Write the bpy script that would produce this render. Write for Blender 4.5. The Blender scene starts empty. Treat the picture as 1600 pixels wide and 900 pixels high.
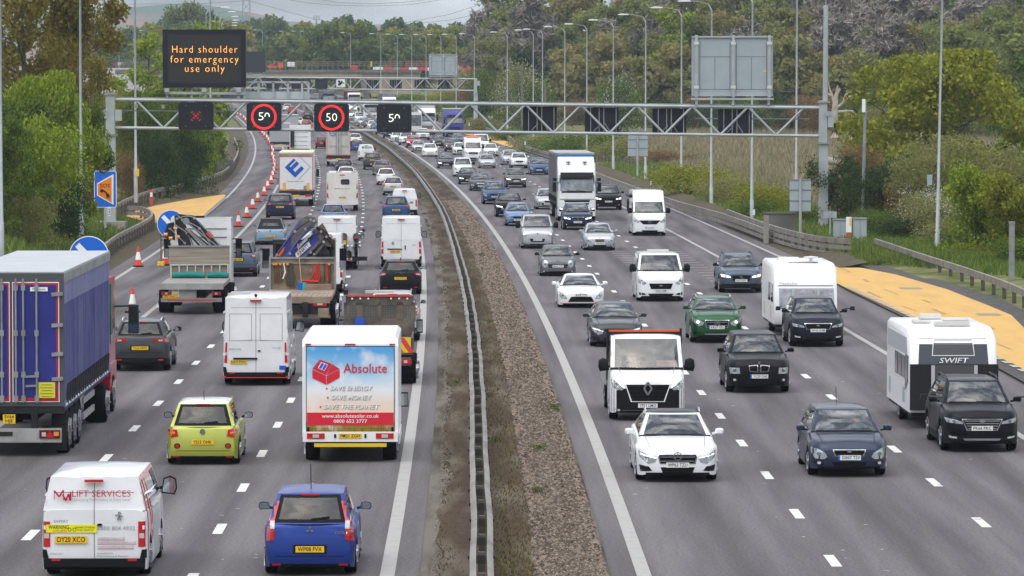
import bpy, bmesh, math, random
import numpy as np
from mathutils import Vector, Matrix
from mathutils.bvhtree import BVHTree
R = math.radians
C = bpy.data.collections.new('motorway'); bpy.context.scene.collection.children.link(C)
S = bpy.context.scene
# camera, sky, sun, exposure
F, H, YH = 6740.0, 8.9, 138.0                     # focal length in photo pixels, eye height, horizon row
PITCH = math.atan((450 - YH) / F)
cam = bpy.data.cameras.new('camera'); co = bpy.data.objects.new('camera', cam); C.objects.link(co)
co.location = (0, 0, H); co.rotation_euler = (R(90) - PITCH, 0, 0)
cam.sensor_width = 36; cam.lens = F / 1600 * 36; cam.clip_start = 1; cam.clip_end = 20000
S.camera = co
SUN_EL, SUN_AZ = R(64), R(205)                    # high, thinly veiled sun behind the camera and a little to the left
W = bpy.data.worlds.new('World'); S.world = W; W.use_nodes = True
nt = W.node_tree; nt.nodes.clear()
def N(t, kind, **kw):
 n = t.nodes.new(kind)
 for k, v in kw.items():
  if k.startswith('i_'):
   k2 = k[2:]
   n.inputs[int(k2) if k2.isdigit() else k2.replace('_', ' ')].default_value = v
  else: setattr(n, k, v)
 return n
sky = N(nt, 'ShaderNodeTexSky', sky_type='NISHITA', sun_disc=False, sun_elevation=SUN_EL, sun_rotation=SUN_AZ, dust_density=2.5, air_density=1.2)
tc = N(nt, 'ShaderNodeTexCoord'); mp = N(nt, 'ShaderNodeMapping'); mp.inputs['Scale'].default_value = (1, 1, 2.6)
no = N(nt, 'ShaderNodeTexNoise', i_Scale=4.6, i_Detail=8.0, i_Roughness=0.58)
rp = N(nt, 'ShaderNodeValToRGB'); rp.color_ramp.elements[0].position = .43; rp.color_ramp.elements[1].position = .56
rp.color_ramp.elements[0].color = (.16, .16, .16, 1); rp.color_ramp.elements[1].color = (.96, .96, .96, 1)
n2 = N(nt, 'ShaderNodeTexNoise', i_Scale=5.5, i_Detail=5.0)
cr = N(nt, 'ShaderNodeValToRGB'); cr.color_ramp.elements[0].position = .36; cr.color_ramp.elements[1].position = .66
cr.color_ramp.elements[0].color = (5.6, 6.0, 6.5, 1); cr.color_ramp.elements[1].color = (13.0, 13.1, 13.1, 1)
mx = N(nt, 'ShaderNodeMixRGB'); bg = N(nt, 'ShaderNodeBackground', i_Strength=0.10); ow = N(nt, 'ShaderNodeOutputWorld')
L = nt.links.new
L(tc.outputs['Generated'], mp.inputs[0]); L(mp.outputs[0], no.inputs['Vector']); L(mp.outputs[0], n2.inputs['Vector'])
L(no.outputs[0], rp.inputs[0]); L(n2.outputs[0], cr.inputs[0]); L(rp.outputs[0], mx.inputs[0])
sx = N(nt, 'ShaderNodeSeparateXYZ'); gr = N(nt, 'ShaderNodeMapRange'); gr.inputs[1].default_value = 0.0; gr.inputs[2].default_value = .55; gr.inputs[3].default_value = .53; gr.inputs[4].default_value = 1.28
ml = N(nt, 'ShaderNodeMixRGB', blend_type='MULTIPLY', i_Fac=1.0)            # a veiled sky is dimmer towards the horizon
L(tc.outputs['Generated'], sx.inputs[0]); L(sx.outputs[2], gr.inputs[0]); L(gr.outputs[0], ml.inputs[2]); L(mx.outputs[0], ml.inputs[1])
L(sky.outputs[0], mx.inputs[1]); L(cr.outputs[0], mx.inputs[2]); L(ml.outputs[0], bg.inputs[0]); L(bg.outputs[0], ow.inputs[0])
sl = bpy.data.lights.new('sun', 'SUN'); sl.energy = 1.05; sl.angle = R(75); sl.color = (1, .965, .91)
so = bpy.data.objects.new('sun', sl); C.objects.link(so)
d = Vector((math.sin(SUN_AZ) * math.cos(SUN_EL), math.cos(SUN_AZ) * math.cos(SUN_EL), math.sin(SUN_EL)))
so.rotation_euler = d.to_track_quat('Z', 'Y').to_euler()
S.view_settings.view_transform = 'Standard'; S.view_settings.look = 'None'; S.view_settings.gamma = 1
S.view_settings.exposure = 0.62; S.view_settings.use_curve_mapping = False
S.cycles.volume_bounces = 0; S.cycles.max_bounces = 8; S.cycles.transparent_max_bounces = 12
# road geometry: a curve of some 9 km radius that climbs gently
def zr(Z):
 if Z <= 200: return 0.0
 if Z <= 1000: return 1e-5 * (Z - 200) ** 2
 if Z <= 1700: return 6.4 + .016 * (Z - 1000) - 1.14e-5 * (Z - 1000) ** 2
 return 12.0
def x0(Z):
 return 2.75 - 5.4e-5 * Z * Z if Z < 1500 else -118.75 - .162 * (Z - 1500)
def yaw(Z): return math.atan(1.08e-4 * Z)
def P(U, Z, dz=0.0): return Vector((x0(Z) + U, Z, zr(Z) + dz))
COSP, SINP = math.cos(PITCH), math.sin(PITCH)
def ray(x, y):
 dx, dz = (x - 800) / F, -(y - 450) / F
 return Vector((dx, COSP + dz * SINP, -SINP + dz * COSP))
def ground(x, y, off=0.0):
 d = ray(x, y); Z = 60.0
 while Z < 3000:
  if H + d.z * Z / d.y <= zr(Z) + off: break
  Z += .25
 return Vector((d.x * Z / d.y, Z, zr(Z) + off))
def at(x, y, Z):
 d = ray(x, y); t = Z / d.y
 return Vector((d.x * t, Z, H + d.z * t))
def U_of(p): return p.x - x0(p.y)
# materials
MATS = {}
def mat(name, col, rough=.6, metal=0.0, spec=.25, coat=0.0, emit=0.0, var=0.0, vscale=4.0, col2=None, bump=0.0, bscale=60.0, rnd=0.0, vdet=5.0, lo=.38, hi=.64, stretch=None):
 if name in MATS: return MATS[name]
 m = bpy.data.materials.new(name); m.use_nodes = True; t = m.node_tree; b = t.nodes['Principled BSDF']
 c = tuple(col) + (1,)
 b.inputs['Base Color'].default_value = c; b.inputs['Roughness'].default_value = rough; b.inputs['Metallic'].default_value = metal
 b.inputs['Specular IOR Level'].default_value = spec; b.inputs['Coat Weight'].default_value = coat; b.inputs['Coat Roughness'].default_value = .04
 if emit: b.inputs['Emission Color'].default_value = c; b.inputs['Emission Strength'].default_value = emit
 tcn = None
 if var or bump:
  tcn = t.nodes.new('ShaderNodeTexCoord'); vec = tcn.outputs['Object']
  if stretch:
   mm = t.nodes.new('ShaderNodeMapping'); mm.inputs['Scale'].default_value = stretch; t.links.new(vec, mm.inputs[0]); vec = mm.outputs[0]
 if var:
  nn = N(t, 'ShaderNodeTexNoise', i_Scale=vscale, i_Detail=vdet, i_Roughness=.6); t.links.new(vec, nn.inputs['Vector'])
  rr = t.nodes.new('ShaderNodeValToRGB'); rr.color_ramp.elements[0].position = lo; rr.color_ramp.elements[1].position = hi
  rr.color_ramp.elements[0].color = c
  k = tuple(col2) if col2 else tuple(x * (1 - var) for x in col)
  rr.color_ramp.elements[1].color = k + (1,)
  t.links.new(nn.outputs[0], rr.inputs[0]); out = rr.outputs[0]
  t.links.new(out, b.inputs['Base Color'])
 if rnd:
  g = t.nodes.new('ShaderNodeNewGeometry'); hs = t.nodes.new('ShaderNodeValToRGB')
  hs.color_ramp.elements[0].color = tuple(x * (1 - rnd) for x in col) + (1,)
  hs.color_ramp.elements[1].color = tuple(min(1, x * (1 + rnd)) for x in (col2 or col)) + (1,)
  t.links.new(g.outputs['Random Per Island'], hs.inputs[0]); t.links.new(hs.outputs[0], b.inputs['Base Color'])
 if bump:
  bn = N(t, 'ShaderNodeTexNoise', i_Scale=bscale, i_Detail=4.0); t.links.new(vec, bn.inputs['Vector'])
  bb = N(t, 'ShaderNodeBump', i_Strength=bump, i_Distance=.02); t.links.new(bn.outputs[0], bb.inputs['Height']); t.links.new(bb.outputs[0], b.inputs['Normal'])
 MATS[name] = m
 return m
def paint(name, col, metal=.25, rough=.32):
 return mat('paint ' + name, col, rough + .1, metal, .06, .8 if max(col) > .3 else .45 if max(col) > .03 else .16, var=.10, vscale=1.5)
def leafmat(name, a, b, tr=.25):
 if name in MATS: return MATS[name]
 m = bpy.data.materials.new(name); m.use_nodes = True; t = m.node_tree; pb = t.nodes['Principled BSDF']
 g = t.nodes.new('ShaderNodeNewGeometry'); r = t.nodes.new('ShaderNodeValToRGB')
 r.color_ramp.elements[0].color = tuple(x * 1.2 for x in a) + (1,); r.color_ramp.elements[1].color = tuple(x * 1.2 for x in b) + (1,)
 t.links.new(g.outputs['Random Per Island'], r.inputs[0]); t.links.new(r.outputs[0], pb.inputs['Base Color'])
 pb.inputs['Roughness'].default_value = .75; pb.inputs['Specular IOR Level'].default_value = .15
 if tr:
  tl = t.nodes.new('ShaderNodeBsdfTranslucent'); mxs = t.nodes.new('ShaderNodeMixShader'); mxs.inputs[0].default_value = tr
  t.links.new(r.outputs[0], tl.inputs[0]); t.links.new(pb.outputs[0], mxs.inputs[1]); t.links.new(tl.outputs[0], mxs.inputs[2])
  t.links.new(mxs.outputs[0], t.nodes['Material Output'].inputs[0])
 MATS[name] = m
 return m
def glassmat(name='window glass', tint=(.40, .45, .46), f0=.13):
 if name in MATS: return MATS[name]
 m = bpy.data.materials.new(name); m.use_nodes = True; t = m.node_tree; t.nodes.clear()
 o = t.nodes.new('ShaderNodeOutputMaterial'); lw = t.nodes.new('ShaderNodeLayerWeight'); lw.inputs[0].default_value = .5
 p5 = N(t, 'ShaderNodeMath', operation='POWER'); p5.inputs[1].default_value = 4.0
 ma = N(t, 'ShaderNodeMath', operation='MULTIPLY_ADD'); ma.inputs[1].default_value = 1 - f0; ma.inputs[2].default_value = f0
 tr = t.nodes.new('ShaderNodeBsdfTransparent'); tr.inputs[0].default_value = tint + (1,)
 gl = t.nodes.new('ShaderNodeBsdfGlossy'); gl.inputs['Roughness'].default_value = .02; gl.inputs[0].default_value = (1, 1, 1, 1)
 mxs = t.nodes.new('ShaderNodeMixShader')
 t.links.new(lw.outputs['Facing'], p5.inputs[0]); t.links.new(p5.outputs[0], ma.inputs[0]); t.links.new(ma.outputs[0], mxs.inputs[0])
 t.links.new(tr.outputs[0], mxs.inputs[1]); t.links.new(gl.outputs[0], mxs.inputs[2]); t.links.new(mxs.outputs[0], o.inputs[0])
 MATS[name] = m
 return m
# mesh helpers
class MB:
 def __init__(s): s.v, s.f, s.m = [], [], []
 def add(s, vs, fs, mi=0):
  o = len(s.v); s.v += [tuple(v) for v in vs]; s.f += [tuple(i + o for i in f) for f in fs]; s.m += [mi] * len(fs); return s
 def box(s, c, d, mi=0, rz=0.0, taper=1.0):
  x, y, z = d[0] / 2, d[1] / 2, d[2] / 2
  vs = []
  for k, t in ((-1, 1.0), (1, taper)):
   for sx, sy in ((-1, -1), (1, -1), (1, 1), (-1, 1)):
    a, b = sx * x * t, sy * y * t
    vs.append((c[0] + a * math.cos(rz) - b * math.sin(rz), c[1] + a * math.sin(rz) + b * math.cos(rz), c[2] + k * z))
  return s.add(vs, [(3, 2, 1, 0), (4, 5, 6, 7), (0, 1, 5, 4), (1, 2, 6, 5), (2, 3, 7, 6), (3, 0, 4, 7)], mi)
 def tube(s, pts, r, n=8, mi=0, cap=True):
  pts = [Vector(p) for p in pts]; rs = r if isinstance(r, (list, tuple)) else [r] * len(pts)
  vs = []
  for i, p in enumerate(pts):
   t = (pts[min(i + 1, len(pts) - 1)] - pts[max(i - 1, 0)]).normalized()
   a = t.cross(Vector((0, 0, 1))); a = a.normalized() if a.length > 1e-3 else Vector((1, 0, 0)); b = t.cross(a)
   for k in range(n):
    an = 2 * math.pi * k / n; vs.append(p + a * math.cos(an) * rs[i] + b * math.sin(an) * rs[i])
  fs = [(i * n + k, i * n + (k + 1) % n, (i + 1) * n + (k + 1) % n, (i + 1) * n + k) for i in range(len(pts) - 1) for k in range(n)]
  if cap: fs += [tuple(range(n))[::-1], tuple((len(pts) - 1) * n + k for k in range(n))]
  return s.add(vs, fs, mi)
 def lathe(s, prof, axis='z', c=(0, 0, 0), n=16, mi=0):
  vs = []
  for r, h in prof:
   for k in range(n):
    a = 2 * math.pi * k / n; q = (r * math.cos(a), r * math.sin(a), h)
    q = {'z': q, 'x': (q[2], q[0], q[1]), 'y': (q[0], q[2], q[1])}[axis]
    vs.append((q[0] + c[0], q[1] + c[1], q[2] + c[2]))
  fs = [(i * n + k, i * n + (k + 1) % n, (i + 1) * n + (k + 1) % n, (i + 1) * n + k) for i in range(len(prof) - 1) for k in range(n)]
  fs += [tuple(range(n))[::-1], tuple((len(prof) - 1) * n + k for k in range(n))]
  return s.add(vs, fs, mi)
 def prism(s, poly, a, b, axis='y', mi=0):           # 2-D polygon extruded along an axis from a to b
  f = {'y': lambda p, h: (p[0], h, p[1]), 'x': lambda p, h: (h, p[0], p[1]), 'z': lambda p, h: (p[0], p[1], h)}[axis]
  n = len(poly); vs = [f(p, a) for p in poly] + [f(p, b) for p in poly]
  return s.add(vs, [tuple(range(n))[::-1], tuple(range(n, 2 * n))] + [(i, (i + 1) % n, n + (i + 1) % n, n + i) for i in range(n)], mi)
 def bar(s, p, q, w, h, mi=0):                         # a rectangular bar between two points
  p, q = Vector(p), Vector(q); t = (q - p).normalized(); a = t.cross(Vector((0, 0, 1))); a = a.normalized() if a.length > 1e-3 else Vector((1, 0, 0)); b = a.cross(t)
  vs = [e + a * sx * w / 2 + b * sz * h / 2 for e in (p, q) for sx, sz in ((-1, -1), (1, -1), (1, 1), (-1, 1))]
  return s.add(vs, [(3, 2, 1, 0), (4, 5, 6, 7), (0, 1, 5, 4), (1, 2, 6, 5), (2, 3, 7, 6), (3, 0, 4, 7)], mi)
 def mesh(s, name, mats, smooth=None):
  me = bpy.data.meshes.new(name); me.from_pydata(s.v, [], s.f)
  for m in (mats if isinstance(mats, (list, tuple)) else [mats]): me.materials.append(m)
  if any(s.m): me.polygons.foreach_set('material_index', s.m)
  bm = bmesh.new(); bm.from_mesh(me); bmesh.ops.recalc_face_normals(bm, faces=bm.faces)
  if smooth:
   bmesh.ops.remove_doubles(bm, verts=bm.verts, dist=1e-4)
   for f in bm.faces: f.smooth = True
   for e in bm.edges:
    if len(e.link_faces) == 2 and e.calc_face_angle(0) > R(smooth): e.smooth = False
  bm.to_mesh(me); bm.free(); me.update()
  return me
 def build(s, name, mats, parent=None, smooth=None):
  return link(name, s.mesh(name, mats, smooth), parent)
def link(name, data, parent=None):
 o = bpy.data.objects.new(name, data); C.objects.link(o); o.parent = parent
 return o
def tag(o, label, cat, group=None):
 o['label'] = label; o['category'] = cat
 if group: o['group'] = group
 return o
def thing(name, label, cat, loc=(0, 0, 0), rz=0.0, group=None):
 o = link(name, None); o.location = loc; o.rotation_euler = (0, 0, rz)
 return tag(o, label, cat, group)
def struct(o, kind='structure'): o['kind'] = kind; return o
KIDS = {}
def copy_tree(o, parent=None):
 c = o.copy(); C.objects.link(c); c.parent = parent
 for ch in o.children: copy_tree(ch, c)
 return c
def text_mesh(s, h, bold=False, sp=1.0):                          # lettering in the XZ plane, centred, facing -Y; h = cap height
 cu = bpy.data.curves.new('lettering', 'FONT'); cu.body = s; cu.align_x = 'CENTER'; cu.align_y = 'CENTER'; cu.size = h / .69; cu.resolution_u = 2
 cu.offset = -.022 * h if bold == 'thin' else .012 * h if bold else 0; cu.space_line = .9; cu.space_character = sp
 o = bpy.data.objects.new('lettering', cu); me = bpy.data.meshes.new_from_object(o); bpy.data.objects.remove(o); bpy.data.curves.remove(cu)
 me.transform(Matrix.Rotation(R(90), 4, 'X')); return me
def lettering(s, h, m, parent, loc, front=False, width=None, shear=0.0, bold=False, rot=0.0, name='lettering', side=None, sp=1.0):
 me = text_mesh(s, h, bold, sp)
 if width:
  xs = [v.co.x for v in me.vertices]; k = width / (max(xs) - min(xs)); me.transform(Matrix.Diagonal((k, 1, 1, 1)))
 if shear:
  for v in me.vertices: v.co.x += shear * v.co.z
 if rot: me.transform(Matrix.Rotation(rot, 4, 'Y'))
 if front: me.transform(Matrix.Rotation(R(180), 4, 'Z'))
 if side: me.transform(Matrix.Rotation(R(90) * side, 4, 'Z'))
 me.transform(Matrix.Translation(loc)); me.materials.append(m)
 return link(name, me, parent)
def grid_sheet(us, zs, fn):
 vs = [fn(u, z) for z in zs for u in us]; n = len(us)
 return MB().add(vs, [(j * n + i, j * n + i + 1, (j + 1) * n + i + 1, (j + 1) * n + i) for j in range(len(zs) - 1) for i in range(n - 1)])
# ground, carriageways, markings
def ramp(a, b, t): t = max(0.0, min(1.0, (t - a) / (b - a))); return t * t * (3 - 2 * t)
def shiftR(Z): return 4.6 * ramp(218, 196, Z)
def shiftL(Z): return 3.6 * ramp(280, 294, Z) * ramp(352, 338, Z)
def terrain(U, Z):
 z = zr(Z)
 if U > 15.6: U = max(15.601, U - shiftR(Z))
 elif U < -21: U = min(-21.001, U + shiftL(Z))
 if -21.0 < U < 15.6: return z - .25
 if U >= 15.6: z += .25 * ramp(16.5, 19, U) + .9 * ramp(24, 70, U) + 5 * ramp(80, 260, U)
 else:
  near = 1 - ramp(620, 760, Z)
  z += (1.5 * ramp(22.5, 28, -U) * near + 2.4 * ramp(27, 44, -U) * near) + 4 * ramp(90, 260, -U)
 return z
us = [-900, -600, -400, -300, -220, -160, -120, -90, -70, -58, -50, -44, -40, -37, -34, -31, -28.5, -27.2, -26.2, -25, -23.6, -22.4, -21.05, -20.95, -10, 5, 15.5, 15.65, 16.6, 17.8, 19.2, 20.4, 21.4, 22.4, 24, 26, 32, 40, 50, 62, 76, 95, 120, 160, 220, 300, 420, 600, 900]
zs = [20, 60, 90] + list(range(110, 1210, 20)) + [1300, 1400, 1550, 1750, 2000, 2400, 2900, 3500, 4500, 6000]
m_grass = mat('verge grass', (.075, .105, .025), .95, spec=.1, var=1, vscale=.35, col2=(.21, .18, .095), bump=.5, bscale=9, lo=.42, hi=.62)
struct(grid_sheet(us, zs, lambda u, z: (x0(z) + u, z, terrain(u, z))).build('ground', m_grass, smooth=60))
m_soil = mat('verge soil', (.082, .066, .047), .95, spec=.1, var=1, vscale=1.1, col2=(.10, .105, .05), bump=.6, bscale=14, lo=.5, hi=.72)
m_median = mat('reserve grit', (.150, .132, .112), .95, spec=.1, var=1, vscale=1.5, col2=(.050, .042, .030), bump=.3, bscale=40, lo=.40, hi=.62, vdet=9, stretch=(1, .10, 1))
def lerp2(a, b, t): return a + (b - a) * t
def zl(a, b, st): return [a + i * st for i in range(int((b - a) / st) + 1)]
def strip(us, a, b, dz, st=10):
 return grid_sheet(us, zl(a, b, st), lambda u, z: (x0(z) + u, z, zr(z) + (dz(u, z) if callable(dz) else dz)))
def asphalt(name, lanes):
 m = mat(name, (.118, .111, .113), .9, spec=.12, bump=.25, bscale=90); t = m.node_tree; b = t.nodes['Principled BSDF']
 at_ = N(t, 'ShaderNodeAttribute', attribute_name='lane'); tcn = t.nodes.new('ShaderNodeTexCoord')
 mm = t.nodes.new('ShaderNodeMapping'); mm.inputs['Scale'].default_value = (1.2, .05, 1)
 n1 = N(t, 'ShaderNodeTexNoise', i_Scale=1.0, i_Detail=6.0); n3 = N(t, 'ShaderNodeTexNoise', i_Scale=16.0, i_Detail=6.0)
 t.links.new(tcn.outputs['Object'], mm.inputs[0]); t.links.new(mm.outputs[0], n1.inputs['Vector']); t.links.new(tcn.outputs['Object'], n3.inputs['Vector'])
 r1 = t.nodes.new('ShaderNodeValToRGB'); r1.color_ramp.elements[0].color = (.088, .081, .085, 1); r1.color_ramp.elements[1].color = (.164, .151, .157, 1)
 r1.color_ramp.elements[0].position = .3; r1.color_ramp.elements[1].position = .7
 t.links.new(n1.outputs[0], r1.inputs[0])
 m1 = N(t, 'ShaderNodeMixRGB', blend_type='MULTIPLY', i_Fac=1.0); r3 = t.nodes.new('ShaderNodeValToRGB')
 r3.color_ramp.elements[0].color = (.74, .74, .74, 1); r3.color_ramp.elements[1].color = (1.22, 1.22, 1.22, 1); r3.color_ramp.elements[0].position = .34; r3.color_ramp.elements[1].position = .66
 t.links.new(n3.outputs[0], r3.inputs[0]); t.links.new(r1.outputs[0], m1.inputs[1]); t.links.new(r3.outputs[0], m1.inputs[2])
 m2 = N(t, 'ShaderNodeMixRGB', blend_type='MULTIPLY', i_Fac=1.0); t.links.new(m1.outputs[0], m2.inputs[1]); t.links.new(at_.outputs['Color'], m2.inputs[2])
 t.links.new(m2.outputs[0], b.inputs['Base Color'])
 return m
m_asph = asphalt('asphalt', None)
def carriageway(name, u0, u1, lines):
 n = int((u1 - u0) / .22); us_ = [u0 + (u1 - u0) * i / n for i in range(n + 1)]
 o = struct(strip(us_, 20, 1240, 0.0, 10).build(name, m_asph))
 me = o.data; a = me.color_attributes.new('lane', 'FLOAT_COLOR', 'POINT'); col = np.ones((len(me.vertices), 4), np.float32)
 for i, v in enumerate(me.vertices):
  u = v.co.x - x0(v.co.y); k = 1.0
  for a0, a1 in zip(lines, lines[1:]):
   if a0 <= u < a1:
    q = (u - a0) / (a1 - a0); k = 1.0 - .24 * math.exp(-((q - .5) / .12) ** 2) + .05 * (math.exp(-((q - .24) / .1) ** 2) + math.exp(-((q - .76) / .1) ** 2)) - .16 * (math.exp(-(q / .05) ** 2) + math.exp(-((1 - q) / .05) ** 2))
  col[i, :3] = k
 a.data.foreach_set('color', col.ravel())
 return o
LN_R = [0, 3.65, 7.3, 10.95, 14.2]; LN_L = [-19.1, -15.6, -11.95, -8.25, -4.7]
carriageway('road_southbound', -.62, 15.0, LN_R)
carriageway('road_northbound', -20.0, -4.1, LN_L)
struct(strip([-4.1, -3.9, -3.3, -2.6, -1.8, -1.0, -.75, -.62], 20, 1240, lambda u, z: .03 + .05 * math.exp(-((u + 2) / 1.2) ** 2), 8).build('central_reserve', m_median, smooth=60))
def gravelmat():
 m = mat('gravel', (.25, .2, .16), .95, spec=.1); t = m.node_tree; b = t.nodes['Principled BSDF']
 tcn = t.nodes.new('ShaderNodeTexCoord'); vo = N(t, 'ShaderNodeTexVoronoi', i_Scale=15.0); n = N(t, 'ShaderNodeTexNoise', i_Scale=.8, i_Detail=7.0)
 mp_ = t.nodes.new('ShaderNodeMapping'); mp_.inputs['Scale'].default_value = (1.2, .12, 1); t.links.new(tcn.outputs['Object'], mp_.inputs[0]); t.links.new(tcn.outputs['Object'], vo.inputs['Vector']); t.links.new(mp_.outputs[0], n.inputs['Vector'])
 r = t.nodes.new('ShaderNodeValToRGB'); e = r.color_ramp.elements; e[0].color = (.035, .027, .021, 1); e[1].color = (.19, .15, .12, 1)
 for p, c in ((.35, (.085, .066, .051, 1)), (.7, (.12, .095, .075, 1))): q = e.new(p); q.color = c
 sp = t.nodes.new('ShaderNodeSeparateColor'); t.links.new(vo.outputs['Color'], sp.inputs[0]); t.links.new(sp.outputs[0], r.inputs[0])
 mxr = t.nodes.new('ShaderNodeMixRGB'); mxr.inputs[2].default_value = (.052, .042, .028, 1); rr = t.nodes.new('ShaderNodeValToRGB'); rr.color_ramp.elements[0].position = .44; rr.color_ramp.elements[1].position = .60
 t.links.new(n.outputs[0], rr.inputs[0]); t.links.new(rr.outputs[0], mxr.inputs[0]); t.links.new(r.outputs[0], mxr.inputs[1]); t.links.new(mxr.outputs[0], b.inputs['Base Color'])
 bp = N(t, 'ShaderNodeBump', i_Strength=1.0, i_Distance=.05); t.links.new(vo.outputs['Distance'], bp.inputs['Height']); t.links.new(bp.outputs[0], b.inputs['Normal'])
 return m
random.seed(5)
m_moss = mat('brown soil', (.070, .050, .033), .95, spec=.08, var=1, vscale=1.3, col2=(.135, .112, .085), bump=.5, bscale=30, lo=.46, hi=.66, vdet=9, stretch=(1, .13, 1))
struct(grid_sheet([0, .3, .6, .85, 1], zl(20, 1240, 2), lambda q, z: (x0(z) + lerp2(-3.72 + .12 * math.sin(z * .27) + .08 * math.sin(z * 1.1), -1.75 + .1 * math.sin(z * .4), q), z, zr(z) + (.105 if 0 < q < 1 else .07))).build('reserve_soil', m_moss, smooth=60))
struct(grid_sheet([0, .15, .4, .65, .85, 1], zl(20, 1240, 2), lambda q, z: (x0(z) - .68 - (1 - q) * (1.35 + .16 * math.sin(z * .31) + .1 * math.sin(z * .83)), z, zr(z) + (.05 if q in (0, 1) else .12))).build('gravel_bed', gravelmat(), smooth=60), 'stuff')
struct(strip([15.0, 15.3, 15.6, 16.2, 17.2], 212, 1200, lambda u, z: .0 if u < 15.1 else .06 + .3 * ramp(15.6, 17.2, u)).build('verge_path', m_soil, smooth=60))
struct(grid_sheet([-22.6, -21.6, -20.8, -20.3, -20.0], zl(20, 700, 6), lambda u, z: (x0(z) + u - shiftL(z) * (u < -20.9), z, zr(z) + (.03 + .22 * ramp(21, 22.6, -u) * (1 - min(1, shiftL(z))) if u < -20.1 else 0.0))).build('verge_soil', m_soil, smooth=60))
m_white = mat('road paint', (.345, .333, .317), .7, var=.25, vscale=3, bump=.2, bscale=12, lo=.5, hi=.8)
def worn(name, col, dark, lo, hi, sc):
 return mat(name, col, .75, var=1, vscale=sc, col2=dark, lo=lo, hi=hi, vdet=9)
m_dash = worn('worn lane paint', (.60, .59, .565), (.27, .26, .255), .58, .66, 2.2)
marks = MB()
def lane_quad(mb, u, w, za, zb, dz):
 mb.add([P(u - w / 2, za, dz), P(u + w / 2, za, dz), P(u + w / 2, zb, dz), P(u - w / 2, zb, dz)], [(0, 1, 2, 3)])
for u, ph in ((3.65, 81.0), (7.3, 79.2), (-8.25, 77.9), (-11.95, 76.7)):
 for k in range(-2, 118): lane_quad(marks, u, .2, ph + 9 * k - 1.0, ph + 9 * k + 1.0, .005)
struct(marks.build('lane_marking', m_dash))
solid = MB()
for u, w in ((0, .27), (-4.7, .27), (10.95, .2), (-15.6, .2)):
 for z in range(50, 1230, 10): lane_quad(solid, u, w, z, z + 10, .005)
for u in (14.2, -19.1):
 for z in range(50, 1200, 1):
  if (u > 0 and 130 < z < 192) or (u < 0 and 292 < z < 342):
   if z % 2 == 0: lane_quad(solid, u, .24, z, z + 1.2, .10)
  else: lane_quad(solid, u, .2, z, z + 1, .005)
for k in range(14):                                       # thin white speed-check ticks across two lanes
 for u in (6.0, 9.0):
  z = 196 + k * 3.0; lane_quad(solid, u, .9, z, z + .28, .006)
struct(solid.build('edge_marking', m_white))
m_amber = mat('refuge surfacing', (.56, .34, .105), .85, var=1, vscale=1.1, col2=(.44, .275, .095), bump=.3, bscale=30, lo=.44, hi=.80, stretch=(1, .12, 1), vdet=10)
def flat_poly(name, pts, m, dz):
 ps = [ground(*p) for p in pts]
 mb = MB().add([(p.x, p.y, zr(p.y) + dz) for p in ps], [tuple(range(len(ps)))])
 return struct(mb.build(name, m))
m_old = mat('old asphalt', (.085, .078, .072), .9, var=.35, vscale=1.5, bump=.3, bscale=30)
flat_poly('refuge_apron', [(1290, 405), (1330, 409), (1400, 421), (1490, 446), (1570, 472), (1620, 500), (1760, 570), (1760, 690), (1440, 512), (1322, 454), (1272, 425)], m_old, .07)
flat_poly('refuge_bay', [(1214, 402), (1236, 404), (1308, 414), (1400, 432), (1480, 455), (1545, 481), (1580, 496), (1600, 516), (1720, 600), (1720, 668), (1590, 576), (1430, 503), (1316, 450), (1250, 417)], m_amber, .085)
flat_poly('refuge_bay', [(196, 339), (215, 330), (245, 322), (300, 312), (350, 305), (353, 307), (322, 334), (291, 368), (262, 372), (240, 352)], m_amber, .065)
flat_poly('refuge_bay', [(724, 210), (745, 210.5), (775, 214), (806, 223), (806, 226), (800, 232), (775, 224), (752, 216)], m_amber, .065)
sr = MB(); pts = [((150, 152), 760), ((168, 150), 800), ((178, 140), 850), ((175, 128), 920), ((160, 116), 1000), ((148, 106), 1080)]
for k, ((px, py), Z) in enumerate(pts):
 p = at(px, py, Z); w = 9.0
 sr.add([(p.x - w, p.y, p.z), (p.x + w, p.y, p.z)], [(2 * k - 2, 2 * k - 1, 1, 0)] if False else [])
sr.f = [(2 * k, 2 * k + 1, 2 * k + 3, 2 * k + 2) for k in range(len(pts) - 1)]; sr.m = [0] * len(sr.f)
struct(sr.build('slip_road', mat('pale asphalt', (.25, .235, .235), .9, var=.2, vscale=.3)))
emb = MB();
for k, ((px, py), Z) in enumerate(pts):
 p = at(px, py, Z); w = 9.2
 for q in ((p.x - w - 14, p.y, p.z - 8), (p.x - w, p.y, p.z - .02), (p.x + w, p.y, p.z - .02), (p.x + w + 12, p.y, p.z - 8)): emb.v.append(q)
emb.f = [(4 * k + i, 4 * k + i + 1, 4 * k + i + 5, 4 * k + i + 4) for k in range(len(pts) - 1) for i in (0, 2)]; emb.m = [0] * len(emb.f)
struct(emb.build('embankment', m_soil))
hp = [(-2600, 0), (-900, 88), (-640, 100), (-330, 124), (0, 127.5), (150, 128), (215, 128.5), (300, 128), (400, 118), (450, 110), (540, 98), (600, 93), (640, 90), (720, 86), (800, 84), (1000, 60), (1300, 30), (2600, 0)]
hm = MB(); nr = 9; ZH = 3600.
for k in range(nr):
 t = k / (nr - 1)
 for px, hh in hp:
  z = 6 + (hh - 0) / F * ZH * (math.sin(t * math.pi / 2) ** 1.2) + 3 * math.sin(px * .02 + k)
  hm.v.append(((px - 800) / F * ZH, ZH - 700 + 700 * t, z + (2.9 if t == 1 else 0)))
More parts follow.
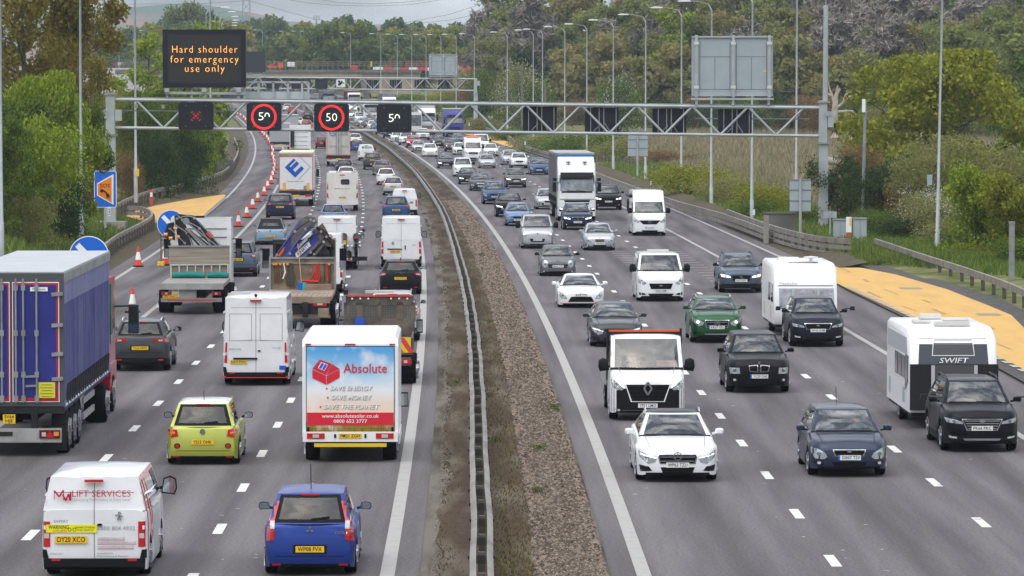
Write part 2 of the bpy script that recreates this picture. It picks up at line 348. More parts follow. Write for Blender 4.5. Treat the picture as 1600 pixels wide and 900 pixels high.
n = len(hp); hm.f = [(j * n + i, j * n + i + 1, (j + 1) * n + i + 1, (j + 1) * n + i) for j in range(nr - 1) for i in range(n - 1)]; hm.m = [0] * len(hm.f)
m_hill = mat('hill', (.075, .115, .085), .95, spec=.1, var=1, vscale=.0062, col2=(.20, .13, .105), lo=.46, hi=.56, vdet=3, stretch=(1, .8, 2.5))
struct(hm.build('hill', m_hill, smooth=80))
rgd = np.random.default_rng(9); fl_ = MB()
for i in range(260):
 u = rgd.uniform(-15, 14); z = 76 + 200 * rgd.random() ** 2; a, b = rgd.uniform(.02, .07), rgd.uniform(.02, .09)
 if -4.8 < u < .2: continue
 fl_.add([P(u - a, z, .007), P(u + a, z - a, .007), P(u + a * .6, z + b, .007), P(u - a * .7, z + b, .007)], [(0, 1, 2, 3)])
struct(fl_.build('road_litter', mat('pale grit', (.40, .39, .38), .8)), 'stuff')
sk = MB()                                                    # scuffs, tyre marks and drain cover on the refuge
for i in range(11):
 x, y = 1330 + 25 * i + rgd.uniform(-4, 4), 432 + 10 * i + rgd.uniform(-6, 22); p = ground(x, y); l_, w_ = rgd.uniform(1.5, 6), rgd.uniform(.03, .10); dxx = rgd.uniform(-.06, .02)
 sk.add([(p.x - w_, p.y, .09), (p.x + w_, p.y, .09), (p.x + w_ + dxx * l_, p.y + l_, .09), (p.x - w_ + dxx * l_, p.y + l_, .09)], [(0, 1, 2, 3)])
struct(sk.build('tyre_scuffs', mat('scuff', (.42, .265, .10), .9, var=.3, vscale=3)), 'stuff')
for x, y in ((1425, 455), (1548, 497)):
 p = ground(x, y); struct(MB().add([(p.x - .5, p.y, .092), (p.x + .5, p.y, .092), (p.x + .45, p.y + 1.6, .092), (p.x - .45, p.y + 1.6, .092)], [(0, 1, 2, 3)]).build('drain_cover', mat('drain', (.25, .22, .18), .8)))
# gantries, signs, lamp columns, barriers, bridge
m_steel = mat('galvanised steel', (.43, .46, .47), .5, .35, var=.18, vscale=1.2)
m_steel2 = mat('dull steel', (.30, .315, .32), .55, .3, var=.3, vscale=2)
m_navy = mat('sign housing', (.012, .014, .022), .5)
m_screen = mat('dot screen', (.035, .034, .034), .6, var=.3, vscale=30)
m_black = mat('black plastic', (.014, .014, .015), .5)
m_conc = mat('concrete', (.30, .285, .255), .9, var=.35, vscale=.6, bump=.2, bscale=10)
m_tan = mat('bridge concrete', (.36, .30, .225), .9, var=.3, vscale=.25)
m_darkconc = mat('stained concrete', (.17, .16, .145), .9, var=.4, vscale=.3)
m_amberled = mat('amber led', (1.0, .44, .09), emit=.8)
m_redled = mat('red led', (1.0, .03, .03), emit=.75)
m_whiteled = mat('white led', (.95, .97, .80), emit=.6)
m_lamp = mat('lantern', (.78, .79, .80), .4)
m_signgrey = mat('sign back grey', (.36, .41, .44), .55, .2, var=.08, vscale=1)
m_fline = mat('panel joint', (.16, .18, .20), .6)
m_sblue = mat('sign blue', (.012, .13, .60), .45)
m_swhite = mat('sign white', (.80, .80, .79), .5)
m_sorange = mat('sign orange', (.78, .22, .02), .5)
m_conered = mat('cone red', (.78, .07, .035), .55, var=.15, vscale=5)
m_rail = mat('weathered rail', (.275, .25, .225), .75, .15, var=.4, vscale=1.6, bump=.1, bscale=20)
m_rail2 = mat('galvanised barrier', (.255, .238, .218), .6, .3, var=.42, vscale=1.1, stretch=(1, .5, 1))
m_post = mat('rail post', (.13, .115, .1), .8, .1, var=.3, vscale=3)
m_rust = mat('rust', (.13, .055, .03), .85, var=.4, vscale=1)
m_yel = mat('yellow paint', (.72, .50, .03), .5)
m_barred = mat('barrier red', (.62, .05, .04), .5);
def x_at(x, y, Z): return at(x, y, Z)
def pix_panel(mb, x0_, y0_, x1_, y1_, Z, th, mi=0):        # a board facing the road, its face at depth Z
 a, b = at(x0_, y0_, Z), at(x1_, y1_, Z); mb.box(((a.x + b.x) / 2, Z + th / 2, (a.z + b.z) / 2), (abs(b.x - a.x), th, abs(a.z - b.z)), mi); return a, b
def rounded(w, h, r, n=5):
 return [(sx * (w / 2 - r) + r * math.cos(a), sz * (h / 2 - r) + r * math.sin(a)) for sx, sz, a0 in ((1, 1, 0), (-1, 1, 90), (-1, -1, 180), (1, -1, 270)) for a in [R(a0 + 90 * i / n) for i in range(n + 1)]]
def signal_front(root, cx, cy, Z, s, kind):
 p = at(cx, cy, Z); w, h = 2.16 * s, 1.72 * s
 b = MB().prism([(p.x + u, p.z + v) for u, v in rounded(w, h, .18 * s)], Z, Z + .4)
 o = b.build('signal_housing', m_navy, root)
 lm = MB()
 for sx in (-.62, .62):
  for sz in (-.62, .66): lm.lathe([(.055 * s, -.02), (.055 * s, .01)], 'y', (p.x + sx * s, Z - .01, p.z + sz * s), 10)
 lm.build('warning_lamp', mat('dim amber lens', (.12, .09, .02), .4), o)
 sc = MB().box((p.x, Z - .004, p.z), (.8 * s, .012, .8 * s)); sc.build('signal_face', mat('signal face', (.02, .024, .026), .35), o)
 if kind in ('ring',):
  rg = MB(); n = 44
  for k in range(n):
   a0, a1 = 2 * math.pi * k / n, 2 * math.pi * (k + .86) / n
   for r0, r1 in ((.66, .71), (.725, .79)):
    rg.add([(p.x + r * s * math.cos(a), Z - .03, p.z + r * s * math.sin(a)) for r, a in ((r0, a0), (r1, a0), (r1, a1), (r0, a1))], [(0, 1, 2, 3)])
  rg.build('speed_ring', m_redled, o)
 if kind == 'cross':
  x = MB()
  for sg in (-1, 1):
   for k in range(5):
    for j in (-1, 1):
     t = (k - 2) * .12 * s; x.box((p.x + t + sg * j * .025 * s, Z - .02, p.z + sg * t - j * .02 * s), (.05 * s, .02, .05 * s))
  x.build('lane_cross', mat('dim red led', (.8, .03, .03), emit=.25), o)
 return o, p
def digits(txt, p, Z, s, parent, parts=None):
 lettering(txt, .5 * s, m_whiteled, parent, (p.x, Z - .035, p.z), bold='thin', name='speed_digits', width=.68 * s)
def arch(p, Z, s, parent):                                   # the second digit is half dark in the photograph: only its arch is lit
 a = MB()
 for k in range(9):
  t0, t1 = math.pi * k / 9, math.pi * (k + .9) / 9
  a.add([(p.x + r * s * math.cos(t), Z - .035, p.z + .06 * s + r * 1.15 * s * math.sin(t)) for r, t in ((.10, t0), (.155, t0), (.155, t1), (.10, t1))], [(0, 1, 2, 3)])
 for sx in (-1, 1): a.box((p.x + sx * .128 * s, Z - .03, p.z + .03 * s), (.055 * s, .012, .09 * s))
 return a.build('speed_digits', m_whiteled, parent)
def signal_back(root, cx, cy, Z, s):
 p = at(cx, cy, Z); o = MB().prism([(p.x + u, p.z + v) for u, v in rounded(2.1 * s, 1.5 * s, .05 * s)], Z + .1, Z + .5).build('signal_housing', m_navy, root)
 b = MB()
 for sx in (-.17, .12): b.box((p.x + sx * s, Z + .06, p.z), (.06 * s, .07, 1.5 * s))
 for sx in (-.7, .88): b.box((p.x + sx * s, Z - .08, p.z - .05 * s), (.05 * s, .05, 1.62 * s))
 b.box((p.x + .05, Z - .08, p.z - .84 * s), (1.62 * s, .3, .06 * s))
 b.bar((p.x + .1 * s, Z + .02, p.z - .1 * s), (p.x + .5 * s, Z + .02, p.z - .72 * s), .05 * s, .05 * s); b.bar((p.x - .1 * s, Z + .02, p.z - .3 * s), (p.x - .5 * s, Z + .02, p.z - .7 * s), .05 * s, .05 * s)
 b.build('signal_bracket', m_steel2, o)
def truss(root, top, bot, r, n0, dn, n1, Z):                 # top/bot are functions of photo x giving the photo row of each boom
 xa, xb = n0
 booms = [(top, 'top_boom', r), (bot, 'bottom_boom', r * .92)]
 for f, nm, rr in booms:
  MB().tube([at(x, f(x), Z) for x in (xa, xb)], rr, 12).build(nm, m_steel, root, smooth=50)
 x, k = n1, 0
 while x + dn / 2 < xb - 4:
  a, b = (at(x, top(x), Z), at(x + dn / 2, bot(x + dn / 2), Z))
  MB().tube([a, b], r * .72, 8).build('brace', m_steel, root, smooth=50)
  c = at(x + dn, top(x + dn), Z)
  if x + dn < xb: MB().tube([b, c], r * .72, 8).build('brace', m_steel, root, smooth=50)
  x += dn
ZG = 268.0
g = thing('sign_gantry', 'nearest grey lattice gantry spanning both carriageways, with lit message board', 'gantry', (0, 0, 0))
tp = lambda x: 155.5 + (x - 175) * .0118; bt = lambda x: 199.5 + (x - 175) * .0118
truss(g, tp, bt, .105, (178, 1282), 87.0, 212.0, ZG)
def upright(x, yt, yb, w, d, name='upright', m=m_steel):
 a, b = at(x, yt, ZG), at(x, yb, ZG); return MB().box((a.x, ZG, (a.z + b.z) / 2), (w, d, a.z - b.z)).build(name, m, g)
upright(172.5, 145, 352, .56, .5); upright(1286, 157, 356, .5, .5); upright(1286.5, 222, 356, .56, .56, 'upright_sleeve'); upright(172.5, 209, 352, .62, .56, 'upright_sleeve')
for x, y, w in ((172, 209, .85), (1287, 222, .85), (1287, 158, .7), (172.5, 145.5, .7)): upright(x, y, y + 3, w, w, 'flange', m_steel2)
a, b = at(1290.5, 8, ZG), at(1289.5, 157, ZG); MB().tube([(b.x, ZG, b.z), (a.x, ZG, a.z)], [.17, .15], 10).build('camera_mast', m_steel, g, smooth=50); MB().tube([(a.x, ZG, a.z), (a.x, ZG, a.z + .45)], [.05, .03], 6).build('mast_tip', m_steel2, g)
for x, y in ((172, 358), (1290, 366)): p = at(x, y, ZG); MB().box((p.x, ZG, p.z), (2.0, 1.8, .95)).build('plinth', m_conc, g)
for x, y, w, h in ((162, 178, .5, .55), (185.5, 180, .4, .7), (1297.5, 190, .35, .7), (1296, 178, .5, .3)):
 p = at(x, y, ZG); MB().box((p.x, ZG - .1, p.z), (w, .45, h)).build('equipment_box', m_steel, g)
MB().tube([at(185, 172.5, ZG + .5), at(350, 174.5, ZG + .5)], .05, 6).build('cable_tray', m_steel2, g)
MB().tube([at(1085, 185, ZG + .5), at(1265, 186, ZG + .5)], .05, 6).build('cable_tray', m_steel2, g)
wk = MB(); a, b = at(182, 152.3, ZG + .4), at(1280, 165.5, ZG + .4); wk.bar(a, b, .9, .07); wk.build('walkway', m_steel2, g)
for x in (213, 255, 475, 650, 1247): p = at(x, tp(x) + 10, ZG + .1); MB().box((p.x, p.y, p.z), (.18, .25, .25)).build('camera_housing', m_steel2, g)
vm = MB(); pix_panel(vm, 254, 46, 384, 137, ZG - .25, .6); vo = vm.build('message_board', m_navy, g)
vs = MB(); pix_panel(vs, 262.5, 54, 376.5, 130.5, ZG - .27, .03); so_ = vs.build('screen', m_screen, vo)
for txt, cx, cy, x_0, x_1 in (('Hard shoulder', 319.5, 77.5, 268.5, 370), ('for emergency', 319.5, 93, 266.5, 372.5), ('use only', 319.5, 107.5, 288.5, 350)):
 p = at(cx, cy, ZG - .3); k = ZG / F
 lettering(txt, 11.2 * k, m_amberled, vo, (p.x, ZG - .29, p.z), width=(x_1 - x_0) * k, sp=1.22, bold='thin', name='message_text')
fr = MB();
for x in (261, 299.5, 319.5, 373, 382): a, b = at(x, 138, ZG + .1), at(x, 156, ZG + .1); fr.bar(a, b, .12, .12)
fr.bar(at(258, 145, ZG), at(382, 146, ZG), .16, .16)
for x in (261, 319.5, 373): p = at(x, 141, ZG); fr.box((p.x, ZG - .1, p.z), (.28, .3, .25))
fr.build('board_frame', m_steel, g)
ws = MB(); ws.bar(at(344, 128, ZG + .8), at(482, 128.5, ZG + .8), .12, .12)
for x in (345, 358, 381, 404, 427, 450, 472, 482): ws.bar(at(x, 128, ZG + .8), at(x, 155, ZG + .8), .12, .12)
ws.build('walkway_rail', m_steel, g)
wp = MB(); pix_panel(wp, 345, 143, 482, 156, ZG + .9, .04); wp.build('walkway_screen', mat('screen grey', (.42, .45, .47), .6), g)
for cx, cy, kind in ((306, 181.5, 'cross'), (412.3, 182.5, 'ring'), (518, 183.8, 'ring'), (615.7, 185, 'half')):
 o, p = signal_front(g, cx, cy, ZG - .35, 1.0, kind)
 if kind == 'ring' and cx > 500: digits('50', p, ZG - .35, 1.0, o)
 if kind == 'ring' and cx < 500:
  lettering('5', .5, m_whiteled, o, (p.x - .17, ZG - .385, p.z), bold='thin', name='speed_digits', width=.32); arch(Vector((p.x + .2, 0, p.z + .02)), ZG - .35, 1.0, o)
 if kind == 'half':
  lettering('5', .5, m_whiteled, o, (p.x - .17, ZG - .385, p.z), bold='thin', name='speed_digits', width=.32); arch(Vector((p.x + .2, 0, p.z + .02)), ZG - .35, 1.0, o)
for cx, cy in ((843.5, 185.5), (940.5, 187), (1046, 188.5), (1148.5, 189.5)): signal_back(g, cx, cy, ZG + .25, 1.0)
def sign_back(root, x0_, y0_, x1_, y1_, Z, fine=True):
 bb = MB(); a, b = pix_panel(bb, x0_, y0_, x1_, y1_, Z, .35); o = bb.build('sign_back', m_signgrey, root)
 w, h = b.x - a.x, a.z - b.z; fr = MB(); jt = MB()
 fr.box((a.x + w / 2, Z - .06, a.z), (w, .14, .1)); fr.box((a.x + w / 2, Z - .05, b.z), (w, .1, .1))
 for t in (.055, .51, .955): fr.box((a.x + w * t, Z - .1, a.z - h * .5), (w * .035, .2, h * 1.06))
 fr.box((a.x + w / 2, Z - .1, b.z - .22), (w * 1.02, .2, .12))
 for t in (.06, .51, .95): fr.box((a.x + w * t, Z, b.z - .35), (w * .03, .16, .5))
 for u0, u1 in ((.10, .47), (.55, .92)):
  jt.box((a.x + w * (u0 + u1) / 2, Z - .004, a.z - h * .34), (w * (u1 - u0), .012, h * .012))
  jt.box((a.x + w * (u0 + u1) / 2, Z - .004, a.z - h * .9), (w * (u1 - u0), .012, h * .012))
  for u in (u0, (u0 + u1) / 2, u1): jt.box((a.x + w * u, Z - .005, a.z - h * (.5 if u != (u0 + u1) / 2 else .62)), (w * .008, .013, h * (.8 if u != (u0 + u1) / 2 else .56)))
 fr.build('sign_frame', m_steel, o); jt.build('panel_joint', m_fline, o)
 cl = MB()
 for t in (.055, .51, .955):
  for v in (.11, .86): cl.box((a.x + w * t, Z - .22, a.z - h * v), (w * .06, .06, h * .05))
 cl.build('clamp', mat('clamp', (.62, .6, .55), .5, .3), o)
 if fine: MB().add([(a.x + w * .9 - .12, Z - .012, a.z - h * .6), (a.x + w * .9 + .12, Z - .012, a.z - h * .6), (a.x + w * .9, Z - .012, a.z - h * .6 + .2)], [(0, 1, 2)]).build('hazard_label', m_yel, o)
sign_back(g, 1081, 57.5, 1207.5, 149, ZG - .1)
ZG2 = 718.0; k2 = ZG2 / F
g2 = thing('sign_gantry', 'smaller looking second lattice gantry farther along, in front of the concrete bridge', 'gantry')
tp2 = lambda x: 120.5 + (x - 345) * .0068; bt2 = lambda x: 137.5 + (x - 345) * .0098
truss(g2, tp2, bt2, .12, (300, 744), 32.5, 306.0, ZG2)
p, q = at(743.5, 122, ZG2), at(743.5, 196, ZG2); MB().box((p.x, ZG2, (p.z + q.z) / 2), (.42, .42, p.z - q.z)).build('upright', m_steel, g2)
q2 = at(743.5, 146, ZG2); MB().box((p.x, ZG2, (q2.z + q.z) / 2), (.6, .6, q2.z - q.z)).build('upright_sleeve', m_steel, g2); MB().box((p.x, ZG2, q2.z), (.9, .9, .12)).build('flange', m_steel2, g2)
p = at(747.5, 130, ZG2); MB().box((p.x, ZG2, p.z), (.5, .4, .8)).build('equipment_box', m_steel, g2)
vm = MB(); pix_panel(vm, 360, 80.5, 415, 113, ZG2 - .3, .6); vo = vm.build('message_board', mat('blank board', (.03, .033, .042), .6), g2); fr = MB(); fr.bar(at(362, 116.5, ZG2), at(415, 117, ZG2), .25, .25)
for x in (391, 412): fr.bar(at(x, 113, ZG2), at(x, 121, ZG2), .25, .25)
fr.build('board_frame', m_steel, g2)
for cx in (426, 465, 502): signal_front(g2, cx, 131, ZG2 - .3, .95, 'blank')
for cx in (582.5, 618.5, 657, 694): signal_back(g2, cx, 131.5, ZG2 + .2, .95)
sign_back(g2, 670, 85, 715, 117, ZG2 - .2, False)
p = at(532.5, 129.8, ZG2 - .5); o = MB().prism([(p.x + u, p.z + v) for u, v in rounded(1.42, 1.25, .12)], ZG2 - .5, ZG2 - .4).build('camera_sign', m_swhite, g2)
cs = MB(); Zc = ZG2 - .52
cs.box((p.x - .12, Zc, p.z - .08), (.36, .02, .52)); cs.box((p.x + .16, Zc, p.z + .12), (.28, .02, .5)); cs.box((p.x + .48, Zc, p.z), (.16, .02, .2)); cs.lathe([(.2, -.01), (.2, .01)], 'y', (p.x - .28, Zc, p.z - .25), 14); cs.lathe([(.24, -.01), (.24, .01)], 'y', (p.x - .3, Zc, p.z + .28), 4)
cs.build('camera_symbol', m_black, o)
# bridge over the motorway
ZB = 1000.0; kb = ZB / F
br = thing('road_bridge', 'tan concrete road bridge crossing the motorway beyond the second gantry, with dirty grey parapet', 'bridge')
def slab(name, x_0, y_0, x_1, y_1, Z, th, m, parent=br): mb = MB(); pix_panel(mb, x_0, y_0, x_1, y_1, Z, th); return mb.build(name, m, parent)
slab('deck_edge', 180, 108.8, 657, 113.6, ZB - .3, 14, m_darkconc); slab('beam', 180, 113.6, 566, 121, ZB, 13, m_tan); slab('abutment', 566, 113.6, 655, 146, ZB + .4, 12, m_tan)
wl = MB(); a, b = at(566, 114, ZB), at(580, 157, ZB);
wl.prism([(at(561, 121, ZB).x, at(561, 121, ZB).z), (at(572, 121, ZB).x, at(572, 121, ZB).z), (at(579, 158, ZB).x, at(579, 158, ZB).z), (at(570, 158, ZB).x, at(570, 158, ZB).z)], ZB - .3, ZB + 11); wl.build('pier', m_darkconc, br)
for x in (330, 452): slab('pier', x - 4, 121, x + 4, 160, ZB + 2, 1.2, m_darkconc)
rl = MB()
for y in (96.8, 100, 103): rl.bar(at(180, y, ZB), at(676, y - .4, ZB), .09, .09)
for i in range(60): x = 184 + i * 8.2; rl.bar(at(x, 96.8, ZB), at(x, 109, ZB), .09, .09)
rl.build('railing', mat('bridge rail', (.24, .22, .19), .7, .2), br)
def bridge_box(name, x_0, y_0, x_1, y_1, Z, th, m, label, cat, group=None):
 mb = MB(); a, b = pix_panel(mb, x_0, y_0, x_1, y_1, Z, th); return tag(mb.build(name, m), label, cat, group)
xs = 583
for i, (w, c) in enumerate(((16, 0), (15, 1), (11, 2), (14, 1), (14, 0), (15, 1), (14, 0), (14, 1), (13, 1), (14, 0), (12, 1))):
 if i == 7: xs = 717
 nm = ['white', 'red', 'grey'][c]
 bridge_box('road_barrier', xs, 104.5 + (xs - 583) * .012, xs + w - .5, 109.5 + (xs - 583) * .012, ZB + 2, .5, [m_swhite, m_barred, m_steel2][c], f'{nm} barrier in the row along the bridge, {["first from its left end", "second from its left end", "third from its left end", "fourth from its left end", "fifth from its left end", "sixth from its left end", "just left of the far grey sign back", "just right of the far grey sign back", "second right of the grey sign back", "third right of the grey sign back", "rightmost by the brown earth"][i]}', 'barrier', 'red and white barriers on the bridge'); xs += w
bridge_box('plastic_barrier', 548, 102, 559, 109, ZB + 1, 1, m_barred, 'single red plastic barrier standing apart on the bridge deck', 'barrier')
bridge_box('water_tank', 449, 97, 460, 104, ZB + 3, 1.4, m_swhite, 'white tank on a stand behind the bridge railing', 'tank')
bridge_box('steel_container', 605, 96, 615, 105, ZB + 8, 2.4, m_rust, 'small rusty brown container on the bridge', 'container')
bridge_box('sheet_pile_wall', 634, 94, 669, 106, ZB + 12, 1, m_rust, 'long rust-brown sheet pile wall behind the bridge railing', 'wall')
bridge_box('sheet_pile_wall', 714, 91, 752, 107, ZB + 12, 1, m_rust, 'rust-brown sheet pile wall right of the far grey sign back', 'wall')
bridge_box('yellow_post', 579, 95.5, 581.5, 104, ZB + 2, .4, m_yel, 'short yellow post on the bridge deck', 'post')
ex = thing('digger', 'small orange digger behind the bridge railing at its left', 'digger');
for (a0, b0, a1, b1, m, nm) in ((418, 103, 432, 106, m_conered, 'track'), (434, 98, 442, 106, m_conered, 'cab')): slab(nm, a0, b0, a1, b1, ZB + 5, 1.6, m, ex)
MB().bar(at(420, 103, ZB + 5), at(430, 99, ZB + 5), .25, .25).build('boom', m_conered, ex)
tk = thing('works_truck', 'white works lorry seen end on with black and yellow chevron board on the embankment', 'lorry')
slab('body', 758, 97.5, 772.5, 111, ZB + 20, 6, mat('dusty white', (.55, .50, .47), .7), tk); o = slab('chevron_board', 759.5, 88, 770.5, 97.5, ZB + 19, .3, m_yel, tk)
cv = MB()
for i in range(5):
 for sg in (-1, 1):
  x = 765 + sg * (i + .5) * 1.05; cv.bar(at(x, 89 + i * .4, ZB + 18.9), at(x + sg * .9, 96.5, ZB + 18.9), .1, .03)
cv.build('chevrons', m_black, o); slab('door_panel', 760.5, 100, 770, 107, ZB + 19.8, .3, mat('dusty pink', (.42, .33, .30), .7), tk)
tk2 = thing('works_truck', 'second white works lorry mostly hidden by trees right of the chevron lorry', 'lorry')
slab('body', 779, 97, 783.5, 108, ZB + 20, 6, MATS['dusty white'], tk2); slab('chevron_board', 779, 88, 782, 97, ZB + 19, .3, m_yel, tk2)
# lamp columns
def make_column(name, label, hgt, side, arm=2.2, heads=True):
 r = thing(name, label, 'street lamp'); MB().tube([(0, 0, -1), (0, 0, 1.4), (0, 0, 1.45), (0, 0, hgt - .6), (side * .25, 0, hgt - .12)], [.135, .135, .105, .065, .05], 10).build('column', m_steel, r, smooth=50)
 if heads:
  MB().tube([(side * .25, 0, hgt - .12), (side * arm * .55, 0, hgt + .08), (side * arm * .75, 0, hgt + .1)], .035, 8).build('arm', m_steel2, r, smooth=50)
  MB().prism([(side * arm * .7, hgt + .06), (side * (arm + .25), hgt + .05), (side * (arm + .35), hgt + .12), (side * arm, hgt + .2), (side * arm * .72, hgt + .16)], -.16, .16).build('lantern', m_lamp, r)
 return r
proto = make_column('street_lamp', 'x', 15.0, -1); first = True
GR = 'tall grey street lamps along the right verge'
rowR = [(17.4, 284, 1), (17.4, 318, 1), (17.6, 350, 1), (17.6, 391, 1), (17.6, 434, 1), (17.6, 474, 1), (17.8, 514, 1), (17.8, 555, 1), (17.8, 573, 1), (17.8, 627, 1), (17.8, 703, 1), (17.8, 748, 1), (17.8, 788, 1), (17.8, 828, 1), (17.8, 868, 1), (17.8, 910, 1), (17.8, 959, 1), (17.8, 1053, 1), (17.8, 1100, 1)]
desc = ['first right of the great sign back', 'behind the left half of the great sign back', 'first left of the great grey sign back', 'second left of the great grey sign back', 'third left of the great grey sign back', 'fourth left of the great grey sign back', 'fifth left of the great grey sign back', 'right of a close pair before yellowish trees', 'left of a close pair before yellowish trees', 'just right of the white chevron works lorry', 'just right of the far grey sign back', 'at the right edge of the far sign back', 'at the left edge of the far sign back', 'first left of the far grey sign back', 'second left of the far grey sign back', 'third left of the far grey sign back', 'fourth left of the far grey sign back', 'fifth left of the far grey sign back', 'sixth left of the far grey sign back']
for (u, z, f), dsc in zip(rowR, desc):
 o = proto if first else copy_tree(proto); first = False
 o.location = P(u, z, terrain(u, z) - zr(z)); tag(o, 'grey lamp on the right verge, ' + dsc, 'street lamp', GR)
p = at(1245, 25, 292); bare = make_column('street_lamp', 'thin grey column without lantern behind the small sign back right of the gantry', 15.2, -1, heads=False); bare.location = (p.x, 292, terrain(20.5, 292))
p = at(1464, 400, 232); o = copy_tree(proto); o.location = (p.x, 232, p.z); o.rotation_euler = (0, R(.9), 0); tag(o, 'thick grey lamp column in front of the rounded olive tree, right of the cabinets', 'street lamp', GR)
bx = MB().box((p.x - .42, 231.9, p.z + 4.1), (.25, .3, .55)); tag(bx.build('equipment_box', m_signgrey), 'small grey box fixed to the thick lamp column by the blossom', 'box')
proto2 = make_column('street_lamp', 'x', 15.0, 1); GL = 'tall grey street lamps along the left bank'
for i, (x, y, Z, dsc) in enumerate(((2, 395, 200, 'at the very left edge of the picture'), (127, 372, 243, 'before the orange-brown oak'), (212, 294, 300, 'carrying a small yellow plate'), (329, 208, 408, 'behind the message board and lane cross signal'))):
 p = at(x, y, Z); o = proto2 if i == 0 else copy_tree(proto2); o.location = p; tag(o, 'grey lamp column on the left bank, ' + dsc, 'street lamp', GL)
p = at(215, 269.5, 299.8); tag(MB().box(p, (.2, .06, .52)).build('number_plate_board', m_yel), 'small yellow plate fixed to the lamp column right of the gantry leg', 'plate')
for i, (x, y, Z) in enumerate(((322, 12, 465), (336, 19, 520), (343, 26.5, 570), (346, 32, 620), (347, 36, 680), (348, 40, 740))):
 p = at(x, y, Z); o = copy_tree(proto2); o.location = (p.x, Z, p.z - 15.05); tag(o, 'distant lamp column above the message board, ' + ['topmost', 'second from the top', 'third from the top', 'fourth from the top', 'fifth from the top', 'lowest'][i] + ' of its fanned row', 'street lamp', 'distant lamps above the message board')
far = [(150, 42), (170, 44), (186, 43), (208, 44), (232, 48), (410, 47), (450, 49), (483, 49), (470, 49)]
for i, (x, y) in enumerate(far):
 Z = 1130 + 12 * i; p = at(x, y, Z); o = copy_tree(proto); o.location = (p.x, Z, p.z - 15.05); tag(o, 'tiny far lamp column ' + ['over the slip road, first from the left', 'over the slip road, second from the left', 'over the slip road, third from the left', 'before the young green tree left of the message board', 'second before the young green tree', 'at the right edge of the message board', 'second right of the message board', 'fourth right of the message board', 'third right of the message board'][i], 'street lamp', 'far lamps beyond the bridge')
# barriers
def smooth_path(pts, st=1.0):
 out = []
 for i in range(len(pts) - 1):
  p0, p1, p2, p3 = (Vector(pts[max(i - 1, 0)]), Vector(pts[i]), Vector(pts[i + 1]), Vector(pts[min(i + 2, len(pts) - 1)]))
  n = max(1, int((p2 - p1).length / st))
  for k in range(n):
   t = k / n; out.append(.5 * ((2 * p1) + (p2 - p0) * t + (2 * p0 - 5 * p1 + 4 * p2 - p3) * t * t + (3 * p1 - p0 - 3 * p2 + p3) * t ** 3))
 return out + [Vector(pts[-1])]
def rail(mb, path, z0, z1, off=0.0, w=.09, wave=True):      # a beam of corrugated section along a path
 prof = [(0, z0), (w, z0 + (z1 - z0) * .2), (w * .3, (z0 + z1) / 2), (w, z0 + (z1 - z0) * .8), (0, z1), (-.02, z1), (-.02, z0)] if wave else [(-w / 2, z0), (w / 2, z0), (w / 2, z1), (-w / 2, z1)]
 n = len(prof); o = []
 for i, p in enumerate(path):
  t = (path[min(i + 1, len(path) - 1)] - path[max(i - 1, 0)]); t.z = 0; t.normalize(); a = Vector((t.y, -t.x, 0))
  o += [p + a * (off + u if off >= 0 else off - u) + Vector((0, 0, z)) for u, z in prof]
 fs = [(i * n + k, i * n + (k + 1) % n, (i + 1) * n + (k + 1) % n, (i + 1) * n + k) for i in range(len(path) - 1) for k in range(n)] + [tuple(range(n)), tuple((len(path) - 1) * n + k for k in range(n))]
 mb.add(o, fs)
random.seed(11)
cb = thing('central_barrier', 'long double-sided corrugated steel crash barrier running down the middle of the central reserve', 'crash barrier', (0, 0, 0))
path = [P(-2.95 + .03 * math.sin(z * .05) +   .016 * random.uniform(-1, 1), z, .1 + .012 * random.uniform(-1, 1)) for z in zl(56, 900, 3.2)]
bl = MB(); rail(bl, path, .40, .70, .115); bl.build('beam', m_rail2, cb, smooth=35); bl = MB(); rail(bl, path, .40, .70, -.115); bl.build('beam', m_rail2, cb, smooth=35)
for i, p in enumerate(path[:100]):
 pm = MB().box((0, 0, .32), (.12, .09, .74)).box((0, 0, .56), (.24, .09, .15)); o = pm.build('post', m_post, cb) if i == 0 else link('post', pdata, cb); pdata = o.data; o.location = p
pr = MB()
for p in path[100:]: pr.box((p.x, p.y, p.z + .32), (.12, .09, .74))
pr.build('far_posts', m_post, cb)['kind'] = 'stuff'
bd_ = None
for p in path[:40]:
 for sx in (-1, 1):
  o = MB().box((0, 0, 0), (.03, .06, .06)).build('bolt', m_black, cb) if bd_ is None else link('bolt', bd_, cb); bd_ = o.data; o.location = p + Vector((sx * .22, -.25, .62))
def post_rail(name, label, pix, hs, rails, posts=2.4, m=m_rail, zoff=.0, wave=False, Zs=None, back=0.0):
 r = thing(name, label, 'crash barrier')
 pts = [ground(x, y, zoff) for x, y in pix] if Zs is None else [at(x, y, z) for (x, y), z in zip(pix, Zs)]
 path = smooth_path(pts, 1.2)
 for z0, z1 in rails:
  mb = MB(); rail(mb, path, z0, z1, w=.14, wave=wave); mb.build('beam', m, r)
 acc = 99.0; ps = []
 for i, p in enumerate(path):
  if i: acc += (p - path[i - 1]).length
  if acc >= posts: ps.append(p); acc = 0
 pd = None
 for p in ps[:100]:
  o = MB().box((0, .0, hs / 2 - .15), (.16, .12, hs + .1)).build('post', m_post, r) if pd is None else link('post', pd, r); pd = o.data; o.location = p + Vector((.1, .12, -.05))
 return r
post_rail('roadside_barrier', 'long weathered guard rail on the right verge up to the concrete post', [(756, 206), (790, 217), (812, 233), (870, 253), (930, 281), (1000, 309), (1060, 331), (1130, 352), (1200, 379)], .75, ((.42, .74), (.10, .3)), 1.6, zoff=.1)
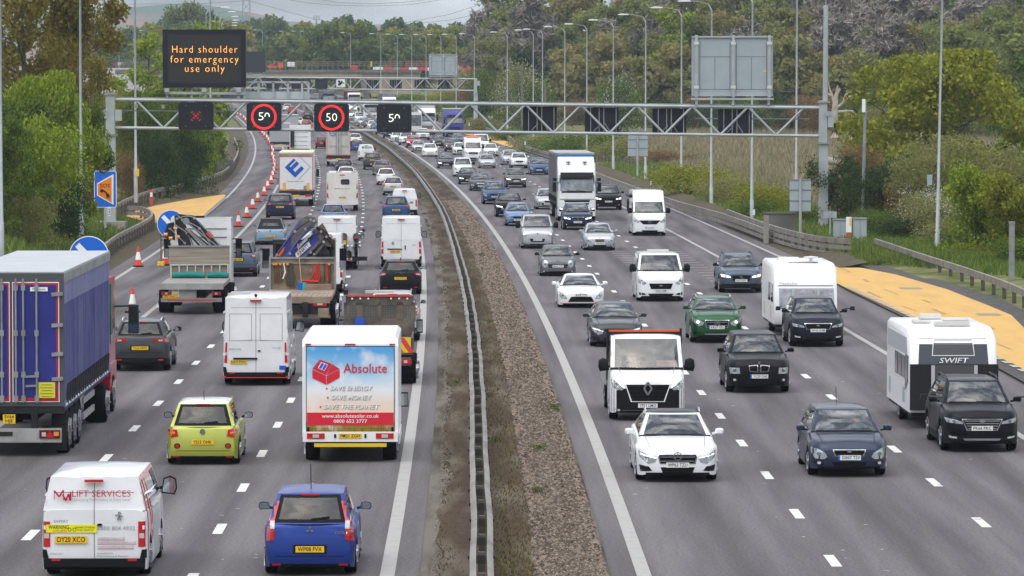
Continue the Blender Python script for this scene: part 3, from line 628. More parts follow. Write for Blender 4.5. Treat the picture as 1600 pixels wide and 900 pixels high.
post_rail('roadside_barrier', 'three-beam curved guard rail end in front of the grey cabinets', [(1136, 350), (1180, 368), (1225, 384), (1275, 396), (1328, 402)], .95, ((.68, .95), (.38, .58), (.06, .2)), 1.5, zoff=.1)
post_rail('roadside_barrier', 'low guard rail right of the amber refuge, sinking into the grass at its far end', [(1367, 392), (1410, 407), (1450, 421), (1500, 438), (1560, 460), (1610, 482), (1700, 525)], .66, ((.38, .66),), 3.0, zoff=.15)
post_rail('roadside_barrier', 'curled end of the left guard rail beside the amber refuge', [(100, 470), (140, 428), (180, 392), (215, 372), (236, 358), (234, 347), (218, 341), (200, 340)], .8, ((.52, .80), (.18, .40)), 1.6, zoff=.05)
post_rail('roadside_barrier', 'grey guard rail on the left bank curving away beyond the amber refuge', [(183, 333), (205, 322), (240, 309), (285, 299), (325, 287), (352, 276), (368, 256), (372, 240), (366, 222)], .66, ((.36, .66),), 2.6, m=m_rail2, zoff=.3)
bt_ = MB(); p = ground(1197, 379, .1); bt_.box((p.x, p.y, p.z + .75), (.28, .3, 1.6)); tag(bt_.build('concrete_post', m_conc), 'square concrete post standing in the right guard rail', 'post')
p = at(1218, 350, 258); tag(MB().box((p.x, 258, p.z), (1.9, .3, 1.25)).box((p.x, 258.0, p.z + .66), (1.95, .4, .1)).build('concrete_wall', m_darkconc), 'low stained concrete wall behind the right guard rail', 'wall')
p = at(352, 260, 415); tag(MB().box((p.x, 415, p.z), (1.6, .4, 1.2)).build('concrete_wall', m_darkconc), 'low brown wall at the left bank where the guard rail bends', 'wall')
fp = thing('post_fence', 'low dark post and rail fence across the grass right of the lamp columns', 'fence')
a, b = at(925, 245, 470), at(1066, 272, 430)
for i in range(26):
 q = a.lerp(b, i / 25); o = MB().box((0, 0, -.1), (.14, .1, 1.0)).build('post', m_post, fp) if i == 0 else link('post', pd_, fp); pd_ = o.data; o.location = q
for dz in (.1, .32): MB().bar(a + Vector((0, -.1, dz)), b + Vector((0, -.1, dz)), .05, .09).build('fence_rail', m_post, fp)
# roadside signs, cabinets, marker posts, cones
sg = thing('emergency_sign', 'blue SOS refuge sign with orange panel and black telephone, before the left gantry leg', 'road sign'); Z = 262.0
p = at(164.5, 295.5, Z); w, h = 35 * Z / F, 57.5 * Z / F
bd = MB().prism([(p.x + u, p.z + v) for u, v in rounded(w, h, .12)], Z, Z + .05).build('sign_board', m_swhite, sg)
MB().prism([(p.x + u, p.z + v) for u, v in rounded(w * .94, h * .965, .09)], Z - .006, Z).build('blue_field', m_sblue, bd)
def pq(x, y, zz): q = at(x, y, Z); return (q.x, zz, q.z)
MB().add([pq(x, y, Z - .01) for x, y in ((151.5, 286.5), (177.3, 272), (177.3, 320), (151.5, 305.5))], [(0, 1, 2, 3)]).build('white_border', m_swhite, bd)
MB().add([pq(x, y, Z - .014) for x, y in ((153, 287.5), (174.5, 276), (174.5, 317), (153, 304.5))], [(0, 1, 2, 3)]).build('orange_panel', m_sorange, bd)
ds = MB()
for y in (277, 285, 293, 301, 309, 316): ds.add([pq(x, yy, Z - .014) for x, yy in ((175.8, y - 2.2), (177.4, y - 2.2), (177.4, y + 2.2), (175.8, y + 2.2))], [(0, 1, 2, 3)])
ds.build('dashes', m_swhite, bd)
q = at(164.2, 290.3, Z); lettering('SOS', .22, m_black, bd, (q.x, Z - .02, q.z), bold=True, width=.6)
ph = MB().tube([pq(159, 297.5, Z - .025), pq(162.5, 298, Z - .025), pq(166.5, 301.5, Z - .025), pq(168.5, 306.5, Z - .025)], [.055, .045, .045, .055], 8);
ph.tube([pq(157, 297, Z - .025), pq(160.5, 298.2, Z - .025)], .1, 8).tube([pq(168, 303, Z - .025), pq(169.3, 308, Z - .025)], .1, 8); ph.build('telephone_symbol', m_black, bd)
MB().tube([pq(164.2, 322, Z + .06), pq(164.2, 360, Z + .06)], .07, 8).build('post', m_steel, sg); q = at(170.5, 331, Z); MB().box((q.x, Z - .02, q.z), (.17, .03, .52)).build('number_panel', m_swhite, sg)
lettering('092', .12, m_black, sg, (q.x, Z - .05, q.z), rot=R(90), width=.42)
def keep_sign(label, cx, cy, Z, r, foot):
 s = thing('direction_sign', label, 'road sign'); p = at(cx, cy, Z)
 d = MB().lathe([(r, 0), (r, .04)], 'y', (p.x, Z, p.z), 40).build('sign_disc', m_swhite, s, smooth=40)
 MB().lathe([(r * .955, 0), (r * .955, .012)], 'y', (p.x, Z - .012, p.z), 40).build('blue_face', m_sblue, d)
 def w2(u, v): return (p.x + r * u, Z - .018, p.z + r * v)
 ar = MB().add([w2(*q) for q in ((-.68, .46), (-.48, .66), (.22, -.06), (.22, .22), (.52, -.55), (-.28, -.30), (-.02, -.27))], [(0, 1, 2, 6), (2, 3, 4), (2, 4, 6), (6, 4, 5)]); ar.build('arrow', m_swhite, d)
 f = MB()
 for sx in (-1, 1):
  f.bar((p.x + sx * r * .72, Z + .06, foot + .02), (p.x + sx * r * .72, Z + .06, p.z), .05, .05)
 f.bar((p.x - r * .72, Z + .06, p.z - r * 1.15), (p.x + r * .72, Z + .06, p.z - r * 1.15), .05, .05); f.bar((p.x - r * .72, Z - .5, foot + .03), (p.x - r * .72, Z + .6, foot + .03), .05, .05); f.bar((p.x + r * .72, Z - .5, foot + .03), (p.x + r * .72, Z + .6, foot + .03), .05, .05)
 f.build('stand', mat('rusty frame', (.10, .07, .05), .8), s); MB().box((p.x - r * .72, Z, foot + .12), (.3, .8, .2)).build('sandbag', m_yel, s)
keep_sign('round blue sign with white diagonal arrow standing by the crane lorry with white cab', 267, 350, 216, .70, 0.0)
keep_sign('round blue arrow sign half hidden behind the roof of the blue curtain-sided lorry', 139, 400, 172, .80, 0.0)
def cabinet(x_0, y_0, x_1, y_1, Z, label, m=m_signgrey):
 c = thing('roadside_cabinet', label, 'cabinet'); mb = MB(); a, b = pix_panel(mb, x_0, y_0, x_1, y_1, Z, .6); o = mb.build('body', m, c)
 MB().box(((a.x + b.x) / 2, Z + .3, a.z + .02), (abs(b.x - a.x) + .08, .7, .07)).build('lid', m_steel2, c); MB().box(((a.x + b.x) / 2, Z - .006, (a.z + b.z) / 2), (.02, .014, (a.z - b.z) * .9)).build('door_seam', m_fline, c)
cabinet(1303, 344, 1322.5, 388, 244, 'left grey cabinet behind the three-beam rail end'); cabinet(1334, 342, 1354, 390, 243, 'right grey cabinet behind the three-beam rail end')
mk = thing('refuge_marker', 'tall white and rust-orange marker panel between the two grey cabinets', 'marker'); Z = 242.0
for y_0, y_1, m in ((339, 363, m_swhite), (363, 377, mat('rust orange', (.38, .10, .03), .6)), (377, 396, m_steel)): slab('panel', 1322.3, y_0, 1330.5, y_1, Z, .12, m, mk)
q = at(1328.3, 347, Z); MB().box((q.x, Z - .01, q.z), (.08, .02, .4)).build('yellow_label', m_yel, mk)
def small_back(x_0, y_0, x_1, y_1, Z, xp, yb, label, lines=()):
 s = thing('small_sign', label, 'road sign'); mb = MB(); a, b = pix_panel(mb, x_0, y_0, x_1, y_1, Z, .04); o = mb.build('sign_back', m_signgrey, s)
 j = MB()
 for t in lines: j.box(((a.x + b.x) / 2, Z - .015, a.z + (b.z - a.z) * t), (b.x - a.x, .03, .05))
 if lines: j.build('stiffener', m_fline, o)
 q = at(xp, y_0, Z); r_ = at(xp, yb, Z); MB().tube([(q.x, Z - .09, r_.z), (q.x, Z - .09, q.z + .02)], .085 if yb - y_0 > 60 else .05, 8).build('post', m_steel, s)
small_back(1234, 280, 1267, 331, 255, 1250.5, 367, 'back of a grey sign on a thick post behind the right guard rail', (.02, .33, .66, .98)); small_back(1287.5, 330.5, 1307.5, 340.5, 248, 1297, 375, 'back of a small sign on a thin post left of the cabinets')
small_back(981, 205, 1012, 245, 372, 996, 275, 'back of a grey sign beside the lamp columns above the camper van', (.02, .33, .66, .98))
small_back(763, 181, 770, 185, 700, 766.5, 196, 'back of a tiny sign far along the right verge'); small_back(748, 187, 757, 193, 690, 752, 199, 'tiny dark warning board beside the far gantry leg')
def marker(x, y0_, y1_, label, Z=None):
 p = ground(x, y1_, .3) if Z is None else at(x, y1_, Z); h = (y1_ - y0_) * p.y / F; m = thing('marker_post', label, 'marker post', p, 0, 'marker posts on the verges'); MB().box((0, 0, h * .4), (.14, .06, h * .8)).build('post', m_swhite, m); MB().box((0, 0, h * .9), (.142, .062, h * .2)).build('cap', m_sblue, m)
marker(1017.5, 281, 290, 'blue-capped white marker post left of the white camper van roof line', 345); marker(1178, 325, 336, 'blue-capped white marker post by the right lamp column', 280); marker(820.5, 219, 226, 'blue-capped white marker post near the far amber refuge', 520); marker(733, 190, 197, 'blue-capped white marker post beside the purple lorry', 640)
tp_ = MB().box((0, 0, 1.5), (.24, .2, 3.0)).box((0, 0, 3.05), (.27, .24, .1)); o = tp_.build('grey_bollard_pole', m_steel2); p = at(1580.5, 452, 197); o.location = p; tag(o, 'slim dark grey pole at the right edge behind the low guard rail', 'pole')
tl = thing('utility_pole', 'short grey utility pole with white insulator beside the rounded olive tree', 'pole'); p, q = at(1352, 158, 262), at(1348, 345, 262); MB().tube([q, p], [.12, .09], 8).build('pole', m_steel2, tl); r_ = at(1349.5, 165, 261.8); MB().box(r_, (.2, .2, .8)).build('insulator', m_lamp, tl)
for i, (x, yt, yb) in enumerate(((816, 107, 168), (852, 135, 168))):
 p, q = at(x, yt, 640), at(x, yb + 30, 640); t_ = thing('timber_pole', 'weathered timber pole in front of the wood, ' + ('left and taller, carrying the wire' if i == 0 else 'right and shorter'), 'pole'); MB().tube([q, p], [.2, .16], 8).build('pole', mat('timber', (.17, .145, .12), .9), t_)
 if i == 0: MB().box((p.x, p.y, p.z - .3), (1.2, .12, .12)).build('crossarm', m_post, t_)
wr = MB(); pts_ = [at(x, y, 640 - i * 40) for i, (x, y) in enumerate(((816, 108), (900, 117), (1000, 128), (1100, 136), (1200, 142), (1320, 147), (1450, 147), (1600, 145)))]; wr.tube(pts_, .03, 4); tag(wr.build('wire', mat('wire', (.05, .07, .06), .6)), 'thin overhead wire strung across the front of the right wood', 'wire')
def make_cone():
 r = thing('traffic_cone', 'x', 'traffic cone'); MB().box((0, 0, .04), (.5, .5, .08)).build('base', m_black, r)
 MB().lathe([(.20, .06), (.145, .36)], n=14).build('cone_skirt', m_conered, r, smooth=40); MB().lathe([(.075, .74), (.04, 1.02)], n=14).build('cone_tip', m_conered, r, smooth=40); MB().lathe([(.147, .36), (.077, .74)], n=14).build('reflective_sleeve', m_swhite, r, smooth=40)
 return r
cones = [(216, 417, 'beside the near guard rail, left of the white-cab crane lorry'), (258, 415, 'directly below the round blue arrow sign'), (207, 489, 'peeping above the mirror of the blue lorry'), (372.5, 354.5, 'first beyond the white-cab crane lorry'), (385.5, 340.5, 'second beyond the white-cab crane lorry'), (394.7, 327, 'third beyond the white-cab crane lorry'), (403, 316, 'fourth beyond the white-cab crane lorry'), (412.7, 306, 'fifth beyond the white-cab crane lorry'), (418.2, 296.3, 'sixth beyond the white-cab crane lorry'), (423.7, 287.3, 'first of the close run left of the blue logo lorry'), (426, 279, 'second of the close run left of the blue logo lorry'), (427.5, 272, 'third of the close run left of the blue logo lorry'), (428.7, 265, 'fourth of the close run left of the blue logo lorry'), (428.7, 258.5, 'fifth of the close run left of the blue logo lorry'), (427.5, 252.5, 'sixth of the close run left of the blue logo lorry'), (425.5, 247, 'seventh of the close run left of the blue logo lorry'), (426.5, 241, 'eighth of the run, level with the cream trailer roof'), (425, 236.5, 'ninth of the run, above the cream trailer roof'), (424.5, 231, 'tenth of the run toward the near gantry'), (422.5, 226.5, 'eleventh of the run toward the near gantry'), (419.5, 222.5, 'twelfth of the run toward the near gantry'), (417, 218.3, 'thirteenth of the run toward the near gantry'), (413, 214.3, 'fourteenth of the run toward the near gantry'), (410, 210.8, 'fifteenth of the run, just under the lower boom'), (406.5, 207, 'sixteenth of the run, touching the lower boom line'), (383.5, 190, 'far one left of the fifty signal'), (381, 186.5, 'second far one left of the fifty signal'), (376, 183, 'third far one left of the fifty signal'), (371, 180, 'farthest one left of the fifty signal')]
cp = make_cone();
for i, (x, y, dsc) in enumerate(cones):
 o = cp if i == 0 else copy_tree(cp); p = ground(x, y); o.location = p; o.rotation_euler = (0, 0, i * .7); tag(o, 'red and white traffic cone ' + dsc, 'traffic cone', 'cones closing the hard shoulder')
mp_ = thing('marker_post', 'red and white post leaning by the left guard rail above the amber refuge', 'marker post', ground(236.5, 320, .1)); MB().box((0, 0, .3), (.2, .08, .6)).build('red_base', m_conered, mp_); MB().box((0, 0, .75), (.18, .07, .36)).build('white_band', m_swhite, mp_); MB().box((0, 0, 1.02), (.19, .075, .2)).build('red_tip', m_conered, mp_)
py_ = thing('power_pylon', 'grey lattice power pylon above the far trees', 'pylon'); Zp = 1500.
lt = MB()
for sx in (-1, 1): lt.bar(at(385 + sx * 7, 60, Zp), at(385 + sx * 4.5, -30, Zp), .3, .3)
for i in range(8):
 y0_, y1_ = 60 - i * 11, 49 - i * 11; w0, w1 = 7 - i * .3, 6.7 - i * .3
 lt.bar(at(385 - w0, y0_, Zp), at(385 + w1, y1_, Zp), .16, .16); lt.bar(at(385 + w0, y0_, Zp), at(385 - w1, y1_, Zp), .16, .16)
lt.build('lattice', m_steel2, py_)
ms = thing('phone_mast', 'slim telephone mast with stacked antennas on the skyline', 'mast'); MB().tube([at(494.5, 60, 1500), at(494.5, 24, 1500)], .28, 6).build('pole', m_steel2, ms)
an = MB()
for x in (490.5, 494.5, 498.5): q = at(x, 28, 1499.5); an.box(q, (.6, .4, 1.7))
an.build('antennas', m_steel, ms)
for i, pl in enumerate((((430, -4), (480, 4.5), (520, 8), (575, 9.5), (640, 7.5), (705, -3)), ((478, -4), (530, 4), (580, 6), (640, 3), (690, -4)), ((385, 0), (420, 10), (455, 20), (490, 29.5), (530, 36)), ((570, 40), (635, 35), (700, 23), (766, 2)), ((575, 41), (640, 38), (705, 31), (766, 18)), ((130, 8), (180, 7), (240, 6), (300, 7), (385, 1)))):
 mb = MB().tube(smooth_path([at(x, y, 1480) for x, y in pl], 12), .055, 4, cap=False); tag(mb.build('power_line', MATS['wire']), 'thin power line sagging across the sky, ' + ['upper of the two shallow middle curves', 'lower of the two shallow middle curves', 'falling right from the pylon', 'upper one rising to the right wood', 'lower one rising to the right wood', 'left of the pylon above the hill'][i], 'power line', 'power lines across the sky')
g3 = thing('sign_gantry', 'tiny pale far gantry with lit orange board above the slip road', 'gantry'); Z3 = 1290.
for y in (79, 88, 97): MB().tube([at(147, y, Z3), at(345, y + 1, Z3)], .16, 6).build('boom', m_lamp, g3)
for x in (150, 168, 186, 204): MB().tube([at(x, 79, Z3), at(x, 100, Z3)], .16, 6).build('post', m_lamp, g3)
vm = MB(); pix_panel(vm, 194.5, 63.5, 208, 81.5, Z3 - 1, .6); vo = vm.build('message_board', MATS['blank board'], g3)
for t_, y in (('Hard sh', 69), ('for em', 73.5)): q = at(200.5, y, Z3 - 1.2); lettering(t_, .62, m_amberled, vo, (q.x, Z3 - 1.1, q.z), width=2.0, bold=True)
for i, (x_0, x_1, m, nm) in enumerate(((150, 168, m_swhite, 'white'), (169, 183, m_barred, 'red'), (184, 200, m_swhite, 'white'))): bridge_box('road_barrier', x_0, 97.5, x_1, 102, Z3 - 60, .6, m, nm + ' barrier at the top of the slip road, ' + ['left', 'middle', 'right'][i] + ' of three', 'barrier', 'barriers at the top of the slip road')
# vehicle builder
m_glass = glassmat('window glass', (.58, .63, .64), .11); m_rglass = glassmat('tinted glass', (.30, .33, .34), .05); m_tyre = mat('tyre', (.007, .007, .008), .85, spec=.1, bump=.2, bscale=30); m_rim = mat('alloy', (.42, .43, .45), .3, .8); m_rimd = mat('dark alloy', (.09, .09, .095), .35, .6)
m_trim = mat('dark trim', (.009, .009, .010), .6, spec=.12); m_int = mat('cabin', (.014, .014, .015), .85, spec=.1); m_seat = mat('seat', (.09, .088, .09), .85)
m_chrome = mat('chrome', (.62, .63, .65), .12, 1.0); m_grille = mat('grille', (.005, .005, .006), .55, spec=.12)
m_hl = mat('headlight lens', (.42, .45, .48), .12, .35, coat=1.0); m_hld = mat('headlight dark', (.10, .11, .12), .1, .3, coat=1.0); m_lit = mat('lit headlight', (1, .97, .88), emit=1.5); m_drl = mat('daytime light', (1, 1, 1), emit=1.2)
m_tl = mat('tail light', (.48, .012, .014), .15, coat=1.0); m_brake = mat('lit brake light', (1.0, .05, .04), emit=.75); m_rev = mat('clear lens', (.5, .47, .46), .2, coat=1.0); m_ind = mat('amber lens', (.75, .26, .03), .2, coat=1.0)
m_pw = mat('plate white', (.74, .75, .73), .5); m_py = mat('plate yellow', (.80, .50, .02), .5); m_pblue = mat('plate band', (.02, .10, .55), .5); m_ink = mat('plate ink', (.012, .012, .012), .6)
m_mir = mat('mirror glass', (.55, .6, .62), .05, 1.0); m_seam = mat('body seam', (.20, .20, .20), .7)
SP = dict(
 hatch=dict(L=4.25, W=1.78, H=1.48, cl=.19, wr=.315, fo=.84, ro=.72, zn=.74, zh=.97, yw=1.10, yt=2.0, zd=1.0, rb=.12, rt=.55, wt=.60),
 saloon=dict(L=4.8, W=1.85, H=1.46, cl=.16, wr=.33, fo=.85, ro=1.0, zn=.74, zh=.96, yw=1.35, yt=2.3, zd=1.03, rb=.55, rt=1.35, wt=.59),
 coupe=dict(L=4.26, W=1.87, H=1.31, cl=.13, wr=.34, fo=.92, ro=.8, zn=.68, zh=.86, yw=1.45, yt=2.3, zd=.95, rb=.25, rt=1.3, wt=.56),
 mini=dict(L=3.85, W=1.73, H=1.42, cl=.15, wr=.31, fo=.78, ro=.6, zn=.76, zh=.95, yw=1.0, yt=1.55, zd=.98, rb=.1, rt=.42, wt=.62),
 suv=dict(L=4.55, W=1.87, H=1.66, cl=.21, wr=.36, fo=.88, ro=.85, zn=.92, zh=1.12, yw=1.18, yt=1.98, zd=1.13, rb=.12, rt=.52, wt=.62, clad=1),
 bigsuv=dict(L=4.8, W=1.94, H=1.74, cl=.23, wr=.38, fo=.9, ro=.95, zn=1.0, zh=1.18, yw=1.22, yt=2.0, zd=1.2, rb=.1, rt=.45, wt=.64, clad=1),
 mpv=dict(L=4.35, W=1.82, H=1.63, cl=.16, wr=.32, fo=.88, ro=.75, zn=.80, zh=1.06, yw=.98, yt=2.0, zd=1.08, rb=.08, rt=.42, wt=.63),
 smallvan=dict(L=4.5, W=1.83, H=1.85, cl=.17, wr=.32, fo=.88, ro=.8, zn=.92, zh=1.18, yw=.9, yt=1.65, zd=1.18, rb=.03, rt=.12, wt=.74, van=1),
 medvan=dict(L=5.0, W=1.98, H=1.98, cl=.17, wr=.34, fo=.95, ro=1.0, zn=.98, zh=1.27, yw=.78, yt=1.65, zd=1.27, rb=.03, rt=.12, wt=.78, van=1),
 bigvan=dict(L=5.95, W=2.02, H=2.62, cl=.19, wr=.35, fo=.98, ro=1.1, zn=1.05, zh=1.40, yw=.68, yt=1.40, zd=1.40, rb=.02, rt=.07, wt=.86, van=1, zw=2.06, yr=2.05, wm=.92),
)
def lerp(a, b, t): return a + (b - a) * t
def shell(sp, far=False):
 L_, W_, H_ = sp['L'], sp['W'], sp['H']; hw = W_ / 2; yf, yr = L_ / 2, -L_ / 2
 cl, zn, zh, zd = sp['cl'], sp['zn'], sp['zh'], sp['zd']; van = sp.get('van', 0)
 ya, yb_ = yf - sp['fo'], yr + sp['ro']; ra = sp['wr'] + .07
 kf, kr = sp.get('kf', .22 if not van else .16), sp.get('kr', .13 if not van else .05); df, dr = (.75, .55) if not van else (.6, .25)
 st = [0, .025, .07, .14, .24, .38, .55] ; ys = [yf - s for s in st] + [yr + s for s in (0, .03, .08, .16, .3)]
 for yc in (ya, yb_): ys += [yc + ra * t for t in (-1.03, -.98, -.85, -.6, -.3, 0, .3, .6, .85, .98, 1.03)]
 ys += [yf - sp['yw'], yr + sp['rb'], 0, .4, -.4]; ys = sorted(set(round(y, 4) for y in ys if yr <= y <= yf), reverse=True)
 def half(y):
  d, e = yf - y, y - yr; w = hw
  if d < df: w *= 1 - kf * (1 - d / df) ** 2.6
  if e < dr: w *= 1 - kr * (1 - e / dr) ** 2.4
  return w
 rb_z = sp.get('zb', zd - (.0 if sp['rb'] < .4 else .03))
 def top(y):
  d, e = yf - y, y - yr
  if d <= sp['yw']:
   z = zn + (zh - zn) * (max(0, d) / sp['yw']) ** .62
   if d < .16: z -= .13 * (1 - d / .16) ** 2
  elif e <= sp['rb'] + .02: z = lerp(rb_z, zd, max(0, e) / max(.02, sp['rb'])) - (.07 * (1 - e / .08) ** 2 if e < .08 and not van else 0)
  else: z = lerp(zh, zd, (d - sp['yw']) / (L_ - sp['yw'] - sp['rb']))
  return z
 NP = 13; rings = []
 for y in ys:
  w, zt, d, e = half(y), top(y), yf - y, y - yr; zb = cl + (.07 if min(d, e) < .02 else .02 if min(d, e) < .1 else 0)
  za = zb
  for yc in (ya, yb_):
   q = abs(y - yc)
   if q < ra: za = max(zb, sp['wr'] + math.sqrt(ra * ra - q * q))
  hood = d < sp['yw']; zs = zt - (.095 if hood else .06); zs = max(zs, za + .03)
  ins = min(.30, w * .4); zm = lerp(za, zs, .5)
  cr_ = .02 if hood else 0
  rings.append([(0, zb), (w - ins, zb), (w - ins, za), (w * .985, za), (w, lerp(za, zs, .22)), (w * 1.0, zm), (w * (.982 if not van else .99), lerp(zm, zs, .6)), (w * (.952 if not van else .975), zs), (w * (.915 if not van else .945), zs + (zt - zs) * .55), (w * (.84 if not van else .88), zs + (zt - zs) * .86), (w * .6, zt), (w * .3, zt + cr_ * .8), (0, zt + cr_)])
 mb = MB(); nn = 2 * NP - 2
 for y, h in zip(ys, rings):
  full = [(x, y, z) for x, z in h] + [(-x, y, z) for x, z in h[-2:0:-1]]
  mb.v += full
 yw_, yb2 = yf - sp['yw'], yr + sp['rb']
 for i in range(len(ys) - 1):
  ymid = (ys[i] + ys[i + 1]) / 2
  for k in range(nn):
   mb.f.append((i * nn + k, i * nn + (k + 1) % nn, (i + 1) * nn + (k + 1) % nn, (i + 1) * nn + k))
   kk = k if k < NP - 1 else nn - 1 - k
   mi = 0
   if kk in (0, 1, 2): mi = 1
   if kk >= 9 and yb2 + .02 < ymid < yw_ - .02: mi = 2
   if sp.get('clad') and kk == 3: mi = 1
   mb.m.append(mi)
 mb.f += [tuple(range(nn)), tuple((len(ys) - 1) * nn + k for k in range(nn))[::-1]]; mb.m += [0, 0]
 wb = hw * (.885 if not van else .965)
 wt = hw * (sp['wt'] + .065) if not van else hw * sp['wt'] * 1.06
 zroof = H_ - .035
 lv = [(zh - .02, zd - .02, yf - sp['yw'], yr + sp['rb'], wb)]
 if sp.get('zw'): lv += [(sp['zw'], sp['zw'], yf - sp['yt'], yr + sp['rb'] + .02, hw * sp['wm']), (zroof, zroof, yf - sp['yr'], yr + sp['rt'], wt)]
 else: lv += [(zroof - .01, zroof - .02, yf - sp['yt'], yr + sp['rt'], min(wt, wb - .02))]
 bf, bs, brr = sp.get('bulge', .16), .035, .10 if not van else .03
 vm_ = .55 if sp.get('zw') else 1.0
 def lev(v):
  if len(lv) == 2: return [lerp(a, b, v) for a, b in zip(*lv)], v
  vb = .55
  if v <= vb: return [lerp(a, b, v / vb) for a, b in zip(lv[0], lv[1])], v
  return [lerp(a, b, (v - vb) / (1 - vb)) for a, b in zip(lv[1], lv[2])], v
 def pt(side, u, v):
  (zf, zr_, yff, yrr, w), _ = lev(v); fall = 1 - .35 * v
  wv = (1 - (2 * u - 1) ** 4) * math.sin(math.pi * min(1, v / vm_)) * (v < vm_)
  if side == 'F': return (lerp(-w, w, u), yff + bf * fall * (1 - (2 * u - 1) ** 2) + .045 * wv, zf + .02 * wv)
  if side == 'B': return (lerp(w, -w, u), yrr - brr * fall * (1 - (2 * u - 1) ** 2) - (.035 * wv if not van else 0), zr_)
  s = 1 if side == 'R' else -1
  x = w + bs * math.sin(math.pi * min(1, v)) * (4 * u * (1 - u)); return (s * x, lerp(yff, yrr, u), lerp(zf, zr_, u))
 vm = .55 if sp.get('zw') else 1.0
 holes = {'F': [(.055, .945, .07 * vm, .93 * vm, 'windscreen')], 'B': [], 'R': [], 'L': []}
 if not van or sp.get('rearglass'): holes['B'] = [(.11, .89, .16, .86, 'rear_window')]
 if van: sd = [(.03, .03 + 1.15 / (L_ - sp['yw']), .10 * vm, .86 * vm)]
 elif sp.get('two'): sd = [(.10, .62, .10, .88)]
 else: sd = [(.11, .47, .08, .88), (.50, .80, .08, .88), (.83, .93, .12, .7)]
 if sp.get('sideglass'): sd = [(.03, .24, .08, .86), (.27, .6, .08, .86), (.63, .95, .08, .86)]
 for s in 'RL': holes[s] = [h + ('side_window',) for h in sd]
 glass = {}
 sp['_lv'] = lv
 for side in 'FBRL':
  hs = holes[side]; us = sorted({0, 1, .03, .97, .05, .95} | {h[0] for h in hs} | {h[1] for h in hs} | ({i / 8 for i in range(1, 8)} if side in 'FB' else set())); vs = sorted({0, 1, .97} | ({.55} if vm < 1 else set()) | {h[2] for h in hs} | {h[3] for h in hs} | {.5 * vm} | ({.2 * vm, .35 * vm, .65 * vm, .8 * vm, .04 * vm} if side in 'FB' else set()))
  nu = len(us); o = len(mb.v); mb.v += [pt(side, u, v) for v in vs for u in us]
  gl = {}
  for j in range(len(vs) - 1):
   for i in range(nu - 1):
    uc, vc = (us[i] + us[i + 1]) / 2, (vs[j] + vs[j + 1]) / 2; f = (o + j * nu + i, o + j * nu + i + 1, o + (j + 1) * nu + i + 1, o + (j + 1) * nu + i)
    hit = [n for n, h in enumerate(hs) if h[0] < uc < h[1] and h[2] < vc < h[3]]
    if hit: gl.setdefault(hit[0], []).append(f); continue
    pil = hs and side in 'RL' and not van and any(h[2] < vc < h[3] for h in hs[:1]) and hs[0][1] < uc < hs[-1][0]
    frit = (side == 'F' and vc < hs[0][2]) or (side == 'B' and hs and .05 < uc < .95 and .08 < vc < .95)
    mb.f.append(f); mb.m.append(1 if pil or frit else 0)
  for n, fs in gl.items(): glass[(side, n)] = (hs[n][4], fs)
 ru = [0, .03, .1, .25, .5, .75, .9, .97, 1]; rv = [0, .02, .08, .25, .5, .75, .92, .98, 1]; o = len(mb.v)
 (zf, zr_, yff, yrr, w), _ = lev(1.0)
 for v in rv:
  for u in ru:
   y0_ = lerp(yff + bf * .65 * (1 - (2 * u - 1) ** 2), yrr - brr * .65 * (1 - (2 * u - 1) ** 2), v)
   c = (1 - abs(2 * u - 1) ** 5) * (1 - abs(2 * v - 1) ** 6); mb.v.append((lerp(-w, w, u), y0_, lerp(zf, zr_, v) + .05 * c))
 n = len(ru)
 for j in range(len(rv) - 1):
  for i in range(n - 1): mb.f.append((o + j * n + i, o + j * n + i + 1, o + (j + 1) * n + i + 1, o + (j + 1) * n + i)); mb.m.append(3)
 bv = BVHTree.FromPolygons([Vector(v) for v in mb.v], [f for f in mb.f] + [f for g_ in glass.values() for f in g_[1]])
 return mb, glass, bv
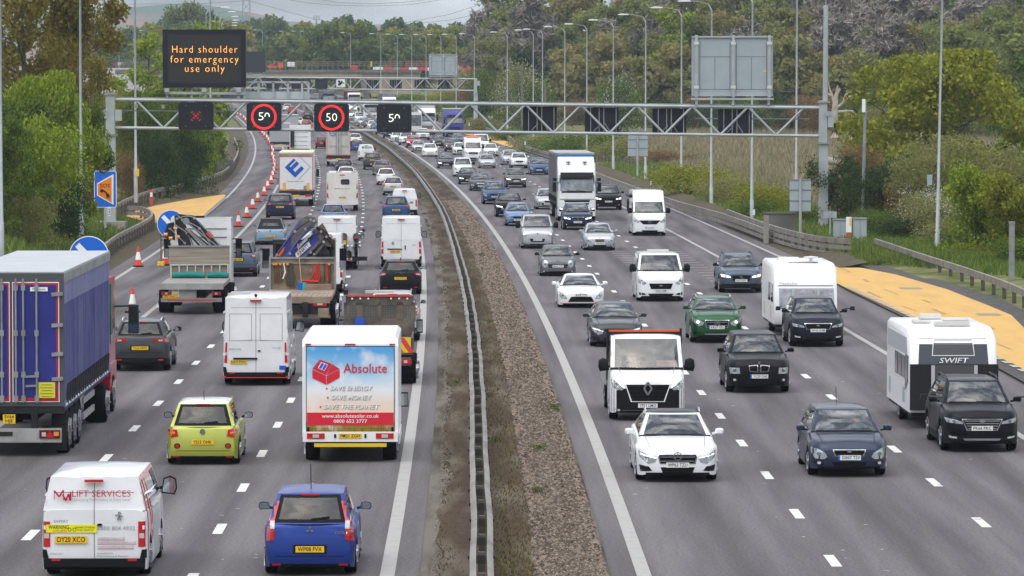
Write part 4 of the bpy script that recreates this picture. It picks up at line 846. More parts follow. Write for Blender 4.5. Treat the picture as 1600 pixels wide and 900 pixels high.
def decal(bv, poly, side, L_, off=.006, step=.12, thick=.02):
 """outline in front/rear elevation (x, z), in side elevation (y, z) or plan (x, y), laid on the body it belongs to"""
 bm = bmesh.new(); vs = [bm.verts.new((p[0], p[1], 0)) for p in poly]; bm.faces.new(vs)
 xs = [p[0] for p in poly]; zs_ = [p[1] for p in poly]
 for ax, lo, hi in ((0, min(xs), max(xs)), (1, min(zs_), max(zs_))):
  k = math.floor(lo / step) + 1
  while k * step < hi:
   co_ = [0, 0, 0]; no_ = [0, 0, 0]; co_[ax] = k * step; no_[ax] = 1
   bmesh.ops.bisect_plane(bm, geom=bm.verts[:] + bm.edges[:] + bm.faces[:], plane_co=co_, plane_no=no_); k += 1
 bmesh.ops.triangulate(bm, faces=bm.faces)
 D = {'F': Vector((0, -1, 0)), 'B': Vector((0, 1, 0)), 'R': Vector((-1, 0, 0)), 'L': Vector((1, 0, 0)), 'T': Vector((0, 0, -1))}[side]
 for v in bm.verts:
  a, b = v.co.x, v.co.y
  o = {'F': Vector((a, 20, b)), 'B': Vector((a, -20, b)), 'R': Vector((20, a, b)), 'L': Vector((-20, a, b)), 'T': Vector((a, b, 20))}[side]
  h = bv.ray_cast(o, D)
  if h[0] is None and side in 'FB':
   for dz in (.03, .06, .09, .13, .18):
    h = bv.ray_cast(o - Vector((0, 0, dz)), D)
    if h[0] is None: h = bv.ray_cast(o + Vector((-.03 if a > 0 else .03, 0, -dz)), D)
    if h[0] is not None: h = (Vector((a, h[0].y, b)),); break
  if h[0] is None:
   nr_ = bv.find_nearest(Vector(v.co.to_tuple()) if False else (o + D * (20 - (L_ / 2 - .2 if side in 'FB' else 1))))
   q = nr_[0]; q = Vector((a, q.y, b)) if side in 'FB' else Vector((q.x, a, b)) if side in 'RL' else Vector((a, b, q.z))
  else: q = h[0]
  v.co = q - D * off
 rim = [e for e in bm.edges if len(e.link_faces) == 1]
 if thick and rim:
  g_ = bmesh.ops.extrude_edge_only(bm, edges=rim)
  for v in g_['geom']:
   if isinstance(v, bmesh.types.BMVert): v.co += D * thick
 me = bpy.data.meshes.new('m'); bm.normal_update(); bm.to_mesh(me); bm.free()
 return me
def mirx(poly): return [(-x, z) for x, z in poly][::-1]
def box2(x, z, w, h): return [(x - w / 2, z - h / 2), (x + w / 2, z - h / 2), (x + w / 2, z + h / 2), (x - w / 2, z + h / 2)]
def oval(x, z, w, h, n=14): return [(x + w / 2 * math.cos(2 * math.pi * k / n), z + h / 2 * math.sin(2 * math.pi * k / n)) for k in range(n)]
WHEELS = {}
def wheel_parts(r, dark=False):
 k = (round(r, 2), dark)
 if k not in WHEELS:
  ty = MB().lathe([(r * .62, -.1), (r * .93, -.11), (r, -.08), (r, .08), (r * .93, .11), (r * .62, .1)], 'x', n=20).mesh('wheel', m_tyre, smooth=40)
  rm = MB().lathe([(r * .66, .06), (r * .66, .115), (r * .60, .115), (r * .58, .07)], 'x', n=20)
  for i in range(5):
   a = 2 * math.pi * i / 5; rm.bar((.095, 0, 0), (.095, math.cos(a) * r * .62, math.sin(a) * r * .62), .09, .03)
  rm.lathe([(.07, .07), (.06, .12)], 'x', n=8); rmm = rm.mesh('rim', m_rimd if dark else m_rim, smooth=40)
  WHEELS[k] = (ty, rmm)
 return WHEELS[k]
def add_wheel(root, x, y, r, dark=False, w=1.0):
 ty, rm = wheel_parts(r, dark); s = 1 if x > 0 else -1
 o = link('wheel', ty, root); o.location = (x, y, r); o.scale = (w, 1, 1)
 q = link('rim', rm, o); q.rotation_euler = (0, 0, 0 if s > 0 else math.pi)
 return o
INTERIOR = {}
def cabin_mesh(sp):
 k = (sp['W'], sp['H'], sp['yw'])
 if k in INTERIOR: return INTERIOR[k]
 mb = MB(); yf = sp['L'] / 2; hw = sp['W'] / 2; z = sp['zh']
 yd = yf - sp['yw'] - .28; mb.box((0, yd, z + .0), (hw * 1.65, .4, .08), 0)
 ys_ = yf - sp['yt'] - .28
 for y in (ys_, ys_ - .85)[:1 if sp.get('van') else 2]:
  for x in (-.37, .37): mb.box((x, y, z - .02), (.5, .16, .42), 1, taper=.86).box((x, y - .02, z + .27), (.27, .1, .17), 1, taper=.9)
 if sp.get('van'): mb.box((0, ys_ - .4, (z + sp['H']) / 2 - .06), (hw * 1.7, .04, sp['H'] - z - .16), 0)
 wl_ = []
 for i in range(12):
  a = 2 * math.pi * i / 12; wl_.append((.37 + .18 * math.cos(a), yd - .28 - .06 * math.sin(a), z + .04 + .17 * math.sin(a)))
 mb.tube(wl_ + wl_[:1], .016, 5, 0, cap=False)
 INTERIOR[k] = mb.mesh('cabin', [m_int, m_seat], smooth=40); return INTERIOR[k]
def star(x, z, r):                                            # ring with three spokes
 return [('ring', x, z, r)] + [('spoke', x, z, r, a) for a in (90, 210, 330)]
def badge_mesh(kind, x, z, y, s, front):
 mb = MB(); sg = 1 if front else -1; yy = y + .02 * sg
 def ring(r, t, cx=x, cz=z):
  n = 18
  for i in range(n):
   a, b = 2 * math.pi * i / n, 2 * math.pi * (i + 1) / n
   mb.add([(cx + q * math.cos(c), yy, cz + q * math.sin(c)) for q, c in ((r - t, a), (r, a), (r, b), (r - t, b))], [(0, 1, 2, 3)])
 if kind == 'star':
  ring(s, s * .16)
  for a in (90, 210, 330): mb.bar((x, yy, z), (x + s * math.cos(R(a)), yy, z + s * math.sin(R(a))), s * .2, s * .2)
 elif kind == 'oval': mb.add([(p[0], yy, p[1]) for p in oval(x, z, s * 2.4, s * 1.0)], [tuple(range(14))])
 elif kind == 'diamond':
  for p, q in (((0, 1.3), (.8, 0)), ((.8, 0), (0, -1.3)), ((0, -1.3), (-.8, 0)), ((-.8, 0), (0, 1.3))): mb.bar((x + p[0] * s, yy, z + p[1] * s), (x + q[0] * s, yy, z + q[1] * s), .03, s * .4)
 elif kind == 'ring': ring(s, s * .3)
 elif kind == 'slash': ring(s, s * .25); mb.bar((x - s * 2.6, yy, z - s * 1.3), (x + s * 2.6, yy, z + s * 1.3), .02, s * .22)
 elif kind == 'h': mb.add([(p[0], yy - .004 * sg, p[1]) for p in oval(x, z, s * 2.4, s * 1.2)], [tuple(range(14))])
 elif kind == 'disc': mb.add([(p[0], yy, p[1]) for p in oval(x, z, s * 2, s * 2)], [tuple(range(14))])
 elif kind == 'rings4':
  for i in range(4): ring(s * .62, s * .14, x + (i - 1.5) * s * .95)
 elif kind == 'tri':
  for a in (90, 210, 330):
   c, d_ = math.cos(R(a)), math.sin(R(a)); mb.add([(x + u * c * s - v * d_ * s, yy, z + u * d_ * s + v * c * s) for u, v in ((0, 0), (.5, .3), (1, 0), (.5, -.3))], [(0, 1, 2, 3)])
 elif kind == 'lion':
  for p, q in (((-.3, -1), (.1, .1)), ((.4, -1), (.1, .1)), ((.1, .1), (-.1, 1)), ((-.1, 1), (.6, .6)), ((.1, .1), (.9, -.1)), ((-.1, .3), (-.9, .2))): mb.bar((x + p[0] * s, yy, z + p[1] * s), (x + q[0] * s, yy, z + q[1] * s), .02, s * .24)
 elif kind == 'wing': mb.bar((x - s * 2, yy, z), (x + s * 2, yy, z), .02, s * .4).add([(p[0], yy, p[1]) for p in oval(x, z, s * .9, s * .9)], [tuple(range(14))])
 return mb
FRONT = {}
def front_parts(sp, st):
 """list of (part name, material, outline, mirrored)"""
 hw = sp['W'] / 2; a = sp['zn'] - .08; c = sp['cl']; out = []
 f = lambda pts: [(x * hw, a + z) for x, z in pts]
 hl = st.get('hl', 'std')
 HL = dict(std=[(.50, -.10), (.62, -.13), (.88, -.08), (.955, .0), (.93, .045), (.72, .01), (.54, -.05)],
   slim=[(.50, -.08), (.90, -.05), (.95, .03), (.74, .01), (.52, -.035)],
   round=[(.70 + .17 * math.cos(t), -.02 + .135 * math.sin(t)) for t in [2 * math.pi * k / 14 for k in range(14)]],
   big=[(.56, -.09), (.64, -.13), (.86, -.12), (.95, -.03), (.955, .06), (.80, .045), (.62, -.02)],
   tall=[(.60, -.13), (.86, -.12), (.95, -.02), (.94, .09), (.80, .05), (.66, -.04)],
   twin=[(.60, -.15), (.90, -.15), (.93, -.02), (.62, -.02)],
   van=[(.60, -.05), (.70, -.10), (.93, -.05), (.96, .10), (.90, .20), (.78, .08)],
   arrow=[(.50, -.03), (.55, -.1), (.72, -.13), (.92, -.02), (.95, .09), (.80, .05)])[hl]
 HL = [(x, z * 1.35 - .06) for x, z in HL]
 out.append(('headlight', st.get('hlm', m_hl), f(HL), True))
 if st.get('pupil', 1): cx = sum(p[0] for p in HL) / len(HL); cz = sum(p[1] for p in HL) / len(HL); out.append(('lamp', m_lit if st.get('lit') else m_hld, [(x, z) for x, z in oval(cx * hw, a + cz, .11, .085, 10)], True))
 if st.get('drl'): out.append(('running_light', m_drl, f([(HL[0][0], HL[0][1]), (HL[0][0] + .03, HL[0][1] - .012), (.90, st['drl']), (.90, st['drl'] + .025)]), True))
 gw, gt, gb, gw2 = st.get('gr', (.46, -.02, -.17, .38)); gw, gw2, gb = gw * 1.1, gw2 * 1.1, gt + (gb - gt) * 1.3; g_ = f([(-gw, gt), (gw, gt), (gw2, gb), (-gw2, gb)][::-1])
 if st.get('frame'): e = .02; out.append(('grille_frame', m_chrome if st['frame'] != 'white' else m_swhite, f([(-gw - .03, gt + e), (gw + .03, gt + e), (gw2 + .03, gb - e), (-gw2 - .03, gb - e)][::-1]), False))
 out.append(('grille', m_grille, g_, False, .012))
 for k in range(st.get('bars', 0)):
  t = (k + .5) / st['bars']; z = lerp(gt, gb, t); w = lerp(gw, gw2, t) * .95; out.append(('grille_bar', st.get('barm', m_chrome), f([(-w, z - .012), (w, z - .012), (w, z + .012), (-w, z + .012)]), False, .02))
 if st.get('kidney'):
  out[-1:] = [];
  for s in (-1, 1): out.append(('grille_frame', m_chrome, f([(s * .03, -.22), (s * .30, -.20), (s * .33, -.02), (s * .04, -.0)]), False, .01)); out.append(('grille', m_grille, f([(s * .06, -.20), (s * .275, -.185), (s * .30, -.04), (s * .065, -.02)]), False, .018))
 low = st.get('low', (.52, .30, .47)); zl0, zl1 = c + low[1] - .19, c + low[2] - .19
 out.append(('lower_intake', m_grille, [(-low[0] * hw * .86, zl0), (low[0] * hw * .86, zl0), (low[0] * hw, zl1), (-low[0] * hw, zl1)], False))
 fg = st.get('fog', 'std')
 if fg == 'std': out.append(('fog_surround', m_trim, [(.64 * hw, zl0 + .03), (.88 * hw, zl0 + .06), (.90 * hw, zl1 + .03), (.68 * hw, zl1)], True)); out.append(('fog_light', m_rev, oval(.77 * hw, (zl0 + zl1) / 2 + .03, .09, .07, 8), True, .014))
 if fg == 'vent': out.append(('fog_surround', m_trim, [(.62 * hw, zl0 + .05), (.90 * hw, zl0 + .03), (.93 * hw, zl1 + .05), (.70 * hw, zl1 + .02)], True))
 if fg == 'bright': out.append(('fog_surround', m_trim, [(.62 * hw, zl0 + .02), (.88 * hw, zl0 + .05), (.91 * hw, zl1 + .07), (.64 * hw, zl1 + .03)], True)); out.append(('fog_light', m_rev, [(.66 * hw, zl1 - .03), (.85 * hw, zl1 - .01), (.86 * hw, zl1 + .04), (.66 * hw, zl1 + .01)], True, .014))
 if sp.get('clad') or st.get('blackbumper'): out.insert(0, ('bumper_trim', m_trim, [(-.985 * hw, c + .03), (.985 * hw, c + .03), (.99 * hw, c + (.20 if not st.get('blackbumper') else st['blackbumper'])), (-.99 * hw, c + (.20 if not st.get('blackbumper') else st['blackbumper']))], False, .003))
 if st.get('skid'): out.append(('skid_strip', m_chrome, [(-.45 * hw, c + .09), (.45 * hw, c + .09), (.5 * hw, c + .14), (-.5 * hw, c + .14)], False, .014))
 return out
def rear_parts(sp, st):
 hw = sp['W'] / 2; zd = sp['zd']; c = sp['cl']; out = []; van = sp.get('van')
 tl = st.get('tl', 'std'); T = dict(std=[(.62, zd - .20), (.97, zd - .24), (.97, zd - .06), (.70, zd - .08)], tall=[(.76, zd - .30), (.95, zd - .34), (.93, zd - .06), (.86, zd + .10), (.755, zd + .36), (.66, zd + .38), (.755, zd + .05)],
  slim=[(.44, zd - .17), (.96, zd - .20), (.96, zd - .08), (.46, zd - .10)], vanlow=[(.83, .60), (.965, .60), (.965, 1.06), (.83, 1.06)], vantall=[(.86, .70), (.965, .68), (.955, 1.30), (.86, 1.30)], adam=[(.66, zd - .24), (.86, zd - .28), (.97, zd - .12), (.93, zd - .03), (.70, zd - .08)], edge=[(.76, zd - .26), (.95, zd - .28), (.92, zd - .05), (.82, zd + .18), (.72, zd + .2), (.78, zd + .0)], narrow=[(.66, zd - .14), (.97, zd - .20), (.97, zd - .05), (.70, zd - .07)])[tl]
 P_ = [(x * hw, z) for x, z in T]; out.append(('tail_light', m_tl, P_, True, .016))
 cx = sum(p[0] for p in P_) / len(P_); cz = sum(p[1] for p in P_) / len(P_)
 if van: out.append(('reverse_lens', m_rev, box2(cx, cz - .03, .09, .09), True, .02))
 else: out.append(('reverse_lens', st.get('lens', m_rev), box2(cx, cz - (.06 if tl in ('tall', 'edge') else .01), .13 if tl != 'tall' else .09, .05 if tl != 'tall' else .14), True, .02))
 if st.get('brake'): out.append(('brake_lamp', m_brake, oval(cx, cz + .02, .12, .06, 8), True, .024))
 bz = st.get('bump', .16 if not sp.get('clad') else .26)
 if van: bz = .22
 out.append(('bumper_trim', m_trim, [(-.955 * hw, c + .0), (.955 * hw, c + .0), (.965 * hw, c + bz), (-.965 * hw, c + bz)], False, .01 if not van else .05))
 if van:
  out.append(('corner_trim', m_trim, [(.86 * hw, c + bz), (.985 * hw, c + bz), (.985 * hw, c + bz + .16), (.90 * hw, c + bz + .16)], True, .03))
  zt = sp['H'] - .16
  out.append(('door_seam', m_seam, box2(0, (c + bz + zt) / 2, .016, zt - c - bz), False, .004))
  for z in (.95, 1.5, sp['H'] - .5): out.append(('hinge', m_swhite if st.get('hinge', 1) else m_trim, box2(.95 * hw, z, .07, .07), True, .03))
  out.append(('door_handle', m_trim, oval(.10, 1.0 if sp['H'] < 2.3 else 1.05, .10, .045, 10) if not st.get('vh') else box2(.2, 1.0, .06, .2), False, .03))
  out.append(('panel_line', m_seam, box2(0, sp['H'] - .34, hw * 1.5, .012), False, .004))
 if st.get('strip'): out.append(('trim_strip', st['strip'], [(-.6 * hw, zd - .15), (.6 * hw, zd - .15), (.6 * hw, zd - .11), (-.6 * hw, zd - .11)], False, .014))
 if st.get('reflect', 1): out.append(('rear_reflector', m_tl, box2(.72 * hw, c + bz * (.75 if van else .6) + .03, .16, .04), True, .026 if not van else .066))
 if st.get('recess', 1) and not van: out.append(('plate_recess', m_trim, box2(0, st.get('pz', zd - .30), .62, .16), False, .006))
 if not van: out.append(('tailgate_seam', m_seam if st.get('lightseam') else m_trim, [(-.74 * hw, c + bz + .155), (.74 * hw, c + bz + .155), (.74 * hw, c + bz + .168), (-.74 * hw, c + bz + .168)], False, .003))
 return out
PART_CACHE = {}
def vehicle(kind, name, label, cat, group, loc, rz, pm, front=True, plate=None, sp_over=None, st=None, detail=2, roofm=None, extra=None, people=False, trimm=None):
 sp = dict(SP[kind]); sp.update(sp_over or {}); st = st or {}
 key = (kind, repr(sorted((sp_over or {}).items())), repr(sorted((k, str(v)) for k, v in st.items())), front, detail, bool(extra))
 r = thing(name, label, cat, loc, rz, group); L_ = sp['L']; hw = sp['W'] / 2
 if key not in PART_CACHE:
  ent = []; mb, glass, bv = shell(sp)
  ent.append(('body', mb.mesh('body', [pm, m_trim, m_int, pm], smooth=50), None, True))
  for (side, n), (nm, fs) in glass.items():
   idx = sorted({i for f in fs for i in f}); mp_ = {i: k for k, i in enumerate(idx)}
   g_ = MB().add([mb.v[i] for i in idx], [tuple(mp_[i] for i in f) for f in fs]); ent.append((nm, g_.mesh(nm, m_glass if nm == 'windscreen' else m_rglass, smooth=60), None, False))
  pl = front_parts(sp, st) if front else rear_parts(sp, st)
  if detail < 2: pl = [p for p in pl if p[0] in ('headlight', 'grille', 'lower_intake', 'tail_light', 'bumper_trim', 'fog_surround', 'brake_lamp', 'door_seam', 'grille_frame', 'running_light', 'lamp', 'trim_strip')]
  sd = 'F' if front else 'B'
  for p in pl + (extra or []):
   nm, m_, poly, mi = p[:4]; off = p[4] if len(p) > 4 else .008; s_ = p[5] if len(p) > 5 else sd
   for q in ([poly, mirx(poly)] if mi else [poly]):
    me = decal(bv, q, s_, L_, off, .06); me.materials.append(m_); me.name = nm; ent.append((nm, me, None, False))
  if not front and not sp.get('van'):                # high brake light and wiper
   h = lv_pt(sp, .5, .93); ent.append(('high_brake_light', MB().box((0, h[1] - .06, h[2] + .02), (.34, .05, .03)).mesh('high_brake_light', m_tl), None, False))
   h = lv_pt(sp, .5, .16); h2 = lv_pt(sp, .3, .24); ent.append(('wiper', MB().bar((.02, h[1] - .12, h[2] + .0), (.36, h2[1] - .12, h2[2] + .0), .02, .03).mesh('wiper', m_black), None, False))
  if not front and sp.get('van'): ent.append(('high_brake_light', MB().box((0, -L_ / 2 + .0, sp['H'] - .12), (.34, .1, .045)).mesh('high_brake_light', m_tl), None, False))
  if front and detail == 2:
   for s in (-1, 1):
    a, b = s * hw * .66, s * hw * .74; me = decal(bv, [(a, L_ / 2 - .16), (a + .016, L_ / 2 - .16), (b + .016, L_ / 2 - sp['yw'] + .02), (b, L_ / 2 - sp['yw'] + .02)], 'T', L_, .003, .2, 0); me.materials.append(m_trim if max(pm.node_tree.nodes['Principled BSDF'].inputs['Base Color'].default_value[:3]) < .3 else m_seam); ent.append(('bonnet_seam', me, None, False))
  if front:
   wq = MB(); lv = sp['_lv']; yb_, zb_ = lv[0][2], lv[0][0]
   wq.bar((-.62, yb_ + .09, zb_ + .045), (.05, yb_ + .17, zb_ + .06), .025, .025).bar((.02, yb_ + .19, zb_ + .05), (.68, yb_ + .07, zb_ + .05), .025, .025)
   ent.append(('wiper', wq.mesh('wiper', m_black), None, False))
  if st.get('badge'):
   kd, s = st['badge']; z = st.get('bz', (sp['zn'] - .08 - .09) if front else sp['zd'] - .13); h = bv.ray_cast(Vector((0, 20 if front else -20, z)), Vector((0, -1 if front else 1, 0))); y = h[0].y if h[0] else (L_ / 2 if front else -L_ / 2)
   ent.append(('badge', badge_mesh(kd, st.get('bx', 0), z, y + (.02 if front else -.012), s, front).mesh('badge', st.get('badgem', m_chrome)), None, False))
  if st.get('rails'):
   for s in (-1, 1): z = sp['H'] + .03; ent.append(('roof_rail', MB().tube([(s * hw * .66, L_ / 2 - sp['yt'] - .15, z - .06), (s * hw * .67, L_ / 2 - sp['yt'] - .4, z), (s * hw * .67, -L_ / 2 + sp['rt'] + .4, z), (s * hw * .66, -L_ / 2 + sp['rt'] + .15, z - .07)], .022, 6).mesh('roof_rail', st['rails'], smooth=50), None, False))
  if st.get('aerial', 0): ent.append(('aerial', MB().tube([(0, -L_ / 2 + sp['rt'] + .25, sp['H']), (0, -L_ / 2 + sp['rt'] + .1, sp['H'] + st['aerial'])], .008, 4).mesh('aerial', m_black), None, False))
  if st.get('fin'): ent.append(('roof_fin', MB().prism([(-.09, 0), (.09, 0), (-.07, .09)], -.025, .025, 'x').mesh('roof_fin', m_black), (0, -L_ / 2 + sp['rt'] + .3, sp['H'] + .0), False))
  pz = st.get('pz', (sp['zn'] - .08 - .26) if front else sp['zd'] - .30); px = st.get('px', 0.0)
  h = [bv.ray_cast(Vector((px + dx, 20 if front else -20, pz + dz)), Vector((0, -1 if front else 1, 0)))[0] for dx in (-.2, 0, .2) for dz in (-.04, .04)]; h = [q.y for q in h if q]
  py = (max(h) + .022) if front else (min(h) - .022); py += st.get('py', 0)
  PART_CACHE[key] = (ent, (px, py, pz)); sp['_bv'] = bv
 ent, pp = PART_CACHE[key]
 for nm, me, l_, is_body in ent:
  o = link(nm, me, r)
  if l_: o.location = l_
  if is_body:
   for i, m_ in ((0, pm), (3, roofm or pm)): o.material_slots[i].link = 'OBJECT'; o.material_slots[i].material = m_
   if trimm: o.material_slots[1].link = 'OBJECT'; o.material_slots[1].material = trimm
 pk = ('plate', st.get('sq', 0))
 if pk not in PART_CACHE: PART_CACHE[pk] = MB().box((0, 0, 0), (.52, .014, .112) if not st.get('sq') else (.30, .014, .2)).mesh('number_plate', m_pw)
 o = link('number_plate', PART_CACHE[pk], r); o.location = pp; o.material_slots[0].link = 'OBJECT'; o.material_slots[0].material = m_pw if front else m_py
 if plate:
  sx = 0
  if plate.startswith('*'): plate = plate[1:]; sx = .035; MB().box((.238 if front else -.238, .008 if front else -.008, 0), (.045, .004, .11)).build('blue_band', m_pblue, o)
  lettering(plate, .074, m_ink, o, (-sx if front else sx, .012 if front else -.012, 0), front=front, width=.44 - sx, bold=True)
 elif detail > 0 and not st.get('sq'):
  if 'smudge' not in PART_CACHE:
   s_ = MB(); [s_.box((-.19 + .058 * i + (.03 if i > 3 else 0), 0, 0), (.036, .004, .07)) for i in range(7)]; PART_CACHE['smudge'] = s_.mesh('lettering', m_ink)
  q = link('lettering', PART_CACHE['smudge'], o); q.location = (0, .009 if front else -.009, 0)
 dk = st.get('darkrims', False)
 for sx in (-1, 1):
  for y in (L_ / 2 - sp['fo'], -L_ / 2 + sp['ro']): add_wheel(r, sx * (hw - .125), y, sp['wr'], dk)
 mk_ = ('mirror', kind, repr(sorted((sp_over or {}).items())))
 if mk_ not in PART_CACHE:
  big = 1.0 if not sp.get('van') else 1.35; lv = sp['_lv']; a = []
  for s in (-1, 1):
   bm = MB(); x = s * (hw + .10 * big); y = lv[0][2] - (.30 if not sp.get('van') else .12); z = lv[0][0] + .09 * big
   prof = [(-.11, -.06), (.08, -.075), (.115, -.02), (.10, .055), (.02, .08), (-.08, .06)]
   hh = 1.0 if not sp.get('van') else 1.75
   n = len(prof); vs = []
   for yy, k in ((-.045, 1.0), (.03, .95), (.08, .6)): vs += [(x + s * p[0] * big * k, y + yy, z + p[1] * big * hh * k) for p in prof]
   bm.add(vs, [tuple(range(n)), tuple(2 * n + i for i in range(n))[::-1]] + [(j * n + i, j * n + (i + 1) % n, (j + 1) * n + (i + 1) % n, (j + 1) * n + i) for j in (0, 1) for i in range(n)])
   bm.bar((s * (hw - .06), y + .02, z - .05), (x - s * .05, y, z - .03), .06, .05)
   gm = MB().add([(x + s * p[0] * big * .84, y - .052, z + p[1] * big * hh * .84) for p in prof], [tuple(range(n))])
   a.append((bm.mesh('wing_mirror', m_trim, smooth=50), gm.mesh('mirror_glass', m_mir)))
  PART_CACHE[mk_] = a
 for bm, gm in PART_CACHE[mk_]:
  o = link('wing_mirror', bm, r); o.material_slots[0].link = 'OBJECT'; o.material_slots[0].material = m_trim if st.get('mir') == 'black' or sp.get('van') else (st.get('mirm') or pm)
  link('mirror_glass', gm, o)
 if detail > 0:
  if '_lv' not in sp: pass
  o = link('cabin', cabin_mesh(sp), r)
 return r
def lv_pt(sp, u, v):
 a, b = sp['_lv'][0], sp['_lv'][-1]; w = lerp(a[4], b[4], v); return (lerp(-w, w, u), lerp(a[3], b[3], v), lerp(a[1], b[1], v))
def place(x, y, front, L_):                                   # where the near axle end touches the road in the photograph -> base of the vehicle
 g_ = ground(x, y); yw = yaw(g_.y); fwd = Vector((-math.sin(yw), math.cos(yw), 0))
 c = g_ + fwd * (L_ / 2 - .85); c.z = zr(c.y); return c, (yw + math.pi if front else yw)
# the traffic
PT = {k: paint(k, *v) for k, v in dict(
 white=((.76, .77, .78), 0.0, .3), cream=((.72, .70, .66), 0.0, .35), silver=((.42, .43, .45), .65, .3), grey=((.135, .14, .15), .4, .3), dkgrey=((.045, .048, .055), .4, .28), inkblack=((.012, .015, .025), .3, .26), inkblue=((.026, .036, .066), .4, .28), bluegrey=((.065, .092, .13), .4, .28),
 black=((.009, .009, .012), .2, .25), navy=((.012, .020, .060), .35, .28), blue=((.016, .045, .24), .35, .28), midblue=((.030, .072, .17), .4, .3), ltblue=((.10, .19, .36), .4, .3), sky=((.19, .29, .37), .35, .3),
 red=((.40, .016, .02), .2, .28), green=((.012, .078, .028), .4, .28), orange=((.72, .13, .01), 0.0, .3), lime=((.40, .44, .075), .35, .3), purple=((.045, .045, .27), .1, .35), dkred=((.17, .012, .02), .2, .3), bronze=((.10, .085, .075), .5, .3)).items()}
ON, OFF_ = 'oncoming traffic in the three lanes right of the reserve', 'departing traffic in the lanes left of the reserve'
NAMES = dict(hatch=('hatchback_car', 'car'), saloon=('saloon_car', 'car'), coupe=('sports_car', 'car'), mini=('small_car', 'car'), suv=('sport_utility_car', 'car'), bigsuv=('sport_utility_car', 'car'), mpv=('people_carrier', 'car'), smallvan=('small_van', 'van'), medvan=('medium_van', 'van'), bigvan=('large_van', 'van'))
def car(kind, x, y, front, p, label, plate=None, st=None, so=None, roof=None, detail=2, extra=None, trim=None, dx=0.0):
 sp = dict(SP[kind]); sp.update(so or {}); loc, rz = place(x, y, front, sp['L']); nm, cat = NAMES[kind]
 return vehicle(kind, nm, label, cat, ON if front else OFF_, loc, rz, PT[p], front, plate, so, st, detail, PT[roof] if roof else None, extra, trimm=trim)
rA = car('saloon', 1056, 750, 1, 'white', 'white saloon with black glass roof and ringed star grille, nearest of the oncoming cars', 'WP63 TZU', dict(hl='arrow', gr=(.42, -.03, -.175, .37), bars=2, frame=1, badge=('star', .095), bz=.60, fog='vent', low=(.42, .25, .38), drl=-.03, rails=m_chrome, mirm=PT['white']), dict(W=1.86), roof='black')
rB = car('hatch', 1322, 742, 1, 'inkblue', 'dark blue grey hatchback with clear headlights and blue-banded plate, two people inside', '*DE07 TSV', dict(hl='big', hlm=m_hl, gr=(.36, -.03, -.125, .31), frame=1, badge=('oval', .045), bz=.60, pz=.46, fog='std', low=(.45, .27, .36), aerial=.35), dict(W=1.80, L=4.34))
rC = car('suv', 1528, 703, 1, 'black', 'black sport utility car with chrome barred grille and extended mirrors towing a black-fronted caravan', 'PK66 PKC', dict(hl='slim', gr=(.46, -.06, -.25, .34), bars=4, frame=1, badge=('h', .065), bz=.78, fog='bright', low=(.5, .26, .36), skid=1, rails=m_black, pz=.60), dict(W=1.88, H=1.69, L=4.7, zn=.95, zh=1.14))
rD = car('suv', 1183, 612, 1, 'black', 'black boxy sport utility car with twin kidney grilles and round lamps', '*YC59 OAE', dict(hl='twin', kidney=1, gr=(.3, 0, -.1, .3), badge=('disc', .035), bz=.90, badgem=m_chrome, fog='std', low=(.4, .28, .42), pz=.50), dict(W=1.86, L=4.57, H=1.67, wt=.585, clad=0))
rE = car('saloon', 962, 541, 1, 'dkgrey', 'dark grey low hatchback with slanted bright lamps half hidden behind the white dropside lorry', None, dict(hl='arrow', gr=(.42, -.03, -.16, .36), drl=-.03, fog='vent', low=(.5, .22, .36)), dict(L=4.42, H=1.44, W=1.80, rb=.15, rt=.6))
rF = car('suv', 1118, 535, 1, 'green', 'bright green sport utility car with ringed star grille', 'KR67 GPJ', dict(hl='arrow', gr=(.40, -.04, -.22, .36), bars=2, frame=1, badge=('star', .10), bz=.71, fog='vent', skid=1, rails=m_chrome, lit=1, pz=.56, low=(.5, .26, .36)), dict(W=1.81, H=1.55, L=4.42, clad=0))
rG = car('suv', 1275, 541, 1, 'inkblack', 'dark sport utility car with oval badge and towing mirrors pulling the plain white caravan', 'NV16 UUM', dict(hl='slim', gr=(.44, -.03, -.17, .37), frame=1, badge=('oval', .05), bz=.75, fog='bright', low=(.5, .25, .34), pz=.58), dict(W=1.86, H=1.64))
rH = car('coupe', 907, 480, 1, 'white', 'low white sports coupe with black intake and thin red bumper edging', 'BVZ 775', dict(hl='tall', gr=(.40, -.14, -.30, .52), fog='none', low=(.60, .22, .24), badge=('ring', .04), bz=.59, pz=.53), None, extra=[('red_edging', m_barred, [(-.86, .185), (-.40, .185), (-.40, .205), (-.86, .205)], True, .03)], dx=0)
rI = car('medvan', 1031, 470, 1, 'white', 'white medium van with dark oval-badged grille and roof beacon', 'NK22 UXM', dict(hl='van', gr=(.46, -.14, -.32, .38), badge=('oval', .07), bz=.67, pz=.45, low=(.55, .26, .36), fog='vent', hlm=m_hl, mirm=PT['white']), None)
rJ = car('suv', 1156, 457, 1, 'bluegrey', 'slate grey sport utility car with slash badge grille and white lamps', 'HG19 KRT', dict(hl='slim', gr=(.40, -.06, -.24, .36), badge=('slash', .055), bz=.69, drl=-.0, hlm=m_drl, fog='vent', skid=0, mir='black', rails=m_black, low=(.45, .24, .34), pz=.55), dict(W=1.86, H=1.65, L=4.43))
rK = car('mini', 871, 431, 1, 'grey', 'grey retro small car with two round lamps and oval grille', 'MX61 LYD', dict(hl='round', gr=(.50, -.11, -.24, .44), frame=1, bars=1, badge=('wing', .04), bz=.74, fog='std', low=(.5, .22, .28), mir='black', aerial=.4, pz=.48), None, roof='dkgrey')
